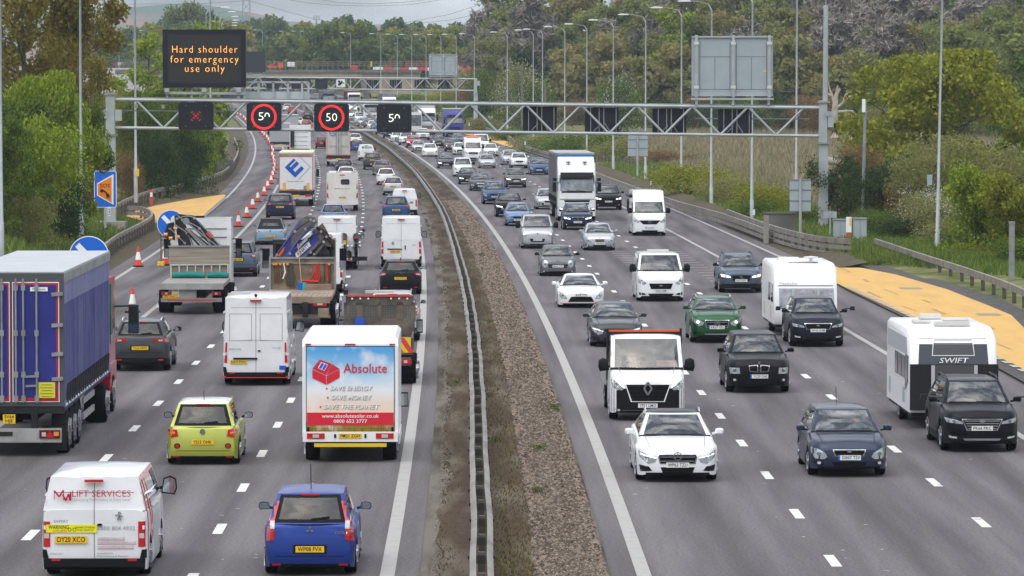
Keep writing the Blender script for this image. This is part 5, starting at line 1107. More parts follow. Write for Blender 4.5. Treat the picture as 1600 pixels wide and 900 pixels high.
rL = car('saloon', 936, 391, 1, 'silver', 'silver older saloon with small upright chrome grille and twin oval lamps', 'YS05 OKZ', dict(hl='std', hlm=m_hl, gr=(.26, -.01, -.14, .22), bars=3, frame=1, badge=('star', .04), bz=.71, fog='std', low=(.45, .25, .34), mirm=PT['silver']), dict(W=1.75, L=4.55))
rM = car('smallvan', 839, 388, 1, 'silver', 'silver high-roofed people van with trapezoid grille and one mirror over the lane line', '*EJ14 KXO', dict(hl='van', hlm=m_hl, lit=1, gr=(.42, -.28, -.42, .36), frame=0, low=(.5, .24, .29), fog='vent', badge=('oval', .05), bz=.84, aerial=.4, pz=.50), None)
rN = car('suv', 902, 359, 1, 'navy', 'dark blue sport utility car with diamond badge before the white lorry cab', 'YK18 MUA', dict(hl='slim', hlm=m_drl, gr=(.36, -.05, -.19, .10), frame=1, badge=('diamond', .085), bz=.75, low=(.5, .25, .35), pz=.50), dict(W=1.84, H=1.61))
rO = car('bigvan', 1014, 368, 1, 'white', 'white tall camper van with bicycle rack on its side, inner oncoming lane line', '*SL70 HAF', dict(hl='van', gr=(.58, -.04, -.22, .36), bars=1, barm=m_trim, badge=('ring', .09), bz=.84, low=(.5, .26, .34), fog='none', pz=.50, mir='black'), dict(H=2.7))
rP = car('bigsuv', 950, 328, 1, 'black', 'black boxy sport utility car beside the white lorry cab', 'DK61 AKJ', dict(hl='slim', hlm=m_drl, gr=(.5, -.04, -.17, .48), low=(.5, .25, .38), pz=.62, mir='black'), dict(W=1.98, H=1.78))
rQ = car('hatch', 855, 327, 1, 'silver', 'silver car half hidden behind the grey lorry trailer side', None, dict(hl='std', gr=(.25, -.03, -.12, .2)), dict(W=1.75))
rR = car('hatch', 809, 353, 1, 'ltblue', 'light blue small hatchback with pale interior light on its windscreen', 'YM54 LKA', dict(hl='big', gr=(.36, -.03, -.11, .32), badge=('oval', .035), bz=.63, low=(.5, .25, .35), fog='std'), dict(L=3.95, W=1.69, H=1.47))
rS = car('suv', 796, 339, 1, 'black', 'black sleek sport utility car behind the light blue hatchback', None, dict(hl='slim', hlm=m_drl, gr=(.40, -.06, -.24, .36), low=(.6, .25, .36), fog='vent'), dict(W=1.93, H=1.65))
rT = car('suv', 773, 319, 1, 'midblue', 'mid blue sport utility car with slash badge behind the black sleek one', None, dict(hl='tall', gr=(.36, -.05, -.19, .33), badge=('slash', .05), bz=.72, low=(.5, .25, .34), fog='bright'), dict(W=1.89, H=1.70))
rU = car('saloon', 751, 298, 1, 'dkgrey', 'dark saloon with square chrome grille and one lit fog lamp', None, dict(hl='twin', gr=(.36, 0, -.15, .34), bars=4, low=(.5, .25, .33)), dict(W=1.88, H=1.48))
rV = car('suv', 806, 293, 1, 'bronze', 'dark brown sport utility car with lit lamps, alone between two lane lines', '*MV15 GCX', dict(hl='slim', hlm=m_drl, gr=(.44, -.04, -.16, .3), frame=1, badge=('disc', .06), bz=.78, low=(.5, .25, .34), mir='black'), dict(W=1.82, H=1.66))
rW = car('hatch', 732, 288, 1, 'black', 'black hatchback between the white small van and the dark saloon', None, dict(hl='slim', hlm=m_drl, gr=(.38, -.03, -.14, .33)), dict(W=1.8))
rX = car('smallvan', 723, 276, 1, 'white', 'white small van with gaping black trapezoid intake, nearest the far bend', None, dict(hl='van', hlm=m_hl, gr=(.38, -.30, -.47, .50), low=(.5, .24, .27), fog='vent', badge=('oval', .05), bz=.82), dict(H=1.80, W=1.8))
rY = car('hatch', 761, 263, 1, 'silver', 'silver family hatchback with split grille beside the white light-bar van', None, dict(hl='std', hlm=m_hl, gr=(.30, -.06, -.12, .28), low=(.5, .25, .35)), None)
rZ = car('mpv', 842, 273, 1, 'midblue', 'blue people carrier by the trailer corner of the white lorry', None, dict(hl='tall', hlm=m_hl, gr=(.36, -.05, -.12, .33), low=(.5, .26, .36)), dict(W=1.84))
for a in (
 ('suv', 811, 263, 'white', 'white sport utility car with dark wide grille in front of a silver people carrier', dict(hl='slim', gr=(.44, -.05, -.16, .36), low=(.5, .25, .35), lit=1), dict(W=1.78, H=1.61)),
 ('mpv', 797, 258, 'silver', 'silver people carrier just behind the white wide-grilled sport utility car', dict(hl='tall', gr=(.30, -.05, -.12, .3)), None),
 ('hatch', 767, 244, 'white', 'white hatchback right of the orange light-bar van', dict(hl='slim', gr=(.36, -.04, -.10, .33)), None),
 ('hatch', 719, 242, 'white', 'white car half hidden left of the orange light-bar van', dict(hl='big', hlm=m_hl), dict(L=4.0, W=1.7)),
 ('hatch', 697, 263, 'dkgrey', 'dark grey hatchback with one lit lamp left of the white small van', dict(hl='slim', lit=1, hlm=m_drl), None),
 ('mpv', 672, 245, 'white', 'white rounded car with plain plate near the gravel edge', dict(hl='tall', hlm=m_hl, gr=(.36, -.20, -.30, .30), low=(.5, .25, .30)), dict(H=1.56, L=4.3)),
 ('hatch', 654, 238, 'silver', 'silver small hatchback left of the white rounded car', dict(hl='tall', hlm=m_hl), dict(L=4.0, W=1.7)),
 ('suv', 646, 231, 'red', 'red sport utility car, the only red one of the oncoming cars', dict(hl='slim', hlm=m_drl, gr=(.36, -.04, -.16, .33)), dict(H=1.62)),
 ('bigsuv', 635, 227, 'white', 'white off-road car peeping behind the red one', dict(hl='twin', gr=(.4, -.02, -.14, .4)), None),
 ('mini', 621, 222, 'white', 'small rounded white car with a round lamp left of the white off-road car', dict(hl='round', hlm=m_hl), dict(L=4.2, W=1.8, H=1.5)),
 ('suv', 609, 216, 'dkgrey', 'dark small sport utility car with pale bonnet just under the lower boom', dict(hl='slim'), None),
 ('hatch', 596, 211, 'black', 'black car partly behind the unlit half of the right speed signal', dict(hl='slim'), None),
 ('suv', 685, 231, 'dkgrey', 'dark sport utility car with lit lamps below the purple lorry', dict(hl='round', lit=1, gr=(.3, -.03, -.15, .25)), None),
 ('suv', 707, 237, 'bronze', 'brown grey sport utility car with round lamp right of the dark one', dict(hl='tall', lit=1, gr=(.3, -.03, -.15, .25)), dict(W=1.9)),
 ('suv', 661, 219, 'cream', 'cream sport utility car behind the row under the lower boom', dict(hl='slim', gr=(.4, -.03, -.14, .33)), None),
 ('hatch', 717, 226, 'bluegrey', 'grey blue hatchback right below the purple lorry cab', dict(hl='slim'), None),
 ('saloon', 568, 197, 'silver', 'silver car bonnet first behind the far lattice brace', dict(hl='tall'), None),
 ('hatch', 577, 199.5, 'dkgrey', 'dark hatchback beside the far silver car', dict(hl='tall'), None),
 ('hatch', 583, 203, 'white', 'white hatchback next to the right speed signal left edge', dict(hl='tall'), None),
 ('hatch', 589, 206, 'midblue', 'blue car glimpsed at the left edge of the right speed signal', dict(hl='tall'), None),
):
 kind, x, y, p, lab, st, so = a; car(kind, x, y, 1, p, lab, None, st, so, detail=1)
rLB = car('bigvan', 739, 251, 1, 'white', 'white high van with an orange light bar on its roof', None, dict(hl='van', gr=(.5, -.03, -.2, .42), low=(.5, .26, .34)), None, detail=1)
MB().box((0, 1.0, 2.72), (1.5, .35, .16)).build('light_bar', mat('orange lens', (.85, .16, .03), .3), rLB)
car('medvan', 752, 236, 1, 'white', 'white van with clear side glass behind the orange light-bar van', None, dict(hl='van', gr=(.5, -.05, -.2, .42)), dict(H=2.1), detail=1)
car('medvan', 563, 193, 1, 'white', 'white van far off beside the middle speed signal', None, dict(hl='van', gr=(.4, -.1, -.3, .42)), None, detail=1)
car('bigvan', 550, 189, 1, 'white', 'white large van just right of the lit fifty signal', None, dict(hl='van', gr=(.4, -.1, -.3, .42)), None, detail=1)
VP = [('panel_line', m_seam, [(s * .12 + a0, z0), (s * .12 + a0 + (.014 if z1 - z0 > .1 else b0), z0), (s * .12 + a0 + (.014 if z1 - z0 > .1 else b0), z1), (s * .12 + a0, z1)], True, .005) for s in (1,) for a0, b0, z0, z1 in ((0, 0, 1.36, 2.16), (.66, 0, 1.36, 2.16), (0, .67, 1.35, 1.362), (0, .67, 2.15, 2.162))]
lB = car('mpv', 487, 893, 0, 'blue', 'bright blue hatchback with tall red lamps, nearest the reserve at the bottom', 'WP08 FVX', dict(tl='tall', badge=('tri', .085), bz=.86, pz=.50, bump=.05, aerial=.48, recess=1, brake=0), dict(W=1.70, L=3.9, H=1.54, zd=.98, zh=.98, ro=.62, clad=0, wt=.64))
lettering('COLT', .05, m_chrome, lB, (.58, -1.95 - .035, .80), width=.24, bold=True)
lA = car('medvan', 154, 899, 0, 'white', 'white lift service van with red lettering and yellow warning strip, bottom left', None, dict(tl='vanlow', bump=.26), dict(W=1.92, H=1.92, L=4.65))
lD = car('mini', 320, 723, 0, 'lime', 'lime green small hatchback with white roof', 'YS15 OHK', dict(tl='adam', lens=m_ind, brake=0, badge=('disc', .065), bz=.80, pz=.55, bump=.03, recess=0, aerial=.25, mir='black'), dict(W=1.73, L=3.7, H=1.49, zd=.93), roof='white', extra=[('fog_surround', m_trim, oval(.60, .46, .15, .13, 12), True, .01), ('fog_light', m_tl, oval(.60, .46, .10, .09, 10), True, .02)])
MB().box((0, -1.50, 1.36), (.42, .03, .05)).build('yellow_sticker', m_yel, lD); MB().box((0, -1.505, 1.41), (.26, .03, .04)).build('red_sticker', m_barred, lD)
lF = car('bigvan', 402, 600, 0, 'white', 'tall white panel van with red bumper strip in the middle lane', 'KX19 PWO', dict(tl='vantall', bump=.18, px=-.52, pz=.72), dict(W=2.0, H=2.68, L=6.0), extra=VP)
lG = car('suv', 222, 578, 0, 'dkgrey', 'dark grey sport utility car emerging past the blue lorry cab', 'YG16 HWN', dict(tl='slim', badge=('rings4', .07), bz=.93, bump=.22, rails=m_chrome, pz=.74), dict(W=1.83, H=1.60, L=4.39))
lL = car('hatch', 626, 459, 0, 'black', 'black hatchback with wide red lamps ahead of the dark tipper', 'YD19 TUJ', dict(tl='narrow', brake=0, bump=.15, fin=1, recess=0, badge=('oval', .03), bz=.93, pz=.70), dict(W=1.82, L=4.38, H=1.47))
lM = car('bigvan', 627, 417, 0, 'white', 'white panel van with black mirrors beside the reserve', 'HF64 YSE', dict(tl='vantall', vh=1, badge=('lion', .085), bx=-.42, bz=1.22, pz=.80, px=-.30, bump=.2), dict(W=2.05, H=2.52, L=5.4))
lN = car('bigvan', 527, 420, 0, 'white', 'white panel van carrying motorcycles on a rear rack', None, dict(tl='vantall'), dict(H=2.6, L=5.6))
lO = car('bigvan', 501, 457, 0, 'white', 'white panel van overlapped by the blue folding crane', None, dict(tl='vantall'), dict(H=2.6, L=5.6))
lR = car('bigsuv', 438, 343, 0, 'navy', 'dark blue large sport utility car with full-width silver trim strip by the cones', 'YM69 ZLT', dict(tl='slim', strip=m_chrome, bump=.26, skid=1, pz=.86, badge=('rings4', .07), bz=1.13), dict(W=1.97, H=1.74, L=5.0))
lS = car('mini', 423, 382, 0, 'sky', 'pale blue convertible with black fabric hood and round rear', 'KX13 UXD', dict(tl='narrow', bump=.06, pz=.50, recess=0, badge=('disc', .05), bz=.80), dict(W=1.81, L=4.28, H=1.48, zd=.90, zh=.95, rb=.55, rt=1.05, wt=.56), roof='black')
for o in [c for c in lS.children if c.name.startswith('body')]:
 hood = MB(); sp = dict(SP['mini']); sp.update(dict(W=1.81, L=4.28, H=1.48, zd=.90, zh=.95, rb=.55, rt=1.05, wt=.56)); shell(sp)
 n_ = 7; vs = [];
 for v in (0, .35, .7, 1.0, 1.06):
  for k in range(n_):
   u = .02 + .96 * k / (n_ - 1); q = lv_pt(sp, u, min(v, 1)); vs.append((q[0] * 1.01, q[1] - .12 * (1 - (2 * u - 1) ** 2) - .02 + (.5 if v > 1 else 0), q[2] + (.03 if v > .9 else 0)))
 hood.add(vs, [(j * n_ + i, j * n_ + i + 1, (j + 1) * n_ + i + 1, (j + 1) * n_ + i) for j in range(4) for i in range(n_ - 1) if not (j in (1,) and 1 <= i <= 4)]); hood.build('fabric_hood', mat('black canvas', (.02, .02, .021), .9), lS, smooth=50)
lT = car('suv', 372, 432, 0, 'bluegrey', 'dark slate sport utility car squeezed between the two crane lorries', None, dict(tl='narrow', brake=0, bump=.24), dict(W=1.85, H=1.65))
lU = car('hatch', 521, 355, 0, 'ltblue', 'light blue car roof showing above the motorcycle van', None, dict(tl='std'), None)
lV = car('hatch', 538, 273, 0, 'navy', 'dark navy estate car with red lamps behind the tall white trailer doors', 'HK65 ELV', dict(tl='narrow', strip=m_chrome, bump=.12, recess=0, pz=.80), dict(L=4.5))
for a in (
 ('hatch', 541, 286, 'white', 'white car roof just above the white motorhome', dict(tl='narrow'), None),
 ('bigsuv', 582, 265, 'dkgrey', 'grey sport utility car with black rear bumper near the reserve', dict(tl='narrow', pz=.98), dict(W=1.9, H=1.72)),
 ('saloon', 597, 274, 'grey', 'grey saloon with boot spoiler behind the white hatchback', dict(tl='narrow', pz=.84), None),
 ('hatch', 603, 289, 'white', 'white hatchback with swept red lamps near the reserve', dict(tl='narrow', pz=.42), dict(L=3.9, W=1.7)),
 ('hatch', 614, 305, 'silver', 'silver hatchback with tall red lamps near the reserve', dict(tl='edge', pz=.72), dict(L=3.95, W=1.72)),
 ('smallvan', 632, 336, 'white', 'white small van behind the blue sport utility car', dict(tl='vanlow'), dict(H=1.84)),
 ('suv', 619, 346, 'midblue', 'blue sport utility car just ahead of the white black-mirrored van', dict(tl='narrow', pz=.78, lens=m_rev), dict(W=1.84, H=1.68)),
 ('hatch', 555, 226, 'white', 'white car right of the tall trailer doors, farther one', dict(tl='std'), None),
 ('hatch', 557, 238, 'blue', 'blue car with yellow plate right of the tall trailer doors', dict(tl='std', pz=.7), None),
 ('hatch', 503, 232, 'dkred', 'dark car with red lamps left of the tall trailer doors', dict(tl='edge'), dict(W=1.7)),
 ('mpv', 479, 205, 'orange', 'bright orange car below the middle of the near gantry', dict(tl='edge'), dict(H=1.75)),
 ('bigsuv', 481, 191, 'black', 'black large car just ahead of the orange car', dict(tl='edge'), dict(H=1.8)),
 ('hatch', 466, 197, 'white', 'white car between the grey box lorry and the orange car', dict(tl='std'), None),
 ('hatch', 449, 174, 'white', 'white car in the far queue left of the lit fifty signal, farther', dict(tl='std'), None),
 ('hatch', 457, 178, 'red', 'red-lamped silver car in the far queue left of the lit fifty signal', dict(tl='std'), None),
 ('hatch', 441, 170, 'black', 'black car leading the far queue above the speed signals', dict(tl='std'), None),
):
 kind, x, y, p, lab, st, so = a; car(kind, x, y, 0, p, lab, None, st, so, detail=1)
lW = car('smallvan', 572, 251, 0, 'white', 'white small van with teal panel lettering on its rear', None, dict(tl='vanlow'), dict(H=1.82), detail=1)
MB().box((-.38, -2.26, 1.5), (.22, .02, .22)).build('teal_panel', mat('teal', (.02, .42, .36), .5), lW); lettering('SMITHS', .16, m_signgrey, lW, (.2, -2.27, 1.5), width=.9, bold=True) if False else MB().box((.18, -2.26, 1.5), (.8, .02, .14)).build('dark_panel', m_signgrey, lW)
red_ink = mat('red lettering', (.48, .015, .04), .5); grey_ink = mat('grey lettering', (.30, .32, .34), .5); m_fluo = mat('yellow strip', (.78, .76, .02), .5)
yb = -4.65 / 2 - .012
def rear_text(root, t, h, m, x, z, w, y=yb, **k): return lettering(t, h, m, root, (x, y, z), width=w, **k)
rear_text(lA, 'LIFT SERVICES', .115, red_ink, .13, 1.56, 1.06, y=yb - .008)
rear_text(lA, 'Optimising Performance at Every Level', .05, grey_ink, .13, 1.455, 1.04, y=yb - .004)
lg = MB(); zz = 1.53
for p, q in (((-.72, -.07), (-.72, .09)), ((-.72, .09), (-.63, -.02)), ((-.63, -.02), (-.55, .1)), ((-.55, .1), (-.55, -.08)), ((-.57, .02), (-.51, -.09)), ((-.51, -.09), (-.46, .03)), ((-.46, .03), (-.43, -.09)), ((-.43, -.09), (-.42, .07))): lg.bar((p[0], yb - .006, zz + p[1]), (q[0], yb - .006, zz + q[1]), .012, .03)
lg.build('logo', red_ink, lA)
MB().box((-.41, yb - .006, .93), (.92, .01, .145)).build('warning_strip', m_fluo, lA)
rear_text(lA, 'WARNING', .07, m_ink, -.64, .955, .37, y=yb - .014, bold=True); rear_text(lA, 'CYCLISTS', .045, m_barred, -.62, .885, .26, y=yb - .014, bold=True); rear_text(lA, 'BEWARE OF PASSING', .035, m_ink, -.16, .95, .36, y=yb - .014); rear_text(lA, 'THIS VEHICLE', .03, m_ink, -.16, .90, .30, y=yb - .014)
cyc = MB()
for s in (-1, 1):
 for i in range(10): a0, a1 = 2 * math.pi * i / 10, 2 * math.pi * (i + 1) / 10; cyc.bar((-.40 + s * .045 + .03 * math.cos(a0), yb - .014, .915 + .03 * math.sin(a0)), (-.40 + s * .045 + .03 * math.cos(a1), yb - .014, .915 + .03 * math.sin(a1)), .006, .007)
cyc.build('cyclist_symbol', m_ink, lA)
rear_text(lA, 'EXPERT', .045, m_chrome, -.60, 1.06, .26); rear_text(lA, '0800 804 4932', .07, grey_ink, .40, .935, .68)
for t, z, w in (('mwliftservices.co.uk', .76, .50), ('mwplatformliftservices.co.uk', .685, .70), ('mwservicesliftsupplies.co.uk', .60, .66)):
 rear_text(lA, t, .032, grey_ink, .06 + w / 2, z, w); MB().box((.06 + w / 2, yb - .004, z - .035), (w, .006, .008)).build('underline', red_ink, lA)
rear_text(lA, 'Installations', .036, grey_ink, .20, .48, .28); rear_text(lA, 'Maintenance & Repairs', .036, grey_ink, .33, .43, .55); rear_text(lA, 'VAN-001', .036, grey_ink, -.68, .47, .24)
ln = MB()
for s in (-.4, .2, .5, .8): pass
bm_ = badge_mesh('lion', .45, 1.16, yb, .075, False); bm_.build('badge', m_chrome, lA)
npx = [c for c in lA.children if c.name.startswith('number_plate')][0]; npx.location = (-.42, yb - .02, .73)
for c in list(npx.children): bpy.data.objects.remove(c)
lettering('OY20 XCO', .082, m_ink, npx, (0, -.012, 0), width=.46, bold=True); npx.scale = (1.12, 1, 1.15)
sw = MB(); hwv = .96 + .0                                    # red swooshes on the side panel
for k, (y0_, y1_, w) in enumerate(((-2.0, -1.55, .14), (-1.55, -1.15, .09), (-1.2, -.7, .16), (-.85, -.45, .06))):
 pass
for (y0_, z0_, y1_, z1_, y2_, z2_, w) in ((-2.2, 1.75, -2.02, 1.1, -2.1, .5, .12), (-1.9, 1.78, -1.45, 1.1, -1.5, .42, .16), (-1.45, 1.76, -1.0, 1.1, -1.1, .4, .10)):
 sp = dict(SP['medvan']); sp.update(dict(W=1.92, H=1.92, L=4.65))
 if 'bvA' not in globals(): bvA = shell(sp)[2]
 me = decal(bvA, [(y0_, z0_), (y0_ + w, z0_), (y1_ + w, z1_), (y2_ + w, z2_), (y2_, z2_), (y1_, z1_)], 'R', 4.65, .006, .15); me.materials.append(red_ink); link('red_swoosh', me, lA)
rear_text(lF, 'SPRINTER', .05, m_seam, -.62, 1.10, .36, y=-3.03); rear_text(lF, '314 CDI', .05, m_seam, .62, 1.14, .24, y=-3.03); MB().box((0, -3.035, .27), (1.96, .02, .06)).build('red_bumper_strip', m_barred, lF); MB().box((-.32, -3.03, .82), (.72, .03, .05)).build('plate_light_bar', m_trim, lF); MB().box((.80, -3.025, .55), (.2, .01, .12)).build('blue_sticker', m_pblue, lF)
MB().lathe([(.03, 0), (.05, .06), (.02, .1)], c=(0, -2.95, 2.66), n=8).build('rear_camera', m_black, lF)
rear_text(lM, 'BOXER', .04, m_seam, .66, 1.12, .22, y=-2.72); MB().box((-.33, -2.715, .92), (.72, .03, .05)).build('plate_light_bar', m_trim, lM); rear_text(lL, 'FOCUS', .04, m_chrome, 0, .90, .42, y=-2.28) if False else None
q = rI; MB().box((0, .1, 2.05), (.9, .25, .09)).build('roof_beacon', mat('clear beacon', (.6, .6, .58), .3), q)
lettering('FOCUS', .035, m_chrome, lL, (0, -2.235, .96), width=.40)
MB().tube([(1.06, 1.2, 2.35), (1.06, -2.4, 2.35)], .11, 8).build('awning', m_black, rO); bk = thing('bicycle', 'dark bicycle carried upright on the side of the white camper van', 'bicycle', rO.location, rO.rotation_euler.z)
for y in (.55, -.45):
 t_ = MB(); ps_ = [(1.16, y + .33 * math.cos(2 * math.pi * i / 14), 1.75 + .33 * math.sin(2 * math.pi * i / 14)) for i in range(15)]; t_.tube(ps_, .03, 5, cap=False).build('wheel', m_tyre, bk)
MB().tube([(1.16, -.45, 1.75), (1.16, .05, 1.7), (1.16, .4, 2.15), (1.16, -.2, 2.15), (1.16, .05, 1.7)], .025, 5).tube([(1.16, .4, 2.15), (1.16, .55, 1.75)], .025, 5).build('frame', m_black, bk)
for r_, hw_ in ((rC, .94), (rG, .93)):
 for s in (-1, 1):
  y = 1.05; MB().box((s * (hw_ + .36), y, 1.28), (.17, .08, .14), taper=.85).bar((s * (hw_ + .1), y, 1.27), (s * (hw_ + .3), y, 1.28), .03, .03).build('towing_mirror', m_black, r_)
m_skin = mat('skin', (.50, .30, .22), .6)
def person(loc, rz, label, shirt, hair, hat=None, driving=True):
 me = bpy.data.meshes.new('person'); V = [(0, 0, .0), (0, -.05, .25), (0, -.06, .46), (0, -.03, .56), (0, .0, .70), (-.19, -.05, .44), (-.25, .14, .27), (-.17, .40, .30), (.19, -.05, .44), (.25, .14, .27), (.17, .40, .30), (-.11, .36, .03), (-.12, .46, -.36), (.11, .36, .03), (.12, .46, -.36), (0, .02, .76)]
 E_ = [(0, 1), (1, 2), (2, 3), (3, 4), (2, 5), (5, 6), (6, 7), (2, 8), (8, 9), (9, 10), (0, 11), (11, 12), (0, 13), (13, 14), (4, 15)]
 rad = [.15, .16, .12, .055, .095, .075, .05, .04, .075, .05, .04, .085, .055, .085, .055, .085]
 me.from_pydata(V, E_, []); o = bpy.data.objects.new('person', me); C.objects.link(o); m1 = o.modifiers.new('s', 'SKIN'); o.modifiers.new('u', 'SUBSURF').levels = 1
 for i, sv in enumerate(me.skin_vertices[0].data): sv.radius = (rad[i], rad[i] * .85); sv.use_root = i == 0
 bpy.context.view_layer.update(); ev = o.evaluated_get(bpy.context.evaluated_depsgraph_get()); nm = bpy.data.meshes.new_from_object(ev); nm.materials.clear(); nm.materials.append(shirt); nm.materials.append(m_skin)
 for p in nm.polygons: p.material_index = 1 if p.center.z > .53 or p.center.y > .3 and p.center.z > .2 else 0; p.use_smooth = True
 bpy.data.objects.remove(o); o = link('person', nm); o.location = loc; o.rotation_euler = (0, 0, rz); tag(o, label, 'person')
 hm = MB()
 if hat: hm.lathe([(.17, .775), (.165, .79), (.10, .80), (.09, .87), (.0, .88)], c=(0, .01, 0), n=16).build('sun_hat', hat, o, smooth=40)
 else: hm.lathe([(.098, .70), (.105, .76), (.095, .82), (.05, .865), (0, .87)], c=(0, -.02, 0), n=14).build('hair', hair, o, smooth=60)
 fm = MB().box((0, .085, .715), (.02, .03, .04)).box((-.035, .075, .735), (.03, .02, .012)).box((.035, .075, .735), (.03, .02, .012)).box((0, .075, .675), (.05, .02, .012)); fm.build('face_features', mat('face detail', (.16, .08, .06), .7), o)
 return o
m_dhair = mat('dark hair', (.03, .02, .015), .8); m_lhair = mat('pale hair', (.35, .3, .25), .8)
def seat_person(car_, L_, yt, xs, zseat, label, shirt, hair, hat=None):
 loc = car_.matrix_basis @ Vector((xs, L_ / 2 - yt - .12, zseat)); return person(loc, car_.rotation_euler.z, label, shirt, hair, hat)
bpy.context.view_layer.update()
sh = lambda n, c: mat('shirt ' + n, c, .9)
seat_person(rB, 4.34, 2.0, .37, .55, 'driver in pale blue top in the dark blue grey hatchback', sh('pale blue', (.35, .42, .5)), m_dhair)
seat_person(rB, 4.34, 2.0, -.37, .55, 'passenger with white sun hat in the dark blue grey hatchback', sh('white', (.6, .6, .58)), m_lhair, m_swhite)
seat_person(rA, 4.8, 2.3, .37, .50, 'driver in dark top in the nearest white saloon', sh('black', (.03, .03, .035)), m_dhair)
seat_person(rC, 4.8, 2.0, .37, .72, 'driver in grey top in the car towing the black-fronted caravan', sh('grey', (.2, .2, .21)), m_lhair); seat_person(rD, 4.57, 2.0, .37, .72, 'driver in dark red top in the twin-kidney black car', sh('maroon', (.14, .03, .03)), m_lhair)
seat_person(rG, 4.55, 1.98, .37, .66, 'driver in pale top in the car towing the white caravan', sh('cream', (.5, .47, .4)), m_dhair)
for c_, L__, yt_, zs_, lb_, cl_ in ((rF, 4.42, 1.98, .62, 'the green car', (.25, .25, .27)), (rI, 5.0, 1.65, .80, 'the white medium van', (.05, .1, .2)), (rJ, 4.43, 1.98, .66, 'the slate grey car with slash badge', (.3, .3, .32)), (rK, 3.85, 1.55, .50, 'the grey retro small car', (.4, .38, .36)), (rL, 4.55, 2.3, .50, 'the silver older saloon', (.1, .12, .2)), (rM, 4.5, 1.65, .72, 'the silver high-roofed people van', (.3, .1, .1)), (rN, 4.55, 1.98, .64, 'the dark blue car with diamond badge', (.2, .22, .25)), (rO, 5.95, 1.4, .9, 'the white camper van', (.6, .12, .05)), (rE, 4.42, 2.3, .5, 'the dark grey low hatchback', (.3, .3, .33))):
 seat_person(c_, L__, yt_, .37, zs_, 'driver glimpsed through the windscreen of ' + lb_, sh(lb_, cl_), m_dhair)
# lorries, trailers, caravans
def base(x, y, front, off, name, label, cat):
 g_ = ground(x, y); yw = yaw(g_.y); fwd = Vector((-math.sin(yw), math.cos(yw), 0)); c = g_ + fwd * off; c.z = zr(c.y)
 return thing(name, label, cat, c, yw + math.pi if front else yw, ON if front else OFF_)
def bigwheels(r, ys, hw, rad=.5, twin=False, m=m_rim):
 for y in ys:
  for s in (-1, 1):
   o = add_wheel(r, s * (hw - .16), y, rad, False, 1.5 if not twin else 2.6)
m_chassis = mat('chassis', (.022, .022, .024), .7, var=.4, vscale=2); m_mud = mat('mud flap', (.02, .02, .021), .8)
m_alu = mat('dirty aluminium', (.40, .40, .39), .5, .4, var=.25, vscale=2); m_grub = mat('grubby white', (.56, .55, .52), .6, var=.2, vscale=1)
m_curtgrey = mat('grey curtain', (.19, .19, .22), .5, var=.2, vscale=1, stretch=(1, 1, .3)); m_curtblue = mat('blue curtain', (.105, .11, .30), .45, var=.28, vscale=1.2, col2=(.20, .20, .34), stretch=(1, 3, .35)); m_doorblue = mat('blue door', (.028, .034, .21), .45, var=.2, vscale=1.2)
def plate_on(r, loc, txt, front=False, sq=False, w=.52):
 o = MB().box((0, 0, 0), (.30 if sq else w, .014, .22 if sq else .115)).build('number_plate', m_pw if front else m_py, r); o.location = loc; yy = .012 if front else -.012
 if sq:
  for i, t in enumerate(txt.split(' ')): lettering(t, .075, m_ink, o, (0, yy, .05 - .1 * i), front=front, width=.23 if i == 0 else .18, bold=True)
 elif txt: lettering(txt, .075, m_ink, o, (0, yy, 0), front=front, width=w * .84, bold=True)
 return o
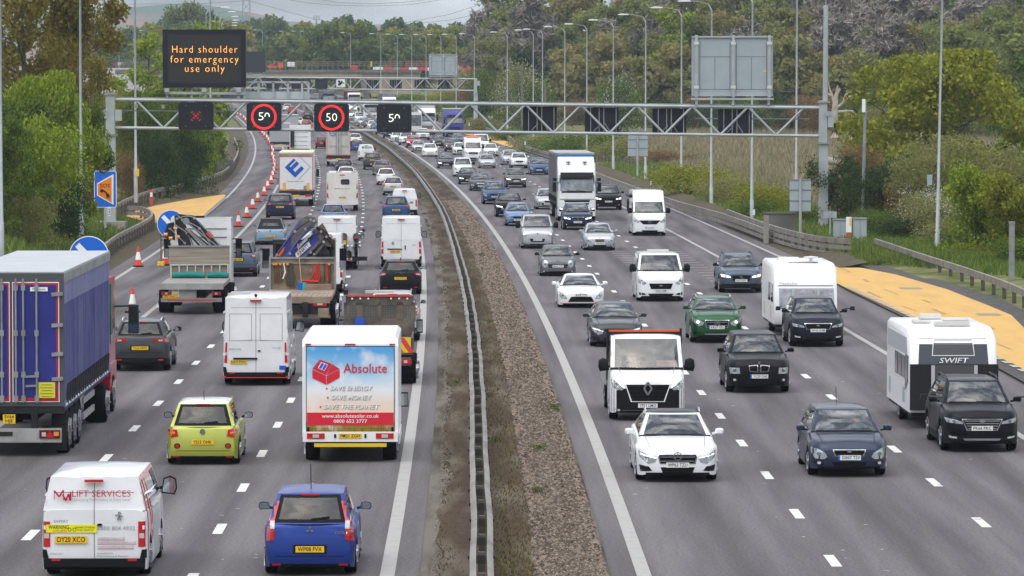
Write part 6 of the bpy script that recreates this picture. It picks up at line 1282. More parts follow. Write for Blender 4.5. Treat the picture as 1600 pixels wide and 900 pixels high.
def lorry_front(x, y, label, pm, Ht, Hc=3.7, curtain=m_curtgrey, headboard=None, trail=13.4, ws=(1.95, 2.95), grille=True, roofm=m_alu, marks=None):
 r = base(x, y, 1, 1.3 - 1.4, 'articulated_lorry', label, 'lorry')                     # local: nose at y = 1.4 towards the camera
 hw = 1.25; yf = 1.4; cab = MB()
 prof = [(yf, .35), (yf + .02, .9), (yf, 1.5), (yf - .06, ws[0]), (yf - .28, ws[1]), (yf - .36, ws[1] + .2), (yf - 1.0, Hc), (-.9, Hc + .02), (-.9, .9), (-.2, .9), (-.2, .45)]
 n = len(prof)
 for s, k in ((-1, .93), (-1, 1.0), (1, 1.0), (1, .93)): pass
 for (xx, dy) in ((-hw, -.12), (-hw * .93, 0), (-hw * .4, .05), (hw * .4, .05), (hw * .93, 0), (hw, -.12)): cab.v += [(xx, yy + (dy if yy > 0 else 0), zz) for yy, zz in prof]
 cab.f = [(j * n + i, j * n + (i + 1) % n, (j + 1) * n + (i + 1) % n, (j + 1) * n + i) for j in range(5) for i in range(n)] + [tuple(range(n)), tuple(5 * n + i for i in range(n))[::-1]]; cab.m = [0] * len(cab.f)
 cb_ = cab.build('cab', pm, r, smooth=40); bv = BVHTree.FromPolygons([Vector(v) for v in cab.v], cab.f)
 def dc(nm, m_, poly, mi=False, off=.012, side='F', par=cb_):
  for q in ([poly, mirx(poly)] if mi else [poly]): me = decal(bv, q, side, 2.8, off, .25); me.materials.append(m_); link(nm, me, par)
 w0, w1 = ws
 dc('windscreen', mat('lorry windscreen', (.05, .065, .075), .06, coat=1.0, spec=1.0, var=.5, vscale=1.6, col2=(.20, .23, .24)), [(-1.13, w0 + .05), (1.13, w0 + .05), (1.08, w1), (-1.08, w1)]); dc('windscreen_frame', m_black, [(-1.19, w0 - .06), (1.19, w0 - .06), (1.15, w1 + .1), (-1.15, w1 + .1)], off=.006)
 MB().prism([(yf - .1, w1 + .02), (yf + .12, w1 - .06), (yf + .1, w1 + .02), (yf - .22, w1 + .3)], -1.1, 1.1, 'x').build('sun_visor', m_trim, r)
 for xx in (-.6, .05): MB().bar((xx, yf + .06, w0 + .05), (xx + .62, yf + .06, w0 + .1), .03, .03).build('wiper', m_black, r)
 if grille: dc('grille', m_grille, [(-.72, .95), (.72, .95), (.86, 1.42), (-.86, 1.42)]); [dc('grille_bar', pm, [(-.8, z), (.8, z), (.8, z + .05), (-.8, z + .05)], off=.02) for z in (1.05, 1.22)]
 dc('seam', m_trim, [(-1.15, w0 - .5), (1.15, w0 - .5), (1.15, w0 - .46), (-1.15, w0 - .46)], off=.006)
 dc('bumper', m_trim, [(-1.22, .36), (1.22, .36), (1.22, .62), (-1.22, .62)]); dc('headlight', m_hl, [(.78, .68), (1.18, .7), (1.2, .98), (.9, .92)], True, .02); dc('lamp', m_drl, [(.98, .76), (1.12, .77), (1.12, .88), (.98, .87)], True, .03)
 plate_on(r, (0, yf + .1, .52), 'YJ18 KWD' if trail else '', True)
 for s in (-1, 1):
  m1 = MB().box((s * 1.50, yf - .25, w0 + .32), (.24, .16, .62), taper=.9).bar((s * 1.2, yf - .2, w0 + .6), (s * 1.5, yf - .25, w0 + .6), .05, .05); m1.build('wing_mirror', m_trim, r); MB().box((s * 1.47, yf - .25, w0 + .82), (.24, .14, .2)).build('wide_mirror', m_trim, r)
  dc('side_window', m_glass if False else MATS['lorry windscreen'], [(yf - .3, w0 + .05), (yf - 1.1, w0 + .05), (yf - 1.1, w1 - .1), (yf - .42, w1 - .1)], side='R' if s > 0 else 'L')
 bigwheels(r, (0.0,), hw, .5)
 if trail:
  y1, y0_ = -1.15, -1.15 - trail; t = thing('lorry_trailer', 'x', 'trailer') if False else r
  MB().box((0, (y0_ + y1) / 2, (1.2 + Ht) / 2), (2.5, trail, Ht - 1.2 - .06)).build('trailer_body', curtain, r)
  MB().box((0, (y0_ + y1) / 2, Ht), (2.56, trail + .06, .12)).build('trailer_roof', roofm, r); MB().box((0, y1 + .02, (1.2 + Ht) / 2), (2.42, .06, Ht - 1.35)).build('headboard', headboard or curtain, r)
  MB().box((0, (y0_ + y1) / 2, 1.12), (2.52, trail, .2)).build('side_rail', m_chassis, r)
  bk_ = MB(); [bk_.box((s * 1.27, y1 - .4 - .62 * i, 1.38), (.03, .08, .34)) for i in range(int(trail / .62)) for s in (-1, 1)]; bk_.build('curtain_buckles', m_chassis, r)
  pl_ = MB(); [pl_.box((s * 1.255, y1 - .3 - .7 * i, (1.3 + Ht) / 2), (.03, .05, Ht - 1.6)) for i in range(int(trail / .7)) for s in (-1, 1)]; pl_.build('curtain_folds', curtain, r)
  bigwheels(r, (-2.2, -9.2, -10.5, -11.8), hw, .5)
  MB().box((0, (y0_ + y1) / 2, .85), (.9, trail * .95, .35)).build('chassis', m_chassis, r)
 return r
m_bluehb = mat('blue headboard', (.03, .19, .52), .5)
w1 = lorry_front(900, 345, 'white articulated lorry with grey curtain trailer and blue headboard, largest of the oncoming lorries', PT['white'], 4.45, 3.85, headboard=m_bluehb)
MB().prism([(.4, 3.8), (-.9, 4.25), (-.9, 3.8)], -1.2, 1.2, 'x').build('roof_deflector', PT['white'], w1)
for s in (-1, 1): MB().box((s * .55, .55, 3.92), (.3, .12, .08)).bar((s * .55, .58, 3.9), (s * .55, .62, 3.76), .05, .05).build('roof_lamp', m_trim, w1)
for s in (-1, 1): MB().prism([(-.85, 1.0), (-1.5, 1.0), (-1.5, 4.1), (-.85, 4.1)], s * 1.19, s * 1.24, 'x').build('side_fairing', PT['white'], w1)
lorry_front(710, 214, 'purple blue lorry with grey trailer beside the far amber refuge', PT['purple'], 4.1, 3.7, curtain=mat('lilac curtain', (.16, .16, .28), .5), roofm=m_grub, trail=9)
w2 = lorry_front(667, 211, 'white lorry with large dark grille below the near gantry', PT['white'], 4.4, 4.0, curtain=m_grub, ws=(2.1, 3.0));
lorry_front(579, 193, 'white lorry partly behind the middle lattice brace', PT['white'], 4.0, 3.7, curtain=m_grub)
lorry_front(608, 183, 'white lorry with pale roof just above the upper boom', PT['white'], 4.4, 3.7, curtain=m_curtgrey)
lorry_front(553, 173, 'white-cabbed lorry with dark red trailer near the bridge pier', PT['cream'], 4.0, 3.6, curtain=mat('red curtain', (.15, .02, .03), .5))
lorry_front(513, 171, 'dark grey lorry approaching just right of the blank far signal', PT['dkgrey'], 3.9, 3.7, curtain=m_curtgrey, grille=False)
bus = base(646, 212, 1, 5, 'coach', 'pale coach wedged left of the white lorry with large grille', 'coach'); MB().box((0, 0, 1.9), (2.5, 10, 3.0)).build('body', PT['white'], bus, smooth=30); MB().box((0, 5.01, 2.2), (2.3, .04, 1.6)).build('windscreen', MATS['lorry windscreen'], bus); [MB().box((s * 1.252, -.2, 2.3), (.03, 9, 1.0)).build('side_window', MATS['lorry windscreen'], bus) for s in (-1, 1)]; bigwheels(bus, (3, -3.2), 1.25, .48)
ds_ = car('bigvan', 1010, 655, 1, 'white', 'white dropside lorry with black lower bumper and red-topped black headboard', 'YP21 LMO', dict(hl='van', hlm=m_hl, drl=.12, gr=(.52, -.04, -.38, .38), bars=4, barm=m_trim, frame='white', badge=('diamond', .13), bz=.88, low=(.5, .22, .26), fog='std', blackbumper=.66, pz=.42, mir='black'), dict(L=2.3, ro=-2.6, H=2.24, zw=None, zh=1.36, zn=1.10, rb=.03, rt=.08, yt=1.35, wt=.87, cl=.22, W=2.03))
hb = MB().box((0, -1.25, 1.64), (2.0, .06, 1.24)); hb.build('headboard', m_black, ds_); MB().box((0, -1.25, 2.29), (1.96, .08, .05)).build('red_rail', mat('orange rail', (.62, .09, .03), .5), ds_)
for s in (-1, 1): MB().box((s * 1.0, -1.22, 1.66), (.06, .1, 1.4)).build('headboard_post', m_black, ds_); MB().box((s * 1.04, -3.0, 1.02), (.05, 3.4, .42)).build('dropside', mat('grey side', (.35, .36, .37), .5), ds_)
MB().box((0, -3.0, .8), (2.05, 3.45, .1)).build('load_bed', m_chassis, ds_); MB().box((-.55, .28, 1.5), (.55, .03, .16)).build('windscreen_card', mat('card', (.75, .35, .3), .7), ds_)
seat_person(ds_, 2.3, 1.35, .48, .85, 'driver in dark jacket at the wheel of the white dropside lorry', sh('navy', (.03, .04, .08)), m_dhair)
def caravan(x, yb, Z, label, L_, W_, H_):
 g_ = at(x, yb, Z); g_.z = zr(Z); yw = yaw(Z); fwd = Vector((-math.sin(yw), math.cos(yw), 0)); c = g_ + fwd * (L_ / 2); c.z = zr(c.y)
 r = thing('caravan', label, 'caravan', c, yw + math.pi, ON); yf = L_ / 2
 pr = [(-yf, .42), (-yf, H_ - .25), (-yf + .12, H_ - .04), (-yf + .4, H_), (yf - 1.1, H_), (yf - .55, H_ - .1), (yf - .24, H_ - .34), (yf - .06, 1.45), (yf, .95), (yf - .04, .5), (yf - .1, .42)]
 b = MB(); n = len(pr)
 for s, k in ((-1, .0), (-1, 1), (1, 1), (1, .0)): pass
 for xx, dz in ((-W_ / 2, -.07), (-W_ / 2 + .07, 0), (W_ / 2 - .07, 0), (W_ / 2, -.07)): b.v += [(xx, yy * (.985 if dz else 1), zz + (dz if zz > 1.6 else 0)) for yy, zz in pr]
 b.f = [(j * n + i, j * n + (i + 1) % n, (j + 1) * n + (i + 1) % n, (j + 1) * n + i) for j in range(3) for i in range(n)] + [tuple(range(n)), tuple(3 * n + i for i in range(n))[::-1]]; b.m = [0] * len(b.f)
 b.build('body', mat('caravan white', (.80, .805, .81), .35, coat=.3), r, smooth=45); bv = BVHTree.FromPolygons([Vector(v) for v in b.v], b.f)
 def dc(nm, m_, poly, off=.01, side='F', par=r): me = decal(bv, poly, side, L_, off, .2); me.materials.append(m_); return link(nm, me, par)
 for s in (-1, 1): add_wheel(r, s * (W_ / 2 - .16), -.3, .32)
 MB().box((0, -.2, .36), (W_ * .94, L_ * .96, .1)).build('chassis', m_chassis, r); MB().bar((0, yf - .2, .42), (0, yf + 1.25, .45), .09, .09).build('drawbar', m_chassis, r)
 return r, dc, yf
m_cvg = mat('caravan window', (.17, .165, .20), .08, coat=1.0, var=.6, vscale=2.4, col2=(.42, .41, .45)); m_cvd = mat('caravan dark window', (.02, .022, .03), .06, coat=1.0)
c1, dc, yf = caravan(1490, 668, 112.5, 'white caravan with black protective front cover and dark upper window, towed by the chrome-grilled car', 6.2, 2.28, 2.62)
dc('front_panel', mat('graphite panel', (.040, .045, .06), .35, coat=.5), [(-.92, 1.68), (.92, 1.68), (.88, 2.36), (-.88, 2.36)], .008); dc('window_frame', m_swhite, [(-.56, 1.91), (.56, 1.91), (.52, 2.35), (-.52, 2.35)], .014); dc('front_window', m_cvd, [(-.54, 1.93), (.54, 1.93), (.50, 2.33), (-.50, 2.33)], .018)
cv_ = MB().box((0, yf + .06, 1.1), (2.30, .14, 1.2)); cv_.build('front_cover', mat('black cover', (.016, .016, .018), .75, bump=.6, bscale=3), c1); MB().box((.02, yf + .135, 1.16), (1.06, .02, 1.05)).build('cover_panel', mat('grey cover', (.075, .074, .078), .8, bump=.5, bscale=3), c1)
for s in (-1, 1): MB().box((s * .56, yf + .14, 1.14), (.09, .02, 1.08)).build('reflective_strip', mat('silver strip', (.45, .45, .46), .5), c1)
lettering('SWIFT', .13, m_swhite, c1, (-.0, yf - .02, 1.79), front=True, width=.74, bold=True, shear=.25); MB().lathe([(.075, 0), (.075, .02)], 'y', (0, yf + .15, 1.32), 12).build('emblem', m_swhite, c1); MB().box((0, yf + .15, 1.2), (.3, .01, .04)).build('emblem_text', m_swhite, c1)
for y in (1.5, .55, -.4): dc('side_window', m_cvd, [(y - .36, 1.25), (y + .36, 1.25), (y + .36, 1.85), (y - .36, 1.85)], .02, 'R')
for y in (2.3,): dc('side_window', m_cvd, [(y - .4, .95), (y + .3, 1.2), (y + .35, 1.9), (y - .36, 1.9)], .02, 'R')
dc('side_band', mat('grey vinyl', (.42, .44, .46), .4), [(-2.8, 1.9), (2.4, 1.9), (2.2, 2.35), (-2.8, 2.35)], .008, 'R'); dc('locker_door', m_signgrey, [(1.2, .6), (1.7, .6), (1.7, 1.0), (1.2, 1.0)], .01, 'R'); dc('locker_door', m_signgrey, [(-2.4, .6), (-2.0, .6), (-2.0, 1.05), (-2.4, 1.05)], .01, 'R'); lettering('ELEGANCE', .07, m_trim, c1, (1.155, 2.0, 1.08), side=1, width=.42)
for x_, y_, w_, d_, h_ in ((-.1, 1.7, .95, .5, .1), (-.5, -.9, .7, .5, .06), (.1, -1.8, .6, .5, .12), (.55, .2, .5, .5, .06)): MB().box((x_, y_, 2.64 + h_ / 2), (w_, d_, h_), taper=.9).build('roof_light', m_grub, c1)
c2, dc, yf = caravan(1259, 518, 154.8, 'plain white caravan with three front windows and roof dish, behind the oval-badged dark car', 6.0, 2.26, 2.60)
for x_0, x_1 in ((-.98, -.5), (-.42, .42), (.5, .92)): dc('window_frame', m_signgrey, [(x_0 - .04, 1.0), (x_1 + .04, 1.0), (x_1 + .04, 1.72), (x_0 - .04, 1.72)], .01); dc('front_window', m_cvg, [(x_0, 1.04), (x_1, 1.04), (x_1, 1.68), (x_0, 1.68)], .018)
dc('trim_line', m_seam, [(-1.0, 1.80), (1.0, 1.80), (1.0, 1.83), (-1.0, 1.83)], .01); lettering('Pastiche', .10, m_grub, c2, (.62, yf - .1, 1.9), front=True, width=.62) if False else lettering('Pastiche', .10, m_signgrey, c2, (.62, yf - .12, 1.90), front=True, width=.62)
for y in (1.9, .6): dc('side_window', m_cvd, [(y - .4, 1.2), (y + .4, 1.2), (y + .4, 1.85), (y - .4, 1.85)], .02, 'R')
for y in (1.4, -1.6): dc('locker_door', m_grub, [(y - .3, .6), (y + .3, .6), (y + .3, 1.05), (y - .3, 1.05)], .02, 'R')
sl_ = MB().prism([(-.62, 0), (.62, 0), (.52, .16), (-.52, .16)], 1.35, 1.9); [v for v in ()]
o = sl_.build('roof_light', m_cvg, c2); o.location = (0, .1, 2.46); MB().lathe([(.06, 2.55), (.05, 2.66), (.26, 2.70), (.27, 2.73), (.0, 2.76)], c=(-.35, 1.0, .05), n=16).build('roof_dish', PT['white'], c2, smooth=40); MB().box((.35, -.6, 2.66), (.8, .5, .1), taper=.9).build('roof_hatch', PT['white'], c2)
mh = base(535, 330, 0, 2.6, 'motorhome', 'cream white motorhome with small dark rear window', 'motorhome'); pr = [(-1.12, .5), (1.12, .5), (1.12, 2.66), (1.04, 2.76), (-1.04, 2.76), (-1.12, 2.66)]
mb = MB().prism(pr, -3.2, 3.0); mb.build('body', PT['cream'], mh); MB().prism(rounded(.62, .38, .1), -3.22, -3.2).build('rear_window', m_cvd, mh);
for ch in mh.children:
 if ch.name.startswith('rear_window'): ch.location = (.2, 0, 2.1)
for s in (-1, 1): MB().prism([(s * .98, .95), (s * 1.1, 1.0), (s * 1.1, 1.35), (s * 1.02, 1.25)], -3.24, -3.2).build('tail_light', m_tl, mh); MB().prism([(s * 1.0, 1.6), (s * 1.1, 1.6), (s * 1.04, 2.1)], -3.23, -3.2).build('marker_stripe', m_tl, mh)
MB().box((0, -3.22, 2.6), (.35, .04, .05)).build('high_brake_light', m_tl, mh); plate_on(mh, (0, -3.22, 1.0), 'FJ16 HKN'); lettering('AUTO-TRAIL', .09, m_seam, mh, (0, -3.22, 1.62), width=1.2) if False else lettering('BAILEY', .07, m_seam, mh, (0, -3.22, 1.62), width=1.1); MB().box((0, -3.15, .55), (2.1, .12, .18)).build('bumper', PT['cream'], mh); MB().box((-.7, -2.2, 2.8), (.5, .7, .14)).build('roof_box', PT['white'], mh); MB().box((.3, -1.4, 2.8), (.7, .7, .1)).build('roof_hatch', PT['white'], mh); bigwheels(mh, (-1.9, 2.3), 1.1, .34)
lu = base(549, 718, 0, 1.5, 'luton_van', 'white box van with red and blue solar advert roller door', 'van'); y = -2.35; W_ = 2.28
bx_ = MB(); pr = [(y, .62), (y, 2.82), (y + .06, 2.95), (y + .2, 3.0), (2.6, 3.0), (2.6, .62)]
n = len(pr)
for xx, dz in ((-W_ / 2, -.08), (-W_ / 2 + .08, 0), (W_ / 2 - .08, 0), (W_ / 2, -.08)): bx_.v += [(xx, yy, zz + (dz if zz > 2 else 0)) for yy, zz in pr]
bx_.f = [(j * n + i, j * n + (i + 1) % n, (j + 1) * n + (i + 1) % n, (j + 1) * n + i) for j in range(3) for i in range(n)] + [tuple(range(n)), tuple(3 * n + i for i in range(n))[::-1]]; bx_.m = [0] * len(bx_.f); bx_.build('box_body', mat('panel white', (.78, .785, .79), .4, coat=.3), lu)
dm = mat('roller door print', (.10, .34, .66), .5); t = dm.node_tree; b = t.nodes['Principled BSDF']                     # printed sky, clouds and wheat on the door
tcn = t.nodes.new('ShaderNodeTexCoord'); sx_ = t.nodes.new('ShaderNodeSeparateXYZ'); rp_ = t.nodes.new('ShaderNodeValToRGB'); mr = N(t, 'ShaderNodeMapRange'); mr.inputs[1].default_value = .72; mr.inputs[2].default_value = 2.66
e = rp_.color_ramp.elements; e[0].position = 0; e[0].color = (.16, .10, .012, 1); e[1].position = 1; e[1].color = (.10, .36, .70, 1)
for p_, c_ in ((.125, (.42, .30, .05, 1)), (.13, (.85, .62, .42, 1)), (.36, (.80, .66, .56, 1)), (.52, (.78, .80, .82, 1)), (.72, (.36, .60, .80, 1))): q = e.new(p_); q.color = c_
nn = N(t, 'ShaderNodeTexNoise', i_Scale=1.8, i_Detail=6.0); m5 = N(t, 'ShaderNodeMixRGB', i_2=(.86, .84, .82, 1)); r5 = t.nodes.new('ShaderNodeValToRGB'); r5.color_ramp.elements[0].position = .5; r5.color_ramp.elements[1].position = .78
t.links.new(tcn.outputs['Object'], sx_.inputs[0]); t.links.new(sx_.outputs[2], mr.inputs[0]); t.links.new(mr.outputs[0], rp_.inputs[0]); t.links.new(tcn.outputs['Object'], nn.inputs['Vector']); t.links.new(nn.outputs[0], r5.inputs[0]); t.links.new(r5.outputs[0], m5.inputs[0]); t.links.new(rp_.outputs[0], m5.inputs[1]); t.links.new(m5.outputs[0], b.inputs['Base Color'])
dr_ = MB().box((0, y - .008, 1.70), (2.14 * .97, .02, 2.12)).build('roller_door', dm, lu); MB().box((0, y - .004, 1.70), (2.11, .014, 2.16)).build('door_frame', m_trim, lu)
wb_ = MB(); random.seed(3)
for i in range(420): xx = random.uniform(-1.02, 1.02); h_ = random.uniform(.08, .24); wb_.add([(xx - .012, y - .021, .66), (xx + .012, y - .021, .66), (xx + random.uniform(-.03, .03), y - .021, .66 + h_)], [(0, 1, 2)])
wb_.build('wheat_print', mat('wheat print', (.30, .20, .02), .7, rnd=.6), lu)
MB().box((0, y - .024, 1.045), (2.06, .01, .30)).build('red_band', mat('advert red', (.62, .02, .04), .5), lu); AR = MATS['advert red']; yy = y - .034
lettering('www.absolutesolar.co.uk', .085, m_swhite, lu, (0, yy, 1.11), width=1.36, bold=True); lettering('0800 652 3777', .08, m_swhite, lu, (0, yy, .985), width=.80, bold=True)
lettering('Absolute', .22, AR, lu, (.36, yy, 2.24), width=1.04, bold=True)
for t_, z_, w_, x_ in (('SAVE ENERGY', 1.77, 1.0, .02), ('SAVE MONEY', 1.55, .95, .02), ('SAVE THE PLANET', 1.33, 1.30, .02)):
 lettering(t_, .105, mat('advert shadow', (.25, .24, .25), .6), lu, (x_ + .012, yy + .004, z_ - .012), width=w_, bold=True, shear=.2, name='lettering_shadow'); lettering(t_, .105, m_swhite, lu, (x_, yy, z_), width=w_, bold=True, shear=.2); MB().lathe([(.022, 0), (.022, .004)], 'y', (x_ - w_ / 2 - .08, yy, z_), 8).build('bullet', AR, lu)
lg = MB(); Pq = lambda pts: [(a, yy, z) for a, z in pts]
lg.add(Pq([(-.90, 2.22), (-.575, 2.07), (-.575, 1.86), (-.90, 2.02)]), [(0, 1, 2, 3)]).add(Pq([(-.56, 2.07), (-.25, 2.22), (-.25, 2.03), (-.56, 1.86)]), [(0, 1, 2, 3)]).add(Pq([(-.90, 2.24), (-.575, 2.09), (-.44, 2.36), (-.72, 2.46)]), [(0, 1, 2, 3)]).add(Pq([(-.56, 2.09), (-.25, 2.235), (-.43, 2.355)]), [(0, 1, 2)]); lg.build('house_logo', AR, lu)
MB().add([(a, yy - .003, z) for a, z in ((-.77, 2.26), (-.61, 2.19), (-.53, 2.34), (-.69, 2.40))], [(0, 1, 2, 3)]).build('logo_window', m_swhite, lu); MB().add([(a, yy - .006, z) for a, z in ((-.745, 2.262), (-.69, 2.237), (-.62, 2.355), (-.675, 2.385))], [(0, 1, 2, 3)]).add([(a, yy - .006, z) for a, z in ((-.67, 2.23), (-.615, 2.207), (-.548, 2.333), (-.60, 2.353))], [(0, 1, 2, 3)]).build('logo_pane', m_pblue, lu)
for xx in (-1.0, 0, 1.0): MB().box((xx, y - .012, 2.82), (.13 if xx else .25, .02, .035)).build('marker_lamp', m_tl, lu)
MB().box((0, y - .03, .62), (2.26, .08, .24)).build('rear_sill', MATS['panel white'], lu)
for s in (-1, 1): MB().box((s * .82, y - .075, .64), (.42, .03, .13)).build('tail_light', m_tl, lu); MB().box((s * .82, y - .095, .64), (.15, .02, .08)).build('clear_lens', m_rev, lu); MB().box((s * .36, y - .075, .64), (.05, .03, .09)).build('bump_stop', m_black, lu); MB().box((s * 1.0, y - .04, .8), (.05, .06, .1)).build('hinge', m_trim, lu)
plate_on(lu, (0, y - .08, .64), 'FM21 ZGH', w=.55); MB().box((0, y + .0, .42), (1.72, .12, .085)).build('underrun_bar', m_yel, lu); MB().box((0, y + .05, .80), (2.04, .05, .035)).build('tail_lift_bar', m_trim, lu)
MB().box((0, .3, .5), (1.9, 4.8, .2)).build('chassis', m_chassis, lu); bigwheels(lu, (-1.5, 2.6), 1.08, .35); q = MB().box((1.22, 2.6, 1.15), (.2, .1, .36), taper=.9); q.bar((.9, 2.7, 1.1), (1.15, 2.6, 1.1), .04, .04); q.build('wing_mirror', m_trim, lu); MB().box((1.22, 2.545, 1.15), (.16, .012, .3)).build('mirror_glass', m_mir, lu)
MB().box((0, 3.1, 1.1), (1.95, 1.0, 1.3)).build('cab', PT['white'], lu); MB().box((1.145, 0, .5), (.03, 3.0, .25)).build('side_guard', MATS['panel white'], lu)
cl_ = base(27, 708, 0, 1.0, 'articulated_lorry', 'big lorry with dark blue rear doors and purple blue curtain side at the left edge', 'lorry'); Ht = 4.42; yb = -2.2; hw = 1.275; TL = 13.6
MB().box((0, yb + TL / 2, (1.3 + Ht) / 2), (2.5, TL, Ht - 1.3)).build('trailer_body', m_curtblue, cl_); MB().box((0, yb + TL / 2, Ht - .10), (2.56, TL + .02, .22)).build('roof_rail', m_steel2, cl_); MB().box((0, yb + TL / 2, Ht + .03), (2.52, TL, .05)).build('trailer_roof', mat('roof sheet', (.42, .435, .46), .5, var=.12, vscale=1), cl_)
MB().box((0, yb - .02, (1.25 + Ht) / 2), (2.54, .1, Ht - 1.2)).build('rear_frame', mat('door frame', (.075, .08, .085), .5), cl_)
for s in (-1, 1):
 MB().box((s * .595, yb - .08, 2.78), (1.13, .04, 2.9)).build('rear_door_border', m_swhite, cl_); MB().box((s * .595, yb - .088, 2.78), (1.09, .04, 2.86)).build('red_border', mat('door red', (.45, .02, .03), .5), cl_); d_ = MB().box((s * .575 - (.02 if s < 0 else -.0), yb - .096, 2.80), (1.03, .04, 2.72)).build('rear_door', m_doorblue, cl_)
 for xx in (.12, .30, .62) if s > 0 else (-.22, -.62): MB().tube([(s * 0 + xx, yb - .16, 1.32), (xx, yb - .16, Ht - .1)], .025, 6).build('lock_rod', m_steel2, d_); [MB().box((xx, yb - .15, z), (.1, .06, .14)).build('rod_bracket', m_steel2, d_) for z in (1.42, 2.0, 3.0, 4.1)]
 for z in (1.9, 2.5, 3.2, 3.95): MB().bar((s * 1.25, yb - .13, z), (s * .98, yb - .13, z - .02), .04, .09).build('door_hinge', m_steel2, d_)
 for z in (1.72, 1.95): MB().bar((s * .35, yb - .17, z), (s * .62, yb - .17, z + .01), .03, .05).build('door_handle', m_steel2, d_)
MB().box((.86, yb - .135, 1.62), (.4, .01, .38)).build('yellow_notice', mat('notice yellow', (.62, .58, .04), .6), cl_); nt_ = MB(); [nt_.box((.86, yb - .142, 1.75 - .07 * i), (.32 if i % 2 else .26, .006, .018)) for i in range(5)]; nt_.build('notice_print', m_grub if False else mat('faded ink', (.25, .22, .02), .7), cl_)
MB().box((.68, yb - .135, 4.06), (.42, .01, .10)).build('maker_label', m_swhite, cl_); lettering('Montracon', .055, m_ink, cl_, (.68, yb - .145, 4.06), width=.3)
MB().box((0, yb + .05, 1.18), (2.5, .2, .26)).build('rear_beam', m_chassis, cl_); MB().box((0, yb - .02, .52), (2.4, .12, .34)).build('bumper_beam', m_alu, cl_); plate_on(cl_, (-.06, yb - .08, .92), 'SV64 HJE', sq=True); MB().box((-.2, yb - .09, .56), (.44, .02, .1)).build('maker_plate', m_chassis, cl_)
for s in (-1, 1):
 o = MB().box((s * .92, yb - .1, .55), (.5, .04, .2)).build('lamp_cluster', mat('lamp dark red', (.10, .01, .012), .3), cl_); MB().add([(s * .92 - .11, yb - .125, .47), (s * .92 + .11, yb - .125, .47), (s * .92, yb - .125, .64)], [(0, 1, 2)]).build('triangle_reflector', m_brake if False else m_tl, o); MB().box((s * .78, yb - .125, .55), (.1, .01, .1)).build('clear_lens', m_rev, o); MB().box((s * 1.08, yb - .125, .56), (.12, .01, .1)).build('amber_lens', m_ind, o); MB().box((s * .98, yb + .4, .42), (.6, .03, .6)).build('mud_flap', m_mud, cl_); MB().box((s * .55, yb + .0, .95), (.16, .14, .5)).build('buffer', m_chassis, cl_)
MB().box((0, yb + TL / 2, 1.26), (2.57, TL, .16)).build('side_rail', mat('blue rail', (.14, .145, .30), .5), cl_); bk_ = MB()
for i in range(20): bk_.bar((1.29, yb + .55 + .62 * i, 1.28), (1.31, yb + .75 + .62 * i, 1.72), .05, .1)
bk_.build('curtain_buckles', m_chassis, cl_); fo_ = MB(); [fo_.box((1.262, yb + .2 + .33 * i, 2.4), (.02, .03, 2.6)) for i in range(40)]; fo_.build('curtain_folds', m_curtblue, cl_)
wl_ = MB(); [wl_.box((1.29, yb + .4 + .8 * i, 1.25), (.02, .45, .06)) for i in range(16)]; wl_.build('side_markings', m_swhite, cl_)
bigwheels(cl_, (-1.0 + .0, .35, 1.7), hw, .52); bigwheels(cl_, (8.6,), hw, .52, True); bigwheels(cl_, (12.4,), hw, .52)
for z in (.55, .95): MB().box((1.22, 5.0, z), (.05, 3.2, .16)).build('side_guard', m_alu, cl_)
for yy_ in (-1.0, .35, 1.7): MB().prism([(yy_ + .66 * math.cos(a), .55 + .66 * math.sin(a)) for a in [math.pi * k / 10 for k in range(11)]] + [(yy_ + .6 * math.cos(a), .55 + .6 * math.sin(a)) for a in [math.pi * k / 10 for k in range(10, -1, -1)]], .9, 1.27, 'x').build('mudguard', m_mud, cl_)
MB().box((0, 6, .95), (1.0, 14, .3)).build('chassis', m_chassis, cl_); cbp = mat('cab red', (.42, .018, .03), .35, coat=.6)
MB().box((0, 12.6, 2.2), (2.45, 2.1, 3.0)).build('cab', cbp, cl_, smooth=30); MB().box((1.235, 12.6, .95), (.05, 2.0, .8)).build('cab_step', cbp, cl_); MB().box((1.235, 12.3, 2.3), (.03, 1.0, .8)).build('side_window', MATS['lorry windscreen'], cl_); MB().box((1.24, 12.1, 2.85), (.04, .6, 1.4)).build('green_panel', mat('cab green', (.03, .16, .12), .5), cl_)
m1 = MB().box((1.76, 13.4, 2.5), (.3, .16, .8), taper=.92).bar((1.2, 13.4, 2.85), (1.75, 13.4, 2.87), .05, .05); m1.build('wing_mirror', mat('mirror green', (.01, .06, .05), .4), cl_); MB().box((1.76, 13.31, 2.62), (.22, .01, .45)).build('mirror_glass', m_black, cl_); MB().box((1.76, 13.31, 2.24), (.22, .01, .18)).build('wide_mirror_glass', m_mir, cl_)
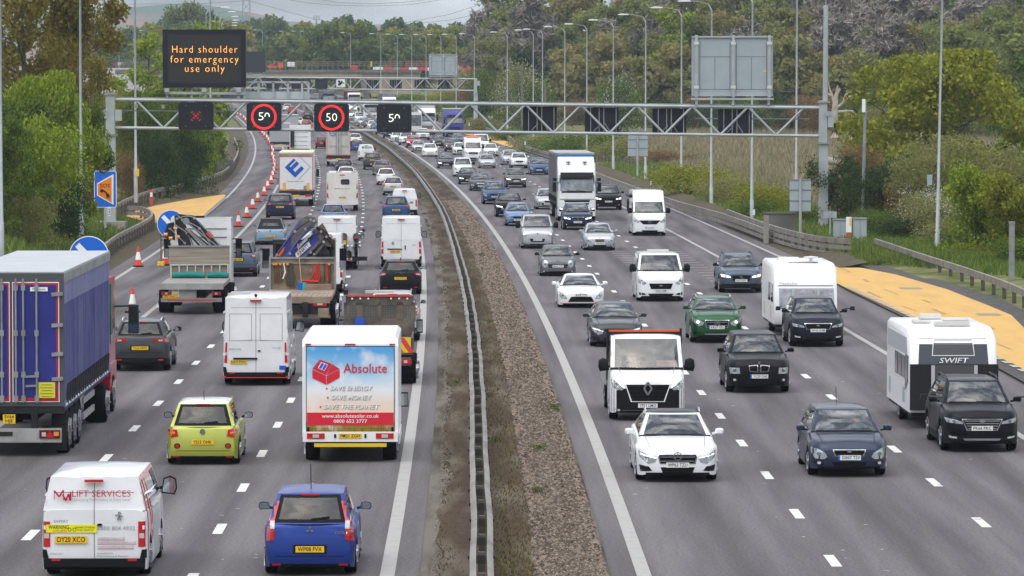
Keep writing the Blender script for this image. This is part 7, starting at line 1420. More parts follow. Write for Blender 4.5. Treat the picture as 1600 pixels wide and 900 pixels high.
def lorry_rear(x, y, label, body, roofm, Ht, TL, nm='articulated_lorry', border=None, W_=2.5):
 r = base(x, y, 0, 1.0, nm, label, 'lorry'); yb = -2.0
 MB().box((0, yb + TL / 2, (1.15 + Ht) / 2), (W_, TL, Ht - 1.15)).build('trailer_body', body, r); MB().box((0, yb + TL / 2, Ht + .03), (W_ + .04, TL, .06)).build('trailer_roof', roofm, r)
 if border: MB().box((0, yb - .02, (1.2 + Ht - .25) / 2), (W_, .05, Ht - 1.45)).build('rear_border', border, r); MB().box((0, yb - .03, (1.2 + Ht - .25) / 2), (W_ - .1, .05, Ht - 1.55)).build('rear_door', body, r); MB().box((0, yb - .01, Ht - .12), (W_ + .02, .06, .2)).build('header', m_steel2, r)
 MB().box((0, yb, 1.02), (W_, .15, .26)).build('rear_beam', m_chassis, r); MB().box((0, yb + .02, .68), (W_ * .96, .1, .26)).build('bumper_beam', m_grub, r)
 for s in (-1, 1): MB().box((s * .88, yb - .05, .82), (.45, .04, .13)).build('tail_light', m_tl, r)
 plate_on(r, (.0, yb - .05, .80), ''); MB().box((0, yb + TL / 2, .85), (1.2, TL, .3)).build('chassis', m_chassis, r); bigwheels(r, (-.9, .4, 1.7, TL - 5), W_ / 2, .5); MB().box((0, TL - 1.0, 2.1), (2.4, 2.0, 2.6)).build('cab', PT['white'], r)
 for s in (-1, 1): MB().box((s * 1.45, TL - .3, 2.2), (.22, .1, .6)).build('wing_mirror', m_trim, r)
 return r, yb
le, yb = lorry_rear(463, 322, 'white box lorry with large blue striped diamond emblem and cream roof', mat('ribbed white', (.70, .71, .72), .45, var=.06, vscale=4), mat('cream roof', (.66, .55, .36), .6), 3.95, 13.2, border=m_barred)
em = MB(); cx, cz, s = -.12, 2.85, .86; yy = yb - .075; ebl = mat('emblem blue', (.012, .09, .45), .5)
rot = lambda u, v: (cx + (u - v) * .7071 * s, yy, cz + (u + v) * .7071 * s)
for u0, v0, u1, v1 in ((-.62, -.55, .62, -.20), (-.62, -.20, -.30, .55), (-.02, -.20, .28, .55), (.40, -.20, .62, .55)): em.add([rot(*q) for q in ((v0, u0), (v0, u1), (v1, u1), (v1, u0))], [(0, 1, 2, 3)])
em.build('diamond_emblem', ebl, le); ol = MB()
pts_ = [(cx + .25, cz + 1.0), (cx + 1.18, cz + .06), (cx + .3, cz - .86)]
for p, q in zip(pts_, pts_[1:]): ol.bar((p[0], yy, p[1]), (q[0], yy, q[1]), .01, .02)
ol.build('diamond_outline', ebl, le); lettering('www.eddie.com', .10, m_seam, le, (0, yy, 1.86), width=1.2) if False else lettering('www.ewals.com', .10, m_seam, le, (0, yy, 1.86), width=1.2)
for s_ in (-.88, .88): MB().box((s_, yy, 1.45), (.13, .02, .5)).build('marker_board', m_yel, le); MB().box((s_, yy + .004, 1.45), (.2, .02, .56)).build('marker_border', m_sorange, le)
MB().box((-.3, yy, 1.3), (.36, .02, .07)).build('yellow_label', m_yel, le); MB().box((.66, yy, 1.4), (.2, .02, .26)).build('grey_hatch', m_steel2, le)
for s in (-1, 1): MB().box((s * 1.5, 5.5, 1.7), (.2, .1, .5)).build('wing_mirror', m_mir, le)
lt_, yb = lorry_rear(529, 260, 'tall white trailer with double doors, blue crest and red edging', mat('dusty trailer', (.52, .50, .46), .55, var=.2, vscale=1), m_grub, 4.1, 13.2, border=m_barred)
MB().box((0, yb - .07, 2.6), (.14, .03, 2.9)).build('door_gap', m_steel2, lt_); [MB().tube([(xx, yb - .1, 1.3), (xx, yb - .1, 3.9)], .03, 5).build('lock_rod', m_steel2, lt_) for xx in (-.25, .25)]
MB().add([(-.62 + p[0], yb - .075, 3.55 + p[1]) for p in oval(0, 0, .75, .72, 16)] + [(-.62 + p[0], yb - .075, 3.55 + p[1]) for p in oval(0, 0, .62, .58, 16)], [(i, (i + 1) % 16, 16 + (i + 1) % 16, 16 + i) for i in range(16)]).build('crest', ebl, lt_); lettering('CH', .34, ebl, lt_, (-.62, yb - .08, 3.55), bold=True, width=.4)
for i in range(3): MB().box((.62, yb - .075, 3.75 - .2 * i), (.8, .01, .1)).build('print_line', m_steel2, lt_)
lettering('07946', .2, m_steel2, lt_, (-.6, yb - .08, 2.1), width=.8); lettering('24 56 2817', .18, m_steel2, lt_, (.62, yb - .08, 2.1), width=.9)
lorry_rear(452, 222, 'grey box lorry ahead of the orange car, its blank doors facing back', mat('pale grey door', (.36, .37, .385), .5), m_grub, 3.7, 9, 'box_lorry', border=m_signgrey)
lorry_rear(438, 236, 'dark based grey lorry beside the cones under the lit fifty signal', mat('pale grey door 2', (.33, .34, .36), .5), m_grub, 3.4, 8, 'box_lorry')
tu = base(467, 246, 0, 1.0, 'tractor_unit', 'white lorry cab without trailer body ahead of the cream roofed lorry', 'lorry'); MB().box((.15, 1.2, 2.3), (2.45, 2.0, 2.9)).build('cab', PT['white'], tu, smooth=30); MB().box((0, -1.2, .85), (2.3, 4.5, .3)).build('chassis', m_chassis, tu); MB().box((-.75, .1, 2.2), (.45, .3, 2.0)).build('exhaust_stack', m_chassis, tu); [MB().box((.2, .17, 1.4 + .5 * i), (1.8, .03, .05)).build('panel_rib', m_grub, tu) for i in range(4)]; bigwheels(tu, (-1.5, 1.6), 1.25, .5)
fb = base(300, 491, 0, 1.1, 'flatbed_lorry', 'flatbed lorry with white cab, wooden headboard and black folded loader crane', 'lorry'); m_wood = mat('weathered boards', (.33, .29, .235), .85, var=.35, vscale=2, stretch=(.3, 1, 8)); m_bed = mat('worn bed', (.30, .275, .25), .75, var=.3, vscale=1.5)
MB().box((0, 1.4, 1.12), (2.5, 6.2, .14)).build('load_bed', m_bed, fb); MB().box((0, -1.72, 1.12), (2.54, .06, .24)).build('bed_edge', m_alu, fb); MB().box((0, 2.0, .8), (1.1, 6.4, .3)).build('chassis', m_chassis, fb); MB().box((0, -1.5, .58), (2.4, .12, .16)).build('bumper_beam', m_steel2, fb); MB().box((0, -1.57, .58), (1.9, .01, .05)).build('red_marking', m_barred, fb); MB().box((-.35, -1.45, .84), (1.1, .2, .42)).build('under_box', m_alu, fb)
MB().box((-.62, -1.56, .88), (.28, .01, .36)).build('warning_label', m_swhite, fb); MB().add([(-.72, -1.57, .92), (-.52, -1.57, .92), (-.62, -1.57, 1.04)], [(0, 1, 2)]).build('warning_triangle', m_yel, fb); MB().box((-.62, -1.57, .77), (.24, .01, .12)).build('yellow_text_panel', m_yel, fb)
for s in (-1, 1): MB().box((s * .98, -1.58, .84), (.38, .04, .13)).build('tail_light', m_tl, fb); MB().box((s * .98, -1.605, .84), (.1, .01, .09)).build('clear_lens', m_rev, fb); MB().box((s * 1.0, -.1, .5), (.5, .03, .5)).build('mud_flap', m_mud, fb)
plate_on(fb, (-.86, -1.58, .70), 'CP51 DZO'); bigwheels(fb, (.2, 5.8), 1.24, .48, True)
MB().box((0, 4.4, 2.10), (2.46, .08, .72)).build('headboard', m_wood, fb); MB().box((0, 4.36, 2.48), (2.5, .1, .06)).build('headboard_rail', m_steel2, fb); lb = MB(); [lb.bar((xx, 4.36, 1.2), (xx, 4.36, 1.74), .05, .05) for xx in [-1.15 + .33 * i for i in range(8)]]; lb.bar((-1.2, 4.36, 1.72), (1.2, 4.36, 1.74), .05, .05); lb.build('headboard_bars', m_grub, fb); MB().box((0, 4.45, 1.46), (2.4, .04, .5)).build('headboard_mesh', m_wood, fb)
for xx, w_ in ((-.42, 1.36), (.78, .86)): MB().tube([(xx - w_ / 2, 4.0, 1.3), (xx, 4.02, 1.33), (xx + w_ / 2, 4.0, 1.29)], [.12, .14, .12], 8).build('green_sheet', mat('green tarpaulin', (.01, .17, .15), .6, bump=.5, bscale=6), fb, smooth=60)
MB().box((.0, 6.9, 2.2), (2.45, 1.9, 2.75)).build('cab', PT['white'], fb, smooth=30); [MB().box((.2, 5.93, 2.1 + .35 * i), (1.7, .03, .03)).build('cab_seam', m_seam, fb) for i in range(4)]; MB().box((-.2, 6.5, 3.62), (.6, .3, .07)).build('beacon_bar', m_trim, fb)
for s in (-1, 1): MB().box((s * 1.48, 7.2, 2.3), (.26, .12, .78)).bar((s * 1.2, 7.2, 2.68), (s * 1.5, 7.2, 2.68), .05, .05).build('wing_mirror', m_trim, fb); MB().box((s * 1.48, 7.13, 2.1), (.2, .01, .35)).build('mirror_glass', m_mir, fb)
m_crane = mat('crane black', (.018, .019, .022), .4, coat=.3)
MB().prism([(-1.05, 3.72), (-.8, 3.72), (-.45, 2.3), (-.85, 2.3)], 4.9, 5.3).build('crane_mast', m_crane, fb); MB().prism([(-.98, 3.55), (-.85, 3.78), (-.25, 3.72), (-.1, 3.5), (1.0, 2.35), (.75, 2.2), (-.35, 3.3)], 4.6, 4.9).build('crane_boom', m_crane, fb); MB().prism([(-.9, 3.5), (-.65, 3.55), (-.2, 2.4), (-.55, 2.35)], 4.55, 4.75).build('crane_jib', m_crane, fb)
[MB().bar((-.75 + .18 * i, 4.56, 3.3 - .1 * i), (.1 + .2 * i, 4.56, 2.4), .06, .08).build('crane_ram', m_crane if i != 1 else m_steel2, fb) for i in range(3)]; MB().prism([(-1.5, 2.85), (-1.3, 3.4), (-1.05, 3.45), (-1.0, 2.7)], 4.7, 4.9).build('crane_hook_block', m_crane, fb)
[MB().lathe([(.07, 0), (.07, .15)], 'x', (xx, 4.55, zz), 8).build('amber_coupling', m_ind, fb) for xx, zz in ((-1.45, 2.95), (-1.25, 2.8), (-1.05, 3.2), (-.95, 2.85))]; MB().lathe([(.14, -.05), (.14, .05)], 'y', (-.55, 4.55, 3.5), 10).build('pivot_pin', m_steel2, fb); MB().prism([(.25, 3.0), (.45, 2.78), (.58, 2.88), (.4, 3.1)], 4.56, 4.59).build('crane_label', m_barred, fb); MB().lathe([(.2, 0), (.22, .12)], 'y', (-1.0, 4.95, 3.5), 10).build('white_cover', PT['white'], fb)
ck = base(466, 513, 0, 1.2, 'crane_lorry', 'muddy lorry with tan headboard and big blue folded crane', 'lorry'); m_mudbed = mat('muddy deck', (.30, .225, .165), .85, var=.35, vscale=1.2, bump=.3, bscale=10); m_tanb = mat('tan headboard', (.27, .215, .15), .8, var=.4, vscale=1.5, col2=(.13, .09, .06)); m_cblue = mat('crane blue', (.045, .055, .28), .4, var=.4, vscale=1.2, col2=(.11, .09, .10), lo=.5, hi=.7)
MB().box((0, 1.3, 1.12), (2.5, 6.0, .14)).build('load_bed', m_mudbed, ck); pk_ = MB(); [pk_.box((-.1 + .19 * i, .2, 1.2), (.03, 2.9, .03)) for i in range(7)]; pk_.build('deck_planks', m_alu, ck); MB().box((0, -1.66, 1.06), (2.4, .12, .22)).build('rear_beam', m_mudbed, ck); MB().box((0, -1.5, .78), (2.35, .3, .5)).build('rear_frame', m_chassis, ck); MB().box((0, -1.55, .45), (2.4, .1, .12)).build('bumper_beam', m_mudbed, ck)
for s in (-1, 1): MB().box((s * .82, -1.68, .92), (.5, .05, .16)).build('tail_light', m_tl, ck); MB().box((s * .82, -1.71, .92), (.2, .01, .07)).build('clear_lens', m_rev, ck); MB().box((s * .95, -1.68, .6), (.4, .05, .35)).build('mud_flap', m_mudbed, ck)
plate_on(ck, (-.55, -1.72, .62), 'YJ08 AUY', sq=True); MB().box((.28, -1.75, .72), (.2, .2, .55)).build('tow_hitch', m_chassis, ck); MB().box((0, 2.0, .8), (1.1, 6.4, .3)).build('chassis', m_chassis, ck); bigwheels(ck, (0, 1.35, 6.6), 1.24, .5, True)
MB().box((0, 4.2, 1.80), (2.5, .1, 1.24)).build('headboard', m_tanb, ck); MB().box((0, 4.14, 2.40), (2.54, .1, .07)).build('headboard_rail', m_steel2, ck); MB().bar((-1.2, 4.12, 2.2), (1.2, 4.12, 2.2), .04, .05).build('hanging_rail', m_steel2, ck)
for s in (-1, 1): MB().box((s * 1.25, 4.12, 1.8), (.07, .14, 1.3)).build('headboard_post', m_steel2, ck)
ch = lambda x_, z0, z1, m, w_=.05: MB().tube([(x_, 4.08, z1), (x_ + .02, 4.07, (z0 + z1) / 2), (x_, 4.08, z0)], w_ / 2, 5).build('hanging_chain', m, ck)
for x_ in (-1.08, -1.0, -.92, -.82, -.6, -.55, .82, 1.0, 1.06): ch(x_, 1.45, 2.18, m_rust)
[MB().box((x_, 4.06, 2.17), (.09, .06, .09)).build('yellow_hook', m_ind, ck) for x_ in (-1.1, -1.0, -.85, -.58, 1.02)]; MB().prism([(-.62, 1.35), (-.3, 1.32), (-.36, 2.2), (-.52, 2.2)], 4.05, 4.09).build('net', mat('net', (.06, .055, .045), .9), ck)
red_s = mat('red strap', (.55, .02, .02), .6); [MB().tube([(x_, 4.06, 2.18), (x_ + .03, 4.05, 1.75), (x_ - .18 + .06 * i, 4.0, 1.52)], .025, 5).build('red_strap', red_s, ck) for i, x_ in enumerate((.38, .5, .56, .62, .92))]; MB().tube([(.0, 4.0, 1.52), (.6, 4.0, 1.5)], .05, 6).build('red_strap', red_s, ck); MB().tube([(-.72, 4.06, 2.2), (-.66, 4.05, 1.85), (-.76, 4.06, 1.6)], .03, 5).build('white_rope', m_swhite, ck)
for x_, w_, m in ((-.08, .11, m_sblue), (.03, .09, mat('turquoise', (.02, .45, .42), .5))): tag(MB().lathe([(w_ * .8, 0), (w_, .28)], n=10).build('bucket', m), ('blue' if w_ > .1 else 'turquoise') + ' bucket standing on the muddy crane lorry deck', 'bucket')
for nm_, dx_ in (('bucket', -.08), ('bucket.001', .06)): bpy.data.objects[nm_].location = ck.matrix_basis @ Vector((dx_, 3.7, 1.19))
o = tag(MB().box((0, 0, 0), (1.0, .35, .22)).build('timber_load', m_mudbed), 'heap of timber and pipe lying on the muddy deck', 'timber'); o.location = ck.matrix_basis @ Vector((.6, 3.75, 1.30)); o = tag(MB().tube([(-.02, 4.0, 1.25), (-.18, 4.05, 2.95)], .02, 5).build('broom_handle', mat('pine pole', (.5, .36, .2), .7)), 'thin wooden pole leaning on the tan headboard', 'pole'); o.location = ck.location; o.rotation_euler = ck.rotation_euler
MB().prism([(-1.25, 2.2), (-.85, 2.2), (.30, 3.75), (.42, 3.92), (.12, 3.98), (-.12, 3.86)], 4.9, 5.3).build('crane_boom', m_cblue, ck); MB().prism([(-.40, 3.35), (-.10, 3.86), (.12, 3.98), (.44, 3.95), (.55, 3.72), (.2, 3.35), (-.5, 2.75)], 4.86, 4.9).build('boom_gusset', mat('gusset', (.15, .13, .125), .7, var=.3, vscale=3), ck)
MB().prism([(-.75, 2.25), (-.10, 2.25), (.75, 3.05), (.62, 3.55), (.45, 3.5), (-.62, 2.5)], 4.7, 4.86).build('crane_jib', m_cblue, ck); MB().prism([(.42, 3.45), (.75, 3.72), (1.15, 3.0), (1.05, 2.8), (.75, 2.9)], 4.66, 5.0).build('jib_head', MATS['gusset'], ck)
[MB().bar((-.1 + .2 * i, 4.68, 2.3), (.75 + .12 * i, 4.68, 3.1 + .05 * i), .08, .10).build('jib_extension', MATS['gusset'] if i != 1 else m_chassis, ck) for i in range(3)]; [MB().tube([(.55 + .1 * i, 4.62, 3.6 - .05 * i), (.95 + .05 * i, 4.6, 3.1), (1.15, 4.62, 2.85)], .025, 5).build('hydraulic_hose', m_rust if i % 2 else m_black, ck) for i in range(4)]
lettering('ATLAS', .14, m_swhite, ck, (-.78, 4.86, 2.62), rot=R(-53), width=.4, bold=True) if False else MB().prism([(p[0] * .8 - .84, p[1] + 2.62) for p in [(u * math.cos(R(53)) - v * math.sin(R(53)), u * math.sin(R(53)) + v * math.cos(R(53))) for u, v in oval(0, 0, .46, .17, 14)]], 4.85, 4.88).build('orange_badge', mat('orange badge', (.75, .13, .02), .5), ck)
MB().prism([(-.30, 2.55), (-.24, 2.36), (.30, 2.85), (.22, 3.02)], 4.67, 4.70).build('jib_label', m_swhite, ck); lettering('KINATT', .13, m_ink, ck, (0, 4.655, 2.69), rot=R(-42), width=.55, bold=True); MB().lathe([(.06, -.03), (.06, .03)], 'y', (.42, 4.86, 3.8), 8).build('pivot_pin', m_alu, ck)
MB().box((0, 6.6, 2.0), (2.4, 1.7, 2.1)).build('cab', PT['dkgrey'], ck, smooth=30) ; MB().box((-.75, 5.2, 2.62), (.6, .5, .62)).build('air_box', m_trim, ck); MB().lathe([(.03, 2.2), (.03, 2.65), (.12, 2.7), (.14, 2.8), (.0, 2.82)], c=(1.05, 5.0, 0), n=10).build('exhaust_cap', m_trim, ck)
for s in (-1, 1): MB().box((s * 1.5, 6.6, 2.3), (.28, .12, .75)).build('wing_mirror', m_trim, ck); MB().box((s * 1.5, 6.53, 2.05), (.22, .01, .3)).build('mirror_glass', m_mir, ck)
tp_r = base(590, 603, 0, 1.0, 'tipper_lorry', 'dark tipper lorry with mesh headboard and yellow red chevron tailboard', 'lorry'); m_tip = mat('dirty tipper', (.06, .056, .05), .7, var=.5, vscale=1.4, col2=(.16, .13, .10))
MB().box((0, 1.0, .98), (2.1, 4.0, .12)).build('load_bed', m_tip, tp_r); MB().box((0, -1.0, 1.18), (2.1, .06, .5)).build('tailboard', m_tip, tp_r)
chv = MB()
for i in range(8): pass
MB().box((.0, -1.04, 1.22), (2.0, .02, .46)).build('chevron_board', m_yel, tp_r)
for i in range(-3, 4): chv.add([(i * .31 + sg_, -1.055, z_) for sg_, z_ in ((0, 1.0), (.17, 1.0), (-.13 if i > 0 else .47, 1.44), (-.30 if i > 0 else .30, 1.44))], [(0, 1, 2, 3)])
chv.build('red_chevrons', m_barred, tp_r)
for s in (-1, 1): MB().box((s * 1.03, 1.0, 1.18), (.05, 4.0, .46)).build('side_board', m_tip, tp_r); MB().box((s * .84, -1.0, .72), (.36, .06, .15)).build('tail_light', m_tl, tp_r); MB().box((s * .84, -1.04, .72), (.1, .01, .09)).build('clear_lens', m_rev, tp_r)
MB().box((0, -.95, .72), (2.0, .08, .26)).build('bumper_beam', m_tip, tp_r); MB().box((0, 1.2, .6), (1.0, 4.0, .2)).build('chassis', m_chassis, tp_r); bigwheels(tp_r, (0, 3.6), 1.02, .36, True)
hb_ = MB(); hb_.box((0, 3.05, 1.55), (2.16, .06, .5)).box((0, 3.05, 2.36), (2.1, .06, .3))
for xx in (-1.05, -.62, 0, .62, 1.05): hb_.box((xx, 3.05, 2.0), (.12 if abs(xx) != .62 else .22, .06, .6))
for i in range(40): hb_.box((-1.0 + i * .051, 3.05, 2.0), (.012, .02, .5))
for i in range(9): hb_.box((0, 3.05, 1.8 + i * .055), (2.0, .02, .012))
hb_.build('mesh_headboard', m_tip, tp_r); MB().box((0, 3.0, 2.5), (2.0, .06, .05)).build('red_rail', m_barred, tp_r); MB().box((.0, 3.1, 2.62), (.9, .2, .08)).build('beacon_bar', m_grub, tp_r)
for s in (-1, 1): MB().box((s * 1.05, 3.0, 2.62), (.14, .1, .16)).build('work_lamp', m_black, tp_r); MB().box((s * 1.22, 4.2, 1.5), (.2, .1, .42)).build('wing_mirror', m_trim, tp_r); MB().box((s * 1.22, 4.14, 1.5), (.16, .01, .34)).build('mirror_glass', m_mir, tp_r)
dots = MB(); [dots.box((xx, 2.95, 2.42), (.05, .02, .05)) for xx in (-.85, -.6, -.35, .35, .6, .85)]; dots.build('marker_lamps', m_swhite, tp_r); MB().box((0, 4.0, 1.5), (1.95, 1.4, 1.5)).build('cab', PT['silver'], tp_r, smooth=30); MB().box((-.62, 3.0, 1.72), (.28, .02, .2)).build('blue_label', m_pblue, tp_r)
pu = car('bigsuv', 614, 532, 0, 'silver', 'silver people carrier ahead of the tipper with one red lamp showing', None, dict(tl='edge', rails=m_chrome, brake=1), dict(W=1.92, H=1.72))
rk = MB().box((.75, -3.2, .62), (1.5, .7, .06)).box((.75, -3.55, .55), (1.5, .06, .18)); rk.build('rear_rack', m_chassis, lN); MB().box((.55, -3.6, .55), (.4, .03, .16)).build('lamp_board', m_rev, lN); MB().add([(.5, -3.63, .49), (.72, -3.63, .49), (.61, -3.63, .63)], [(0, 1, 2)]).build('triangle_reflector', m_tl, lN)
for i, (dx_, lab) in enumerate(((.35, 'black motorcycle with yellow plate carried behind the white van, left one'), (.95, 'dark motorcycle strapped behind the white van, right one'))):
 mc = thing('motorcycle', lab, 'motorcycle', lN.matrix_basis @ Vector((dx_, -3.25, .66)), lN.rotation_euler.z, 'motorcycles on the van rack')
 MB().lathe([(.2, -.08), (.32, -.07), (.32, .07), (.2, .08)], 'x', (0, -.35, .32), 16).build('rear_wheel', m_tyre, mc, smooth=40); MB().lathe([(.22, -.05), (.31, -.05), (.31, .05), (.22, .05)], 'x', (0, 1.0, .32), 16).build('front_wheel', m_tyre, mc, smooth=40)
 MB().box((0, .3, .62), (.30, .7, .42), taper=.8).build('engine', m_steel2, mc); MB().tube([(0, -.5, .86), (0, 0, .84), (0, .35, .98), (0, .6, .96)], [.10, .15, .17, .1], 8).build('tank_and_seat', m_black, mc, smooth=60); MB().tube([(-.38, .55, 1.12), (-.2, .68, 1.08), (.2, .68, 1.08), (.38, .55, 1.12)], .025, 6).build('handlebar', m_chrome, mc)
 for s in (-1, 1): MB().lathe([(.07, 0), (.08, .03)], 'y', (s * .36, .55, 1.26), 8).build('mirror', m_black, mc); MB().tube([(s * .16, .3, .4), (s * .2, -.5, .55)], .05, 6).build('exhaust', m_chrome, mc)
 MB().box((0, -.56, .92), (.14, .05, .08)).build('tail_light', m_tl, mc)
 if i == 0: plate_on(mc, (-.05, -.72, .72), 'LK12', sq=True)
rn = random.Random(8)
for r_, y_, segs in ((fb, 4.53, (((-.92, 3.6), (-.2, 3.62), (.9, 2.4)), ((-.95, 3.3), (-.5, 3.0), (-.3, 2.5)), ((-.7, 3.55), (.0, 3.2), (.5, 2.45)), ((-1.2, 3.2), (-.9, 2.9), (-.6, 2.6)))), (ck, 4.6, (((-1.0, 2.5), (-.3, 3.4), (.3, 3.85)), ((-.5, 2.55), (.2, 3.1), (.7, 3.4)), ((.3, 2.6), (.8, 3.0), (1.1, 3.2)), ((.1, 3.5), (.5, 3.55), (.9, 3.2))))):
 for i, sg_ in enumerate(segs):
  MB().tube(smooth_path([(a, y_, b) for a, b in sg_], .1), .022, 5).build('hydraulic_hose', m_black if r_ is ck else m_steel2, r_)
  for k, (a, b) in enumerate(sg_): MB().lathe([(.055, -.04), (.055, .03)], 'y', (a, y_, b), 8).build('pivot_pin', m_alu if k % 2 else m_steel2, r_)
 for i in range(5):
  a, b = rn.choice(segs)[rn.randrange(3)]; MB().box((a + rn.uniform(-.16, .16), y_ - .02, b + rn.uniform(-.16, .16)), (rn.uniform(.05, .16), .06, rn.uniform(.05, .14)), rz=0).build('crane_fitting', rn.choice((m_steel2, m_black, m_alu, m_black)), r_)
MB().bar((-.88, 4.56, 3.72), (.98, 4.56, 2.28), .05, .05).build('boom_edge', m_steel2, fb); MB().bar((-1.22, 4.84, 2.22), (-.1, 4.84, 3.80), .04, .05).build('boom_edge', mat('edge blue', (.10, .12, .42), .4), ck); MB().bar((-.84, 4.84, 2.22), (.30, 4.84, 3.70), .04, .05).build('boom_edge', MATS['edge blue'], ck)
MB().bar((-.55, 4.52, 3.2), (.25, 4.52, 2.5), .10, .11).build('chrome_ram', m_chrome, fb); MB().bar((-.2, 4.62, 2.75), (.35, 4.62, 3.35), .09, .09).build('chrome_ram', m_chrome, ck)
# trees, shrubs, grass, stones, air
def quads_mesh(name, c, u, v, m):
 n = len(c); vs = np.empty((n, 4, 3), np.float32); vs[:, 0] = c - u; vs[:, 1] = c - v * .6; vs[:, 2] = c + u; vs[:, 3] = c + v * .6
 me = bpy.data.meshes.new(name); me.vertices.add(n * 4); me.vertices.foreach_set('co', vs.ravel()); me.loops.add(n * 4); me.loops.foreach_set('vertex_index', np.arange(n * 4, dtype=np.int32))
 me.polygons.add(n); me.polygons.foreach_set('loop_start', np.arange(0, n * 4, 4, dtype=np.int32)); me.polygons.foreach_set('loop_total', np.full(n, 4, np.int32)); me.update(calc_edges=True); me.materials.append(m)
 return me
def rnd_dirs(rg, n):
 d = rg.normal(size=(n, 3)); return d / np.linalg.norm(d, axis=1)[:, None]
def leaf_cloud(rg, cen, rad, n, size, flat=.75, long=1.0):
 k = rg.integers(0, len(cen), n); d = rnd_dirs(rg, n); r = rg.random(n) ** .45
 p = cen[k] + d * (r * rad[k])[:, None] * np.array([1, 1, flat]); u = rnd_dirs(rg, n); w = rnd_dirs(rg, n); v = np.cross(u, w); v /= np.linalg.norm(v, axis=1)[:, None] + 1e-6
 s = size * rg.uniform(.6, 1.4, n)[:, None]
 return p, u * s * long, v * s * (1.0 if long == 1.0 else .25)
def skeleton(rg, Hh, spread, fork, nl, up=.5, droop=0.0, stems=1):
 """trunk, limbs and branches as tubes; returns mesh builder and the branch ends"""
 mb = MB(); ends = []; rt = Hh * .022
 for s_ in range(stems):
  off = Vector((rg.normal() * spread * .12, rg.normal() * spread * .12, 0)) if stems > 1 else Vector((0, 0, 0)); lean = Vector((rg.normal() * .05, rg.normal() * .05, 1)) if stems == 1 else Vector((rg.normal() * .25, rg.normal() * .25, 1))
  tp = [off + lean * (Hh * t) + Vector((rg.normal() * .01 * Hh, rg.normal() * .01 * Hh, 0)) * (t > 0) for t in (-.05, fork * .5, fork, .5 * (fork + .85), .88)]
  q = rt / math.sqrt(stems); mb.tube(tp, [q * 1.25, q, q * .85, q * .5, q * .12], 7); ends.append(tp[-1])
  for i in range(nl):
   t = fork + (.84 - fork) * (i + rg.random() * .8) / nl; a = 2.399 * i + rg.random() * .8; p0 = tp[0].lerp(tp[-1], (t + .05) / .93)
   ln = spread * (1.0 - .55 * abs((t - fork) / (.9 - fork)) ** 1.5) * rg.uniform(.75, 1.1); dr = Vector((math.cos(a), math.sin(a), up * rg.uniform(.4, 1.3) - droop))
   p1 = p0 + dr * ln * .5 + Vector((0, 0, .06 * ln)); p2 = p0 + dr * ln + Vector((rg.normal() * .1 * ln, rg.normal() * .1 * ln, .1 * ln)); q2 = q * .42 * (1 - .5 * t)
   mb.tube([p0, p1, p2], [q2, q2 * .65, q2 * .2], 5); ends.append(p2)
   for j in range(4):
    b0 = p0.lerp(p1, .6) if j == 0 else p1.lerp(p2, .15 + .25 * j); d2 = Vector((rg.normal(), rg.normal(), .35 + .6 * rg.random())).normalized(); b1 = b0 + d2 * ln * rg.uniform(.25, .45); mb.tube([b0, b1], [q2 * .4, q2 * .1], 4, cap=False); ends.append(b1)
 return mb, np.array([tuple(e) for e in ends], np.float32)
m_bark = mat('bark', (.10, .085, .065), .95, var=.4, vscale=2); m_greybark = mat('grey bark', (.26, .235, .20), .95, var=.3, vscale=2)
G = dict(oak=leafmat('bronze leaves', (.10, .084, .014), (.225, .19, .03), .35), olive=leafmat('olive leaves', (.108, .125, .012), (.265, .27, .028), .35), green=leafmat('green leaves', (.040, .075, .012), (.125, .165, .022)), dark=leafmat('dark leaves', (.016, .036, .012), (.055, .085, .022)),
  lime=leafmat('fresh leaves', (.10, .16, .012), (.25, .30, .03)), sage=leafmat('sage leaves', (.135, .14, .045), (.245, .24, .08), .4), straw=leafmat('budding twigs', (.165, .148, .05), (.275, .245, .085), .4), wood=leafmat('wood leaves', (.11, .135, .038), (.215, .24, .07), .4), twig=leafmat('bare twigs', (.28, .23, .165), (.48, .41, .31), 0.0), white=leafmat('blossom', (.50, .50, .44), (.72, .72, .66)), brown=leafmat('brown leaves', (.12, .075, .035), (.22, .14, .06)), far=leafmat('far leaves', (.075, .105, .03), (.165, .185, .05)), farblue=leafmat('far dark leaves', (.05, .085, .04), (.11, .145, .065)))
PRO = {}
def proto_tree(key, seed, Hh, spread, fork, nl, n, size, flat=.8, clump=.22, up=.5, stems=1, twigs=0, bark=None, droop=0.0, long=1.0, low=0):
 rg = np.random.default_rng(seed); mb, ends = skeleton(rg, Hh, spread, fork, nl, up, droop, stems)
 if low: ends = np.vstack([ends, np.column_stack([rg.normal(0, spread * .5, low), rg.normal(0, spread * .5, low), rg.uniform(.05, .4, low) * Hh])]).astype(np.float32)
 rad = spread * clump * rg.uniform(.6, 1.35, len(ends)); p, u, v = leaf_cloud(rg, ends, rad, n, size, flat, long)
 p[:, 2] = np.maximum(p[:, 2], .05)
 PRO[key] = (mb.mesh('trunk', bark or m_bark), quads_mesh('crown', p, u, v, G['green']), Hh, float(np.percentile(p[:, 0], 96) - np.percentile(p[:, 0], 4)))
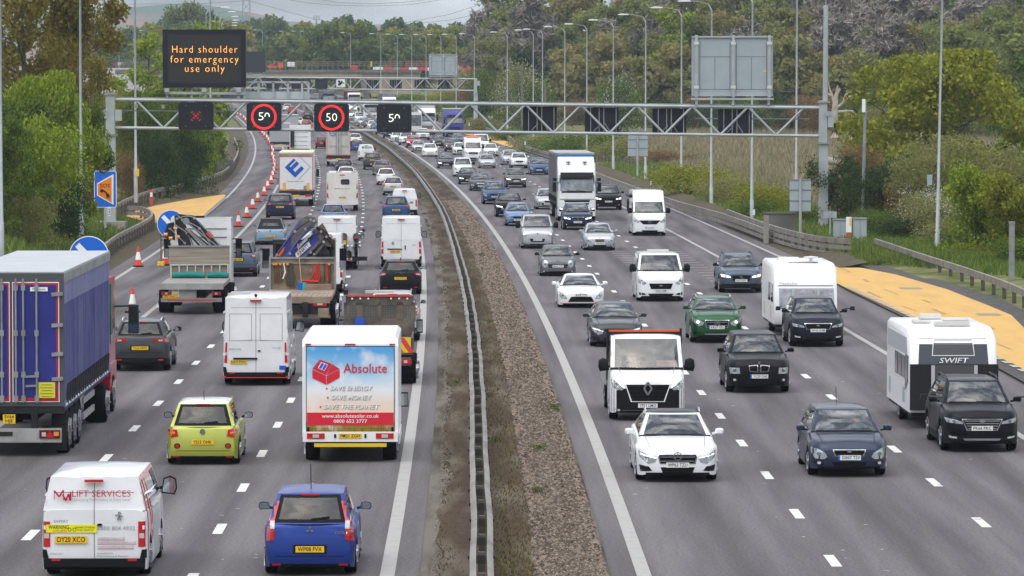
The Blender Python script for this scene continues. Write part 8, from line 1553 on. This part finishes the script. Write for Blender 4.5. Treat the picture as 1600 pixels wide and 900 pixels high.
def plant(key, x, Z, ytop, leaf, label, cat='tree', name=None, group=None, rot=None, sx=1.0, blossom=None, bark=None, zoff=0.0, w=None):
 tm, cm, Hh, ext = PRO[key]; q = at(x, ytop, Z); zb = terrain(q.x - x0(Z), Z) - .1 + zoff; k = max(.05, (q.z - zb) / Hh); sx = w * Z / F / (ext * k) if w else sx
 r = thing(name or cat.replace(' ', '_'), label, cat, (q.x, Z, zb), rot if rot is not None else x * 1.37, group); r.scale = (k * sx, k * sx, k)
 link('trunk', tm, r); o = link('crown', cm, r); o.material_slots[0].link = 'OBJECT'; o.material_slots[0].material = G[leaf]
 if bark: r.children[0].material_slots[0].link = 'OBJECT'; r.children[0].material_slots[0].material = bark
 if blossom: b = link('blossom', PRO[blossom][1], r); b.material_slots[0].link = 'OBJECT'; b.material_slots[0].material = G['white']
 return r
proto_tree('oak', 1, 16, 7.5, .24, 9, 15000, .19, clump=.24, up=.45)
proto_tree('round', 2, 11, 7.2, .12, 13, 20000, .18, flat=.55, clump=.24, up=.35, low=14)
proto_tree('shrub', 3, 6, 3.0, .06, 8, 9000, .13, clump=.34, stems=4, up=.9, low=16)
proto_tree('shrub2', 4, 6, 3.2, .06, 7, 9000, .12, clump=.32, stems=5, up=1.0, low=10)
proto_tree('thicket', 5, 4, 3.4, .03, 8, 9000, .11, clump=.4, stems=4, up=.5, low=30)
proto_tree('petals', 6, 4, 3.3, .03, 8, 2600, .07, clump=.42, stems=4, up=.5, low=20)
proto_tree('bushy', 7, 4, 1.7, .05, 8, 9000, .10, clump=.42, stems=3, up=1.1, low=16)
proto_tree('wood1', 8, 20, 5.0, .25, 9, 4200, .30, clump=.34, up=.7, low=0)
proto_tree('wood2', 9, 20, 4.6, .20, 10, 4600, .29, clump=.32, up=.9, low=8)
proto_tree('wood3', 10, 20, 5.4, .16, 10, 5000, .30, clump=.30, up=.5, low=14)
proto_tree('bare', 11, 20, 4.6, .20, 12, 5200, .75, clump=.36, up=.9, long=1.01, bark=m_greybark)
proto_tree('far1', 12, 14, 5.5, .16, 8, 3200, .5, clump=.36, up=.5, low=8)
proto_tree('far2', 13, 14, 4.4, .12, 9, 3200, .48, clump=.36, up=.8, low=8)
proto_tree('mound', 14, 2.4, 3.4, .02, 8, 8000, .10, flat=.6, clump=.4, stems=3, up=.25, low=40)
proto_tree('weed', 15, .6, .35, .05, 5, 260, .05, clump=.5, stems=3, up=.9)
plant('oak', 40, 300, -75, 'oak', 'big bronze-leaved oak with dark twisting limbs at the top left corner', rot=1.0, w=235); plant('oak', 108, 335, -20, 'oak', 'second bronze oak just left of the first full lamp column', rot=2.6, w=120); plant('wood1', -15, 340, -70, 'oak', 'bronze tree cut by the left picture edge', w=150)
plant('wood3', 122, 345, -6, 'straw', 'thin yellowish tree leaning behind the left lamp column', rot=.4, w=66)
for x, Z, yt, lf, k, sx, lab in ((22, 238, 150, 'green', 'round', 150, 'leafy green shrub at the left picture edge under the oak'), (76, 246, 112, 'lime', 'round', 132, 'fresh green shrub with visible stems left of the lamp column'), (122, 252, 150, 'green', 'oak', 88, 'green shrub just right of the left lamp column, reaching the gantry leg'), (60, 232, 220, 'lime', 'shrub2', 125, 'lower green shrub in front on the left bank'), (-10, 225, 180, 'green', 'round', 120, 'dark shrub at the very left edge'), (148, 285, 205, 'green', 'shrub2', 46, 'small green shrub behind the SOS sign'), (100, 240, 300, 'dark', 'thicket', 70, 'dark low thicket at the foot of the left shrubs'), (40, 226, 318, 'sage', 'thicket', 80, 'straggly grey green thicket low on the left bank'), (138, 280, 250, 'brown', 'thicket', 40, 'brown twiggy bush between lamp column and gantry leg')):
 plant(k, x, Z, yt, lf, lab, 'shrub', w=sx)
for x, Z, yt, lf, k, sx, lab in ((226, 405, 42, 'lime', 'wood3', 78, 'tall fresh green tree directly left of the message board'), (198, 420, 116, 'lime', 'wood2', 66, 'smaller yellow green tree left of the tall fresh one'), (288, 415, 33, 'lime', 'wood2', 90, 'yellow green tree whose tips show above the message board'), (332, 425, 96, 'green', 'wood3', 50, 'green tree half behind the right part of the message board'), (258, 400, 125, 'green', 'wood3', 90, 'green tree seen under the message board'), (192, 380, 160, 'olive', 'shrub', 42, 'olive shrub right of the gantry leg')): plant(k, x, Z, yt, lf, lab, 'tree', w=sx)
for x, Z, yt, lf, k, sx, lab in ((228, 345, 170, 'green', 'shrub', 66, 'green bush below the left gantry beam, before the yellow plate column'), (280, 352, 174, 'green', 'shrub2', 82, 'large bush below the lane cross signal'), (320, 378, 180, 'lime', 'shrub', 54, 'fresh bush at the foot of the column behind the lane cross'), (248, 340, 226, 'dark', 'thicket', 66, 'dark evergreen bush beneath the left gantry beam'), (292, 352, 230, 'dark', 'thicket', 60, 'second dark evergreen bush beneath the gantry, nearer the rail'), (338, 420, 205, 'green', 'bushy', 26, 'small bush by the rail bend on the left'), (202, 325, 255, 'brown', 'thicket', 38, 'dry grassy bush right of the left gantry leg')): plant(k, x, Z, yt, lf, lab, 'bush', w=sx)
for x, Z, yt, lf, k, sx, lab in ((150, 1110, 60, 'green', 'far1', 44, 'round green tree at the top of the slip road'), (112, 640, 44, 'brown', 'far1', 50, 'brown green tree above the slip road at its left'), (152, 690, 156, 'brown', 'thicket', 46, 'brown scrub below the slip road'), (182, 640, 152, 'green', 'thicket', 36, 'green scrub below the slip road beside the yellow green trees')): plant(k, x, Z, yt, lf, lab, 'tree' if k[0] == 'f' else 'bush', w=sx)
FG = 'trees of the far line behind the bridge'; random.seed(4)
line = [(150, 70), (165, 62), (180, 52), (198, 48), (215, 46), (232, 40), (250, 36), (268, 20), (290, 9), (310, 18), (330, 26), (348, 32), (366, 36), (384, 38), (402, 34), (420, 28), (436, 36), (452, 46), (466, 44), (480, 38), (497, 42), (512, 40), (528, 33), (546, 29), (562, 36), (576, 46), (592, 52), (608, 36), (624, 33), (640, 44), (656, 39), (672, 42), (690, 48), (704, 44), (720, 40), (736, 46), (752, 44), (768, 40), (785, 30)]
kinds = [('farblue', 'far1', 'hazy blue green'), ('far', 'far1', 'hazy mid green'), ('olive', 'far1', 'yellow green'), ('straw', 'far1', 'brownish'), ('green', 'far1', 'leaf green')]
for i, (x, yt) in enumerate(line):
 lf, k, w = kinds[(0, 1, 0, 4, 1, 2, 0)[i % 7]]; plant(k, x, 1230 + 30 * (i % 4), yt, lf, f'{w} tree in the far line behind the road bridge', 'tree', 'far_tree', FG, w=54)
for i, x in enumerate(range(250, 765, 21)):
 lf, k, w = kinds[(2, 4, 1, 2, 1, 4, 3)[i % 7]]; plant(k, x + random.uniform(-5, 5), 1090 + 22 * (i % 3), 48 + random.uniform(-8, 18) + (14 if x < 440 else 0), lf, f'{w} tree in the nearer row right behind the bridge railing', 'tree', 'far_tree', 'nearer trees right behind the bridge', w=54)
WG = 'trees of the dense wood on the right'
def woodZ(x): return 790 - (x - 760) * .32 if x < 1100 else 681 - (x - 1100) * .20
n_ = 0
for row, (dz, tops, step) in enumerate(((70, (-70, -10), 34), (40, (-50, 15), 31), (14, (-10, 55), 30), (-8, (50, 120), 34))):
 x = 766 + row * 7
 while x < 1650:
  t = random.random(); zz = woodZ(x) + dz + random.uniform(-8, 8); yt = random.uniform(*tops) + (55 - (x - 766)) * (.5 if x < 820 else 0) * (x < 820)
  if row < 3:
   grey = (930 < x < 1010 and row < 2) or (1290 < x < 1400 and row < 3) or (1480 < x < 1600 and row < 3)
   if grey and t < .72: k, lf, w, bk_ = 'bare', 'twig', 'bare grey twiggy tree', m_greybark
   elif 840 < x < 930 and t < .6: k, lf, w, bk_ = 'wood2', 'straw', 'yellowish budding tree', None
   elif 1040 < x < 1075 and row == 2: k, lf, w, bk_ = 'wood2', 'lime', 'bright fresh green tree', None
   elif t < .36: k, lf, w, bk_ = 'bare', 'twig', 'bare grey twiggy tree', m_greybark
   elif t < .68: k, lf, w, bk_ = ('wood1', 'wood3')[n_ % 2], 'sage', 'grey olive tree', None
   elif t < .82: k, lf, w, bk_ = 'wood2', 'straw', 'yellowish budding tree', None
   else: k, lf, w, bk_ = 'wood3', 'wood', 'mid green tree', None
  else:
   k, lf, w, bk_ = (('far1', 'dark', 'dark green low tree at the front edge', None), ('far1', 'wood', 'green bushy tree at the front edge', None), ('far1', 'sage', 'grey green bushy tree at the front edge', None), ('far1', 'straw', 'pale budding tree at the front edge', None))[int(t * 4)]
  plant(k, x, zz, yt, lf, f'{w} of the dense wood on the right', 'tree', 'woodland_tree', WG, bark=bk_); n_ += 1
  x += step * random.uniform(.8, 1.2)
plant('thicket', 812, 660, 122, 'sage', 'white blossoming hawthorn beside the left timber pole', 'bush', blossom='petals', w=58); plant('thicket', 835, 655, 140, 'green', 'hawthorn with some blossom right of the left timber pole', 'bush', blossom='petals', w=58); plant('thicket', 968, 610, 140, 'green', 'sparsely flowering hawthorn below the grey trees', 'bush', blossom='petals', w=58)
for i, x in enumerate(range(765, 1640, 36)):
 plant('thicket', x, woodZ(x) - 26 - 10 * (i % 3), 166 + random.uniform(-9, 9), ('dark', 'green', 'sage', 'dark', 'brown')[i % 5], 'low ' + ('dark', 'green', 'grey green', 'dark', 'brown')[i % 5] + ' undergrowth bush along the foot of the right wood', 'bush', 'undergrowth_bush', 'undergrowth along the right wood', w=62)
for x, Z, yt, lf, k, sx, lab, bl in ((1470, 305, 78, 'olive', 'round', 255, 'broad round-crowned olive tree right of the gantry', None), (1590, 330, 145, 'lime', 'wood2', 80, 'fresh green tree at the right edge behind the olive tree', None), (1598, 380, 64, 'green', 'wood3', 90, 'green tree top at the right picture edge', None)): plant(k, x, Z, yt, lf, lab, 'tree', w=sx)
for x, Z, yt, lf, k, sx, lab, bl in ((1325, 268, 262, 'dark', 'shrub', 78, 'dark grey green bush just right of the gantry upright', None), (1378, 262, 278, 'dark', 'shrub2', 90, 'dark tangled bush behind the two grey cabinets', None), (1412, 262, 300, 'brown', 'thicket', 80, 'brown bramble thicket right of the cabinets', None), (1438, 258, 262, 'sage', 'shrub2', 82, 'white flowering blackthorn left of the thick lamp column', 'petals'), (1490, 262, 240, 'sage', 'shrub2', 125, 'white flowering blackthorn behind the thick lamp column', 'petals'), (1462, 244, 318, 'sage', 'thicket', 80, 'low flowering blackthorn at the foot of the thick lamp column', 'petals'), (1527, 225, 276, 'lime', 'bushy', 76, 'bright fresh green upright bush right of the thick lamp column', None), (1582, 222, 288, 'olive', 'bushy', 76, 'yellow olive bush at the right edge', None), (1555, 232, 350, 'green', 'thicket', 110, 'green bramble bank below the bright bush', None), (1500, 236, 352, 'sage', 'thicket', 90, 'grey green bramble bank right of the lamp column foot', None), (1410, 246, 345, 'dark', 'thicket', 80, 'dark low bramble right of the cabinets', None), (1600, 214, 380, 'green', 'thicket', 95, 'green bramble by the slim grey pole', None), (1620, 225, 320, 'dark', 'shrub', 80, 'dark bush at the right picture edge', None), (1365, 255, 335, 'green', 'thicket', 66, 'green bramble close behind the right cabinet', None), (1560, 285, 250, 'sage', 'shrub', 110, 'flowering shrub under the right of the olive tree', 'petals'), (1400, 290, 258, 'dark', 'shrub', 110, 'dark bush in the shade below the olive tree', None), (1340, 285, 250, 'brown', 'shrub2', 66, 'brown bush beside the short utility pole', None)):
 plant(k, x, Z, yt, lf, lab, 'bush', w=sx, blossom=bl)
for x, Z, yt, lf, sx, lab in ((1090, 345, 270, 'olive', 112, 'olive green bramble mound between two lamp columns left of the small sign back'), (1140, 325, 288, 'sage', 95, 'grey green bramble mound left of the small sign back'), (1205, 300, 300, 'olive', 90, 'olive green mound behind the concrete post'), (1176, 290, 318, 'green', 60, 'green mound around the right lamp column foot'), (1265, 278, 330, 'green', 44, 'small green mound behind the small sign back'), (900, 505, 218, 'green', 130, 'long green bramble bank behind the first lamp columns'), (850, 530, 214, 'sage', 90, 'grey green bramble bank beside the far refuge'), (960, 470, 226, 'sage', 80, 'grey green bramble before the post fence'), (1045, 460, 240, 'brown', 70, 'brown dead bramble behind the post fence'), (790, 600, 205, 'green', 60, 'green scrub beyond the far amber refuge'), (760, 660, 190, 'sage', 55, 'grey green scrub by the far gantry leg'), (720, 780, 168, 'green', 60, 'green scrub on the bank under the bridge end'), (690, 840, 150, 'olive', 60, 'olive scrub right of the bridge pier'), (640, 900, 152, 'green', 60, 'green scrub beside the bridge abutment'), (735, 820, 140, 'brown', 50, 'brown scrub below the rust wall'), (770, 760, 130, 'green', 60, 'green scrub below the white works lorries')):
 plant('mound', x, Z, yt, lf, lab, 'bush', w=sx)
plant('bare', 722, 880, 105, 'twig', 'bare twiggy bush in front of the rust wall', 'bush', sx=.9); plant('bare', 745, 830, 112, 'brown', 'brown twiggy tree below the works lorries', 'tree', sx=.9); plant('far1', 800, 770, 110, 'green', 'green bush left of the timber poles', 'bush')
dt = thing('dead_tree', 'pale dead tree with broken bare branches right of the gantry upright', 'tree'); Zd = 400.0; m_dead = mat('dead wood', (.42, .37, .31), .9, var=.35, vscale=2)
D = lambda pts, rs: MB().tube([at(x, y, Zd) for x, y in pts], rs, 7)
D([(1304, 215), (1304, 190), (1305, 165), (1307, 148), (1309, 133)], [.42, .34, .3, .18, .05]).build('trunk', m_dead, dt, smooth=60)
for i, pts in enumerate((((1305, 165), (1300, 150), (1296, 138), (1294, 128)), ((1306, 170), (1318, 160), (1326, 152), (1334, 145)), ((1326, 152), (1340, 148), (1358, 146)), ((1307, 175), (1320, 174), (1330, 180), (1337, 187)), ((1320, 174), (1332, 174), (1338, 180)), ((1318, 160), (1322, 148), (1330, 142)), ((1300, 150), (1290, 146)), ((1330, 180), (1328, 190)), ((1307, 148), (1313, 138)))): D(pts, [.17, .12, .07, .03][:len(pts)]).build('branch', m_dead, dt, smooth=60)
fl = MB().tube([at(x, y, 372) for x, y in ((1290, 250), (1305, 253), (1325, 258), (1345, 262))], [.35, .3, .25, .1], 7).tube([at(x, y, 372) for x, y in ((1325, 257), (1338, 248), (1345, 236))], [.14, .1, .04], 6); tag(fl.build('fallen_trunk', m_dead, smooth=60), 'pale fallen trunk lying in the dry grass right of the gantry', 'log')
st_ = MB().tube([at(1325, 220, 410), at(1326, 205, 410)], [.3, .12], 6).tube([at(1330, 220, 410), at(1329, 208, 410)], [.2, .06], 6); tag(st_.build('tree_stump', m_dead), 'splintered pale stump right of the dead tree', 'stump')
def grass(name, n, ufn, seed, hmin, hmax, m, wd=.035, zmin=190, zmax=460, p=1.6):
 rg = np.random.default_rng(seed); Z = zmin + (zmax - zmin) * rg.random(n) ** p; U = np.array([ufn(z, rg) for z in Z]); pos = np.array([(x0(z) + u, z, terrain(u, z) - .03) for u, z in zip(U, Z)], np.float32)
 h = rg.uniform(hmin, hmax, n); a = rg.uniform(0, 2 * np.pi, n); w = wd * rg.uniform(.6, 1.5, n); tilt = rg.normal(0, .28, (n, 2))
 vs = np.empty((n, 3, 3), np.float32); dx = np.stack([np.cos(a) * w, np.sin(a) * w, 0 * a], 1); vs[:, 0] = pos - dx; vs[:, 1] = pos + dx; vs[:, 2] = pos + np.stack([tilt[:, 0] * h, tilt[:, 1] * h, h], 1)
 me = bpy.data.meshes.new(name); me.vertices.add(n * 3); me.vertices.foreach_set('co', vs.ravel()); me.loops.add(n * 3); me.loops.foreach_set('vertex_index', np.arange(n * 3, dtype=np.int32)); me.polygons.add(n); me.polygons.foreach_set('loop_start', np.arange(0, n * 3, 3, dtype=np.int32)); me.polygons.foreach_set('loop_total', np.full(n, 3, np.int32)); me.update(calc_edges=True); me.materials.append(m)
 return struct(link(name, me), 'stuff')
gm1 = leafmat('grass blades', (.055, .10, .015), (.17, .20, .045)); gm2 = leafmat('dry grass blades', (.13, .12, .06), (.29, .24, .155)); gm3 = leafmat('lush grass blades', (.045, .10, .015), (.15, .19, .04)); gm4 = leafmat('soil weeds', (.075, .07, .03), (.17, .15, .08))
grass('verge_grass', 42000, lambda z, r: r.uniform(17.0, 30), 21, .15, .5, gm1, .05, 215); grass('meadow_grass', 60000, lambda z, r: 24 + 70 * r.random() ** 1.2, 22, .35, .9, gm2, .08, 290, 640, 1.0); grass('lush_grass', 26000, lambda z, r: r.uniform(18.2, 26) + shiftR(z), 23, .12, .42, gm3, .05, 150, 250, 1.0)
grass('bank_grass', 50000, lambda z, r: -r.uniform(22.2, 40) - shiftL(z), 24, .15, .5, gm1, .05, 180, 420, 1.2); grass('bank_lush_grass', 16000, lambda z, r: -r.uniform(22.8, 30) - shiftL(z), 25, .2, .5, gm3, .05, 185, 420, 1.2)
grass('verge_weeds', 12000, lambda z, r: r.uniform(15.5, 17.2), 26, .05, .22, gm4, .035, 215, 420, 1.2); grass('bank_weeds', 9000, lambda z, r: -r.uniform(20.3, 22.8) - shiftL(z), 27, .05, .25, gm4, .035, 180, 420, 1.2)
def stones(name, n, u0, u1, seed, smin, smax, m, zmax=330, base_=.10):
 rg = np.random.default_rng(seed); Z = 74 + (zmax - 74) * rg.random(n) ** 2.0; U = rg.uniform(u0, u1, n); s = rg.uniform(smin, smax, n) * (1 + (Z - 74) / 220)
 c = np.stack([2.75 - 5.4e-5 * Z * Z + U, Z, np.array([zr(z) for z in Z]) + base_ + s * .12], 1); octa = np.array([(1, 0, 0), (0, 1, 0), (-1, 0, 0), (0, -1, 0), (0, 0, .75), (0, 0, -.75)], np.float32)
 vs = octa[None] * rg.uniform(.6, 1.3, (n, 6, 1)) * s[:, None, None]; a = rg.uniform(0, 6.28, n); ca, sa = np.cos(a), np.sin(a); x = vs[:, :, 0] * ca[:, None] - vs[:, :, 1] * sa[:, None]; y = vs[:, :, 0] * sa[:, None] + vs[:, :, 1] * ca[:, None]
 vs = np.stack([x, y, vs[:, :, 2]], 2) + c[:, None]; tri = np.array([(0, 1, 4), (1, 2, 4), (2, 3, 4), (3, 0, 4)], np.int32); idx = (tri[None] + 6 * np.arange(n)[:, None, None]).reshape(-1)
 me = bpy.data.meshes.new(name); me.vertices.add(n * 6); me.vertices.foreach_set('co', vs.astype(np.float32).ravel()); nl = len(idx); me.loops.add(nl); me.loops.foreach_set('vertex_index', idx.astype(np.int32)); me.polygons.add(nl // 3); me.polygons.foreach_set('loop_start', np.arange(0, nl, 3, dtype=np.int32)); me.polygons.foreach_set('loop_total', np.full(nl // 3, 3, np.int32)); me.update(calc_edges=True); me.materials.append(m)
 return struct(link(name, me), 'stuff')
stones('gravel_stones', 40000, -2.0, -.70, 31, .02, .055, leafmat('stone', (.018, .014, .011), (.215, .165, .128), 0.0)); stones('grit_stones', 9000, -3.9, -3.0, 32, .012, .03, leafmat('dark stone', (.05, .043, .034), (.20, .175, .145), 0.0), base_=.05)
def reserve_weeds(name, n, u0, u1, seed, m, hmin, hmax, zmax=260):
 return grass(name, n, lambda z, r: u0 + (u1 - u0) * r.random(), seed, hmin, hmax, m, .02, 76, zmax, 1.8)
o = reserve_weeds('reserve_weeds', 9000, -3.0, -2.0, 41, leafmat('moss', (.06, .05, .02), (.16, .13, .05)), .03, .12); o.location.z = .36; o = reserve_weeds('reserve_moss', 4000, -3.8, -3.0, 42, leafmat('dark moss', (.06, .045, .025), (.13, .105, .05)), .02, .08); o.location.z = .33
for i, (x, y, lab) in enumerate(((765, 620, 'by the barrier beside the box van'), (838, 770, 'on the gravel at the bottom, largest'), (842, 705, 'on the gravel above the largest'), (775, 690, 'right of the barrier, middle'), (752, 400, 'left of the barrier far up'), (868, 640, 'at the gravel edge'), (715, 600, 'left of the barrier by the kerb'), (765, 505, 'right of the barrier beside the tipper'))):
 p = ground(x, y, .12); r = thing('weed_plant', 'small green weed growing ' + lab, 'weed', p, i, 'weeds on the reserve'); k = .42 + .08 * (i % 3); r.scale = (k, k, k * .4); link('stem', PRO['weed'][0], r); c_ = link('leaves', PRO['weed'][1], r); c_.material_slots[0].link = 'OBJECT'; c_.material_slots[0].material = G['green']
hz = MB().box((0, 2900, 45), (7000, 6000, 150)).build('haze', mat('dummy', (1, 1, 1))); hz['kind'] = 'stuff'
hm_ = bpy.data.materials.new('haze air'); hm_.use_nodes = True; t = hm_.node_tree; t.nodes.clear(); o_ = t.nodes.new('ShaderNodeOutputMaterial'); pv = t.nodes.new('ShaderNodeVolumePrincipled'); pv.inputs['Color'].default_value = (.74, .86, 1, 1); pv.inputs['Density'].default_value = .0001; pv.inputs['Anisotropy'].default_value = 0.0; t.links.new(pv.outputs[0], o_.inputs['Volume']); hz.data.materials.clear(); hz.data.materials.append(hm_)
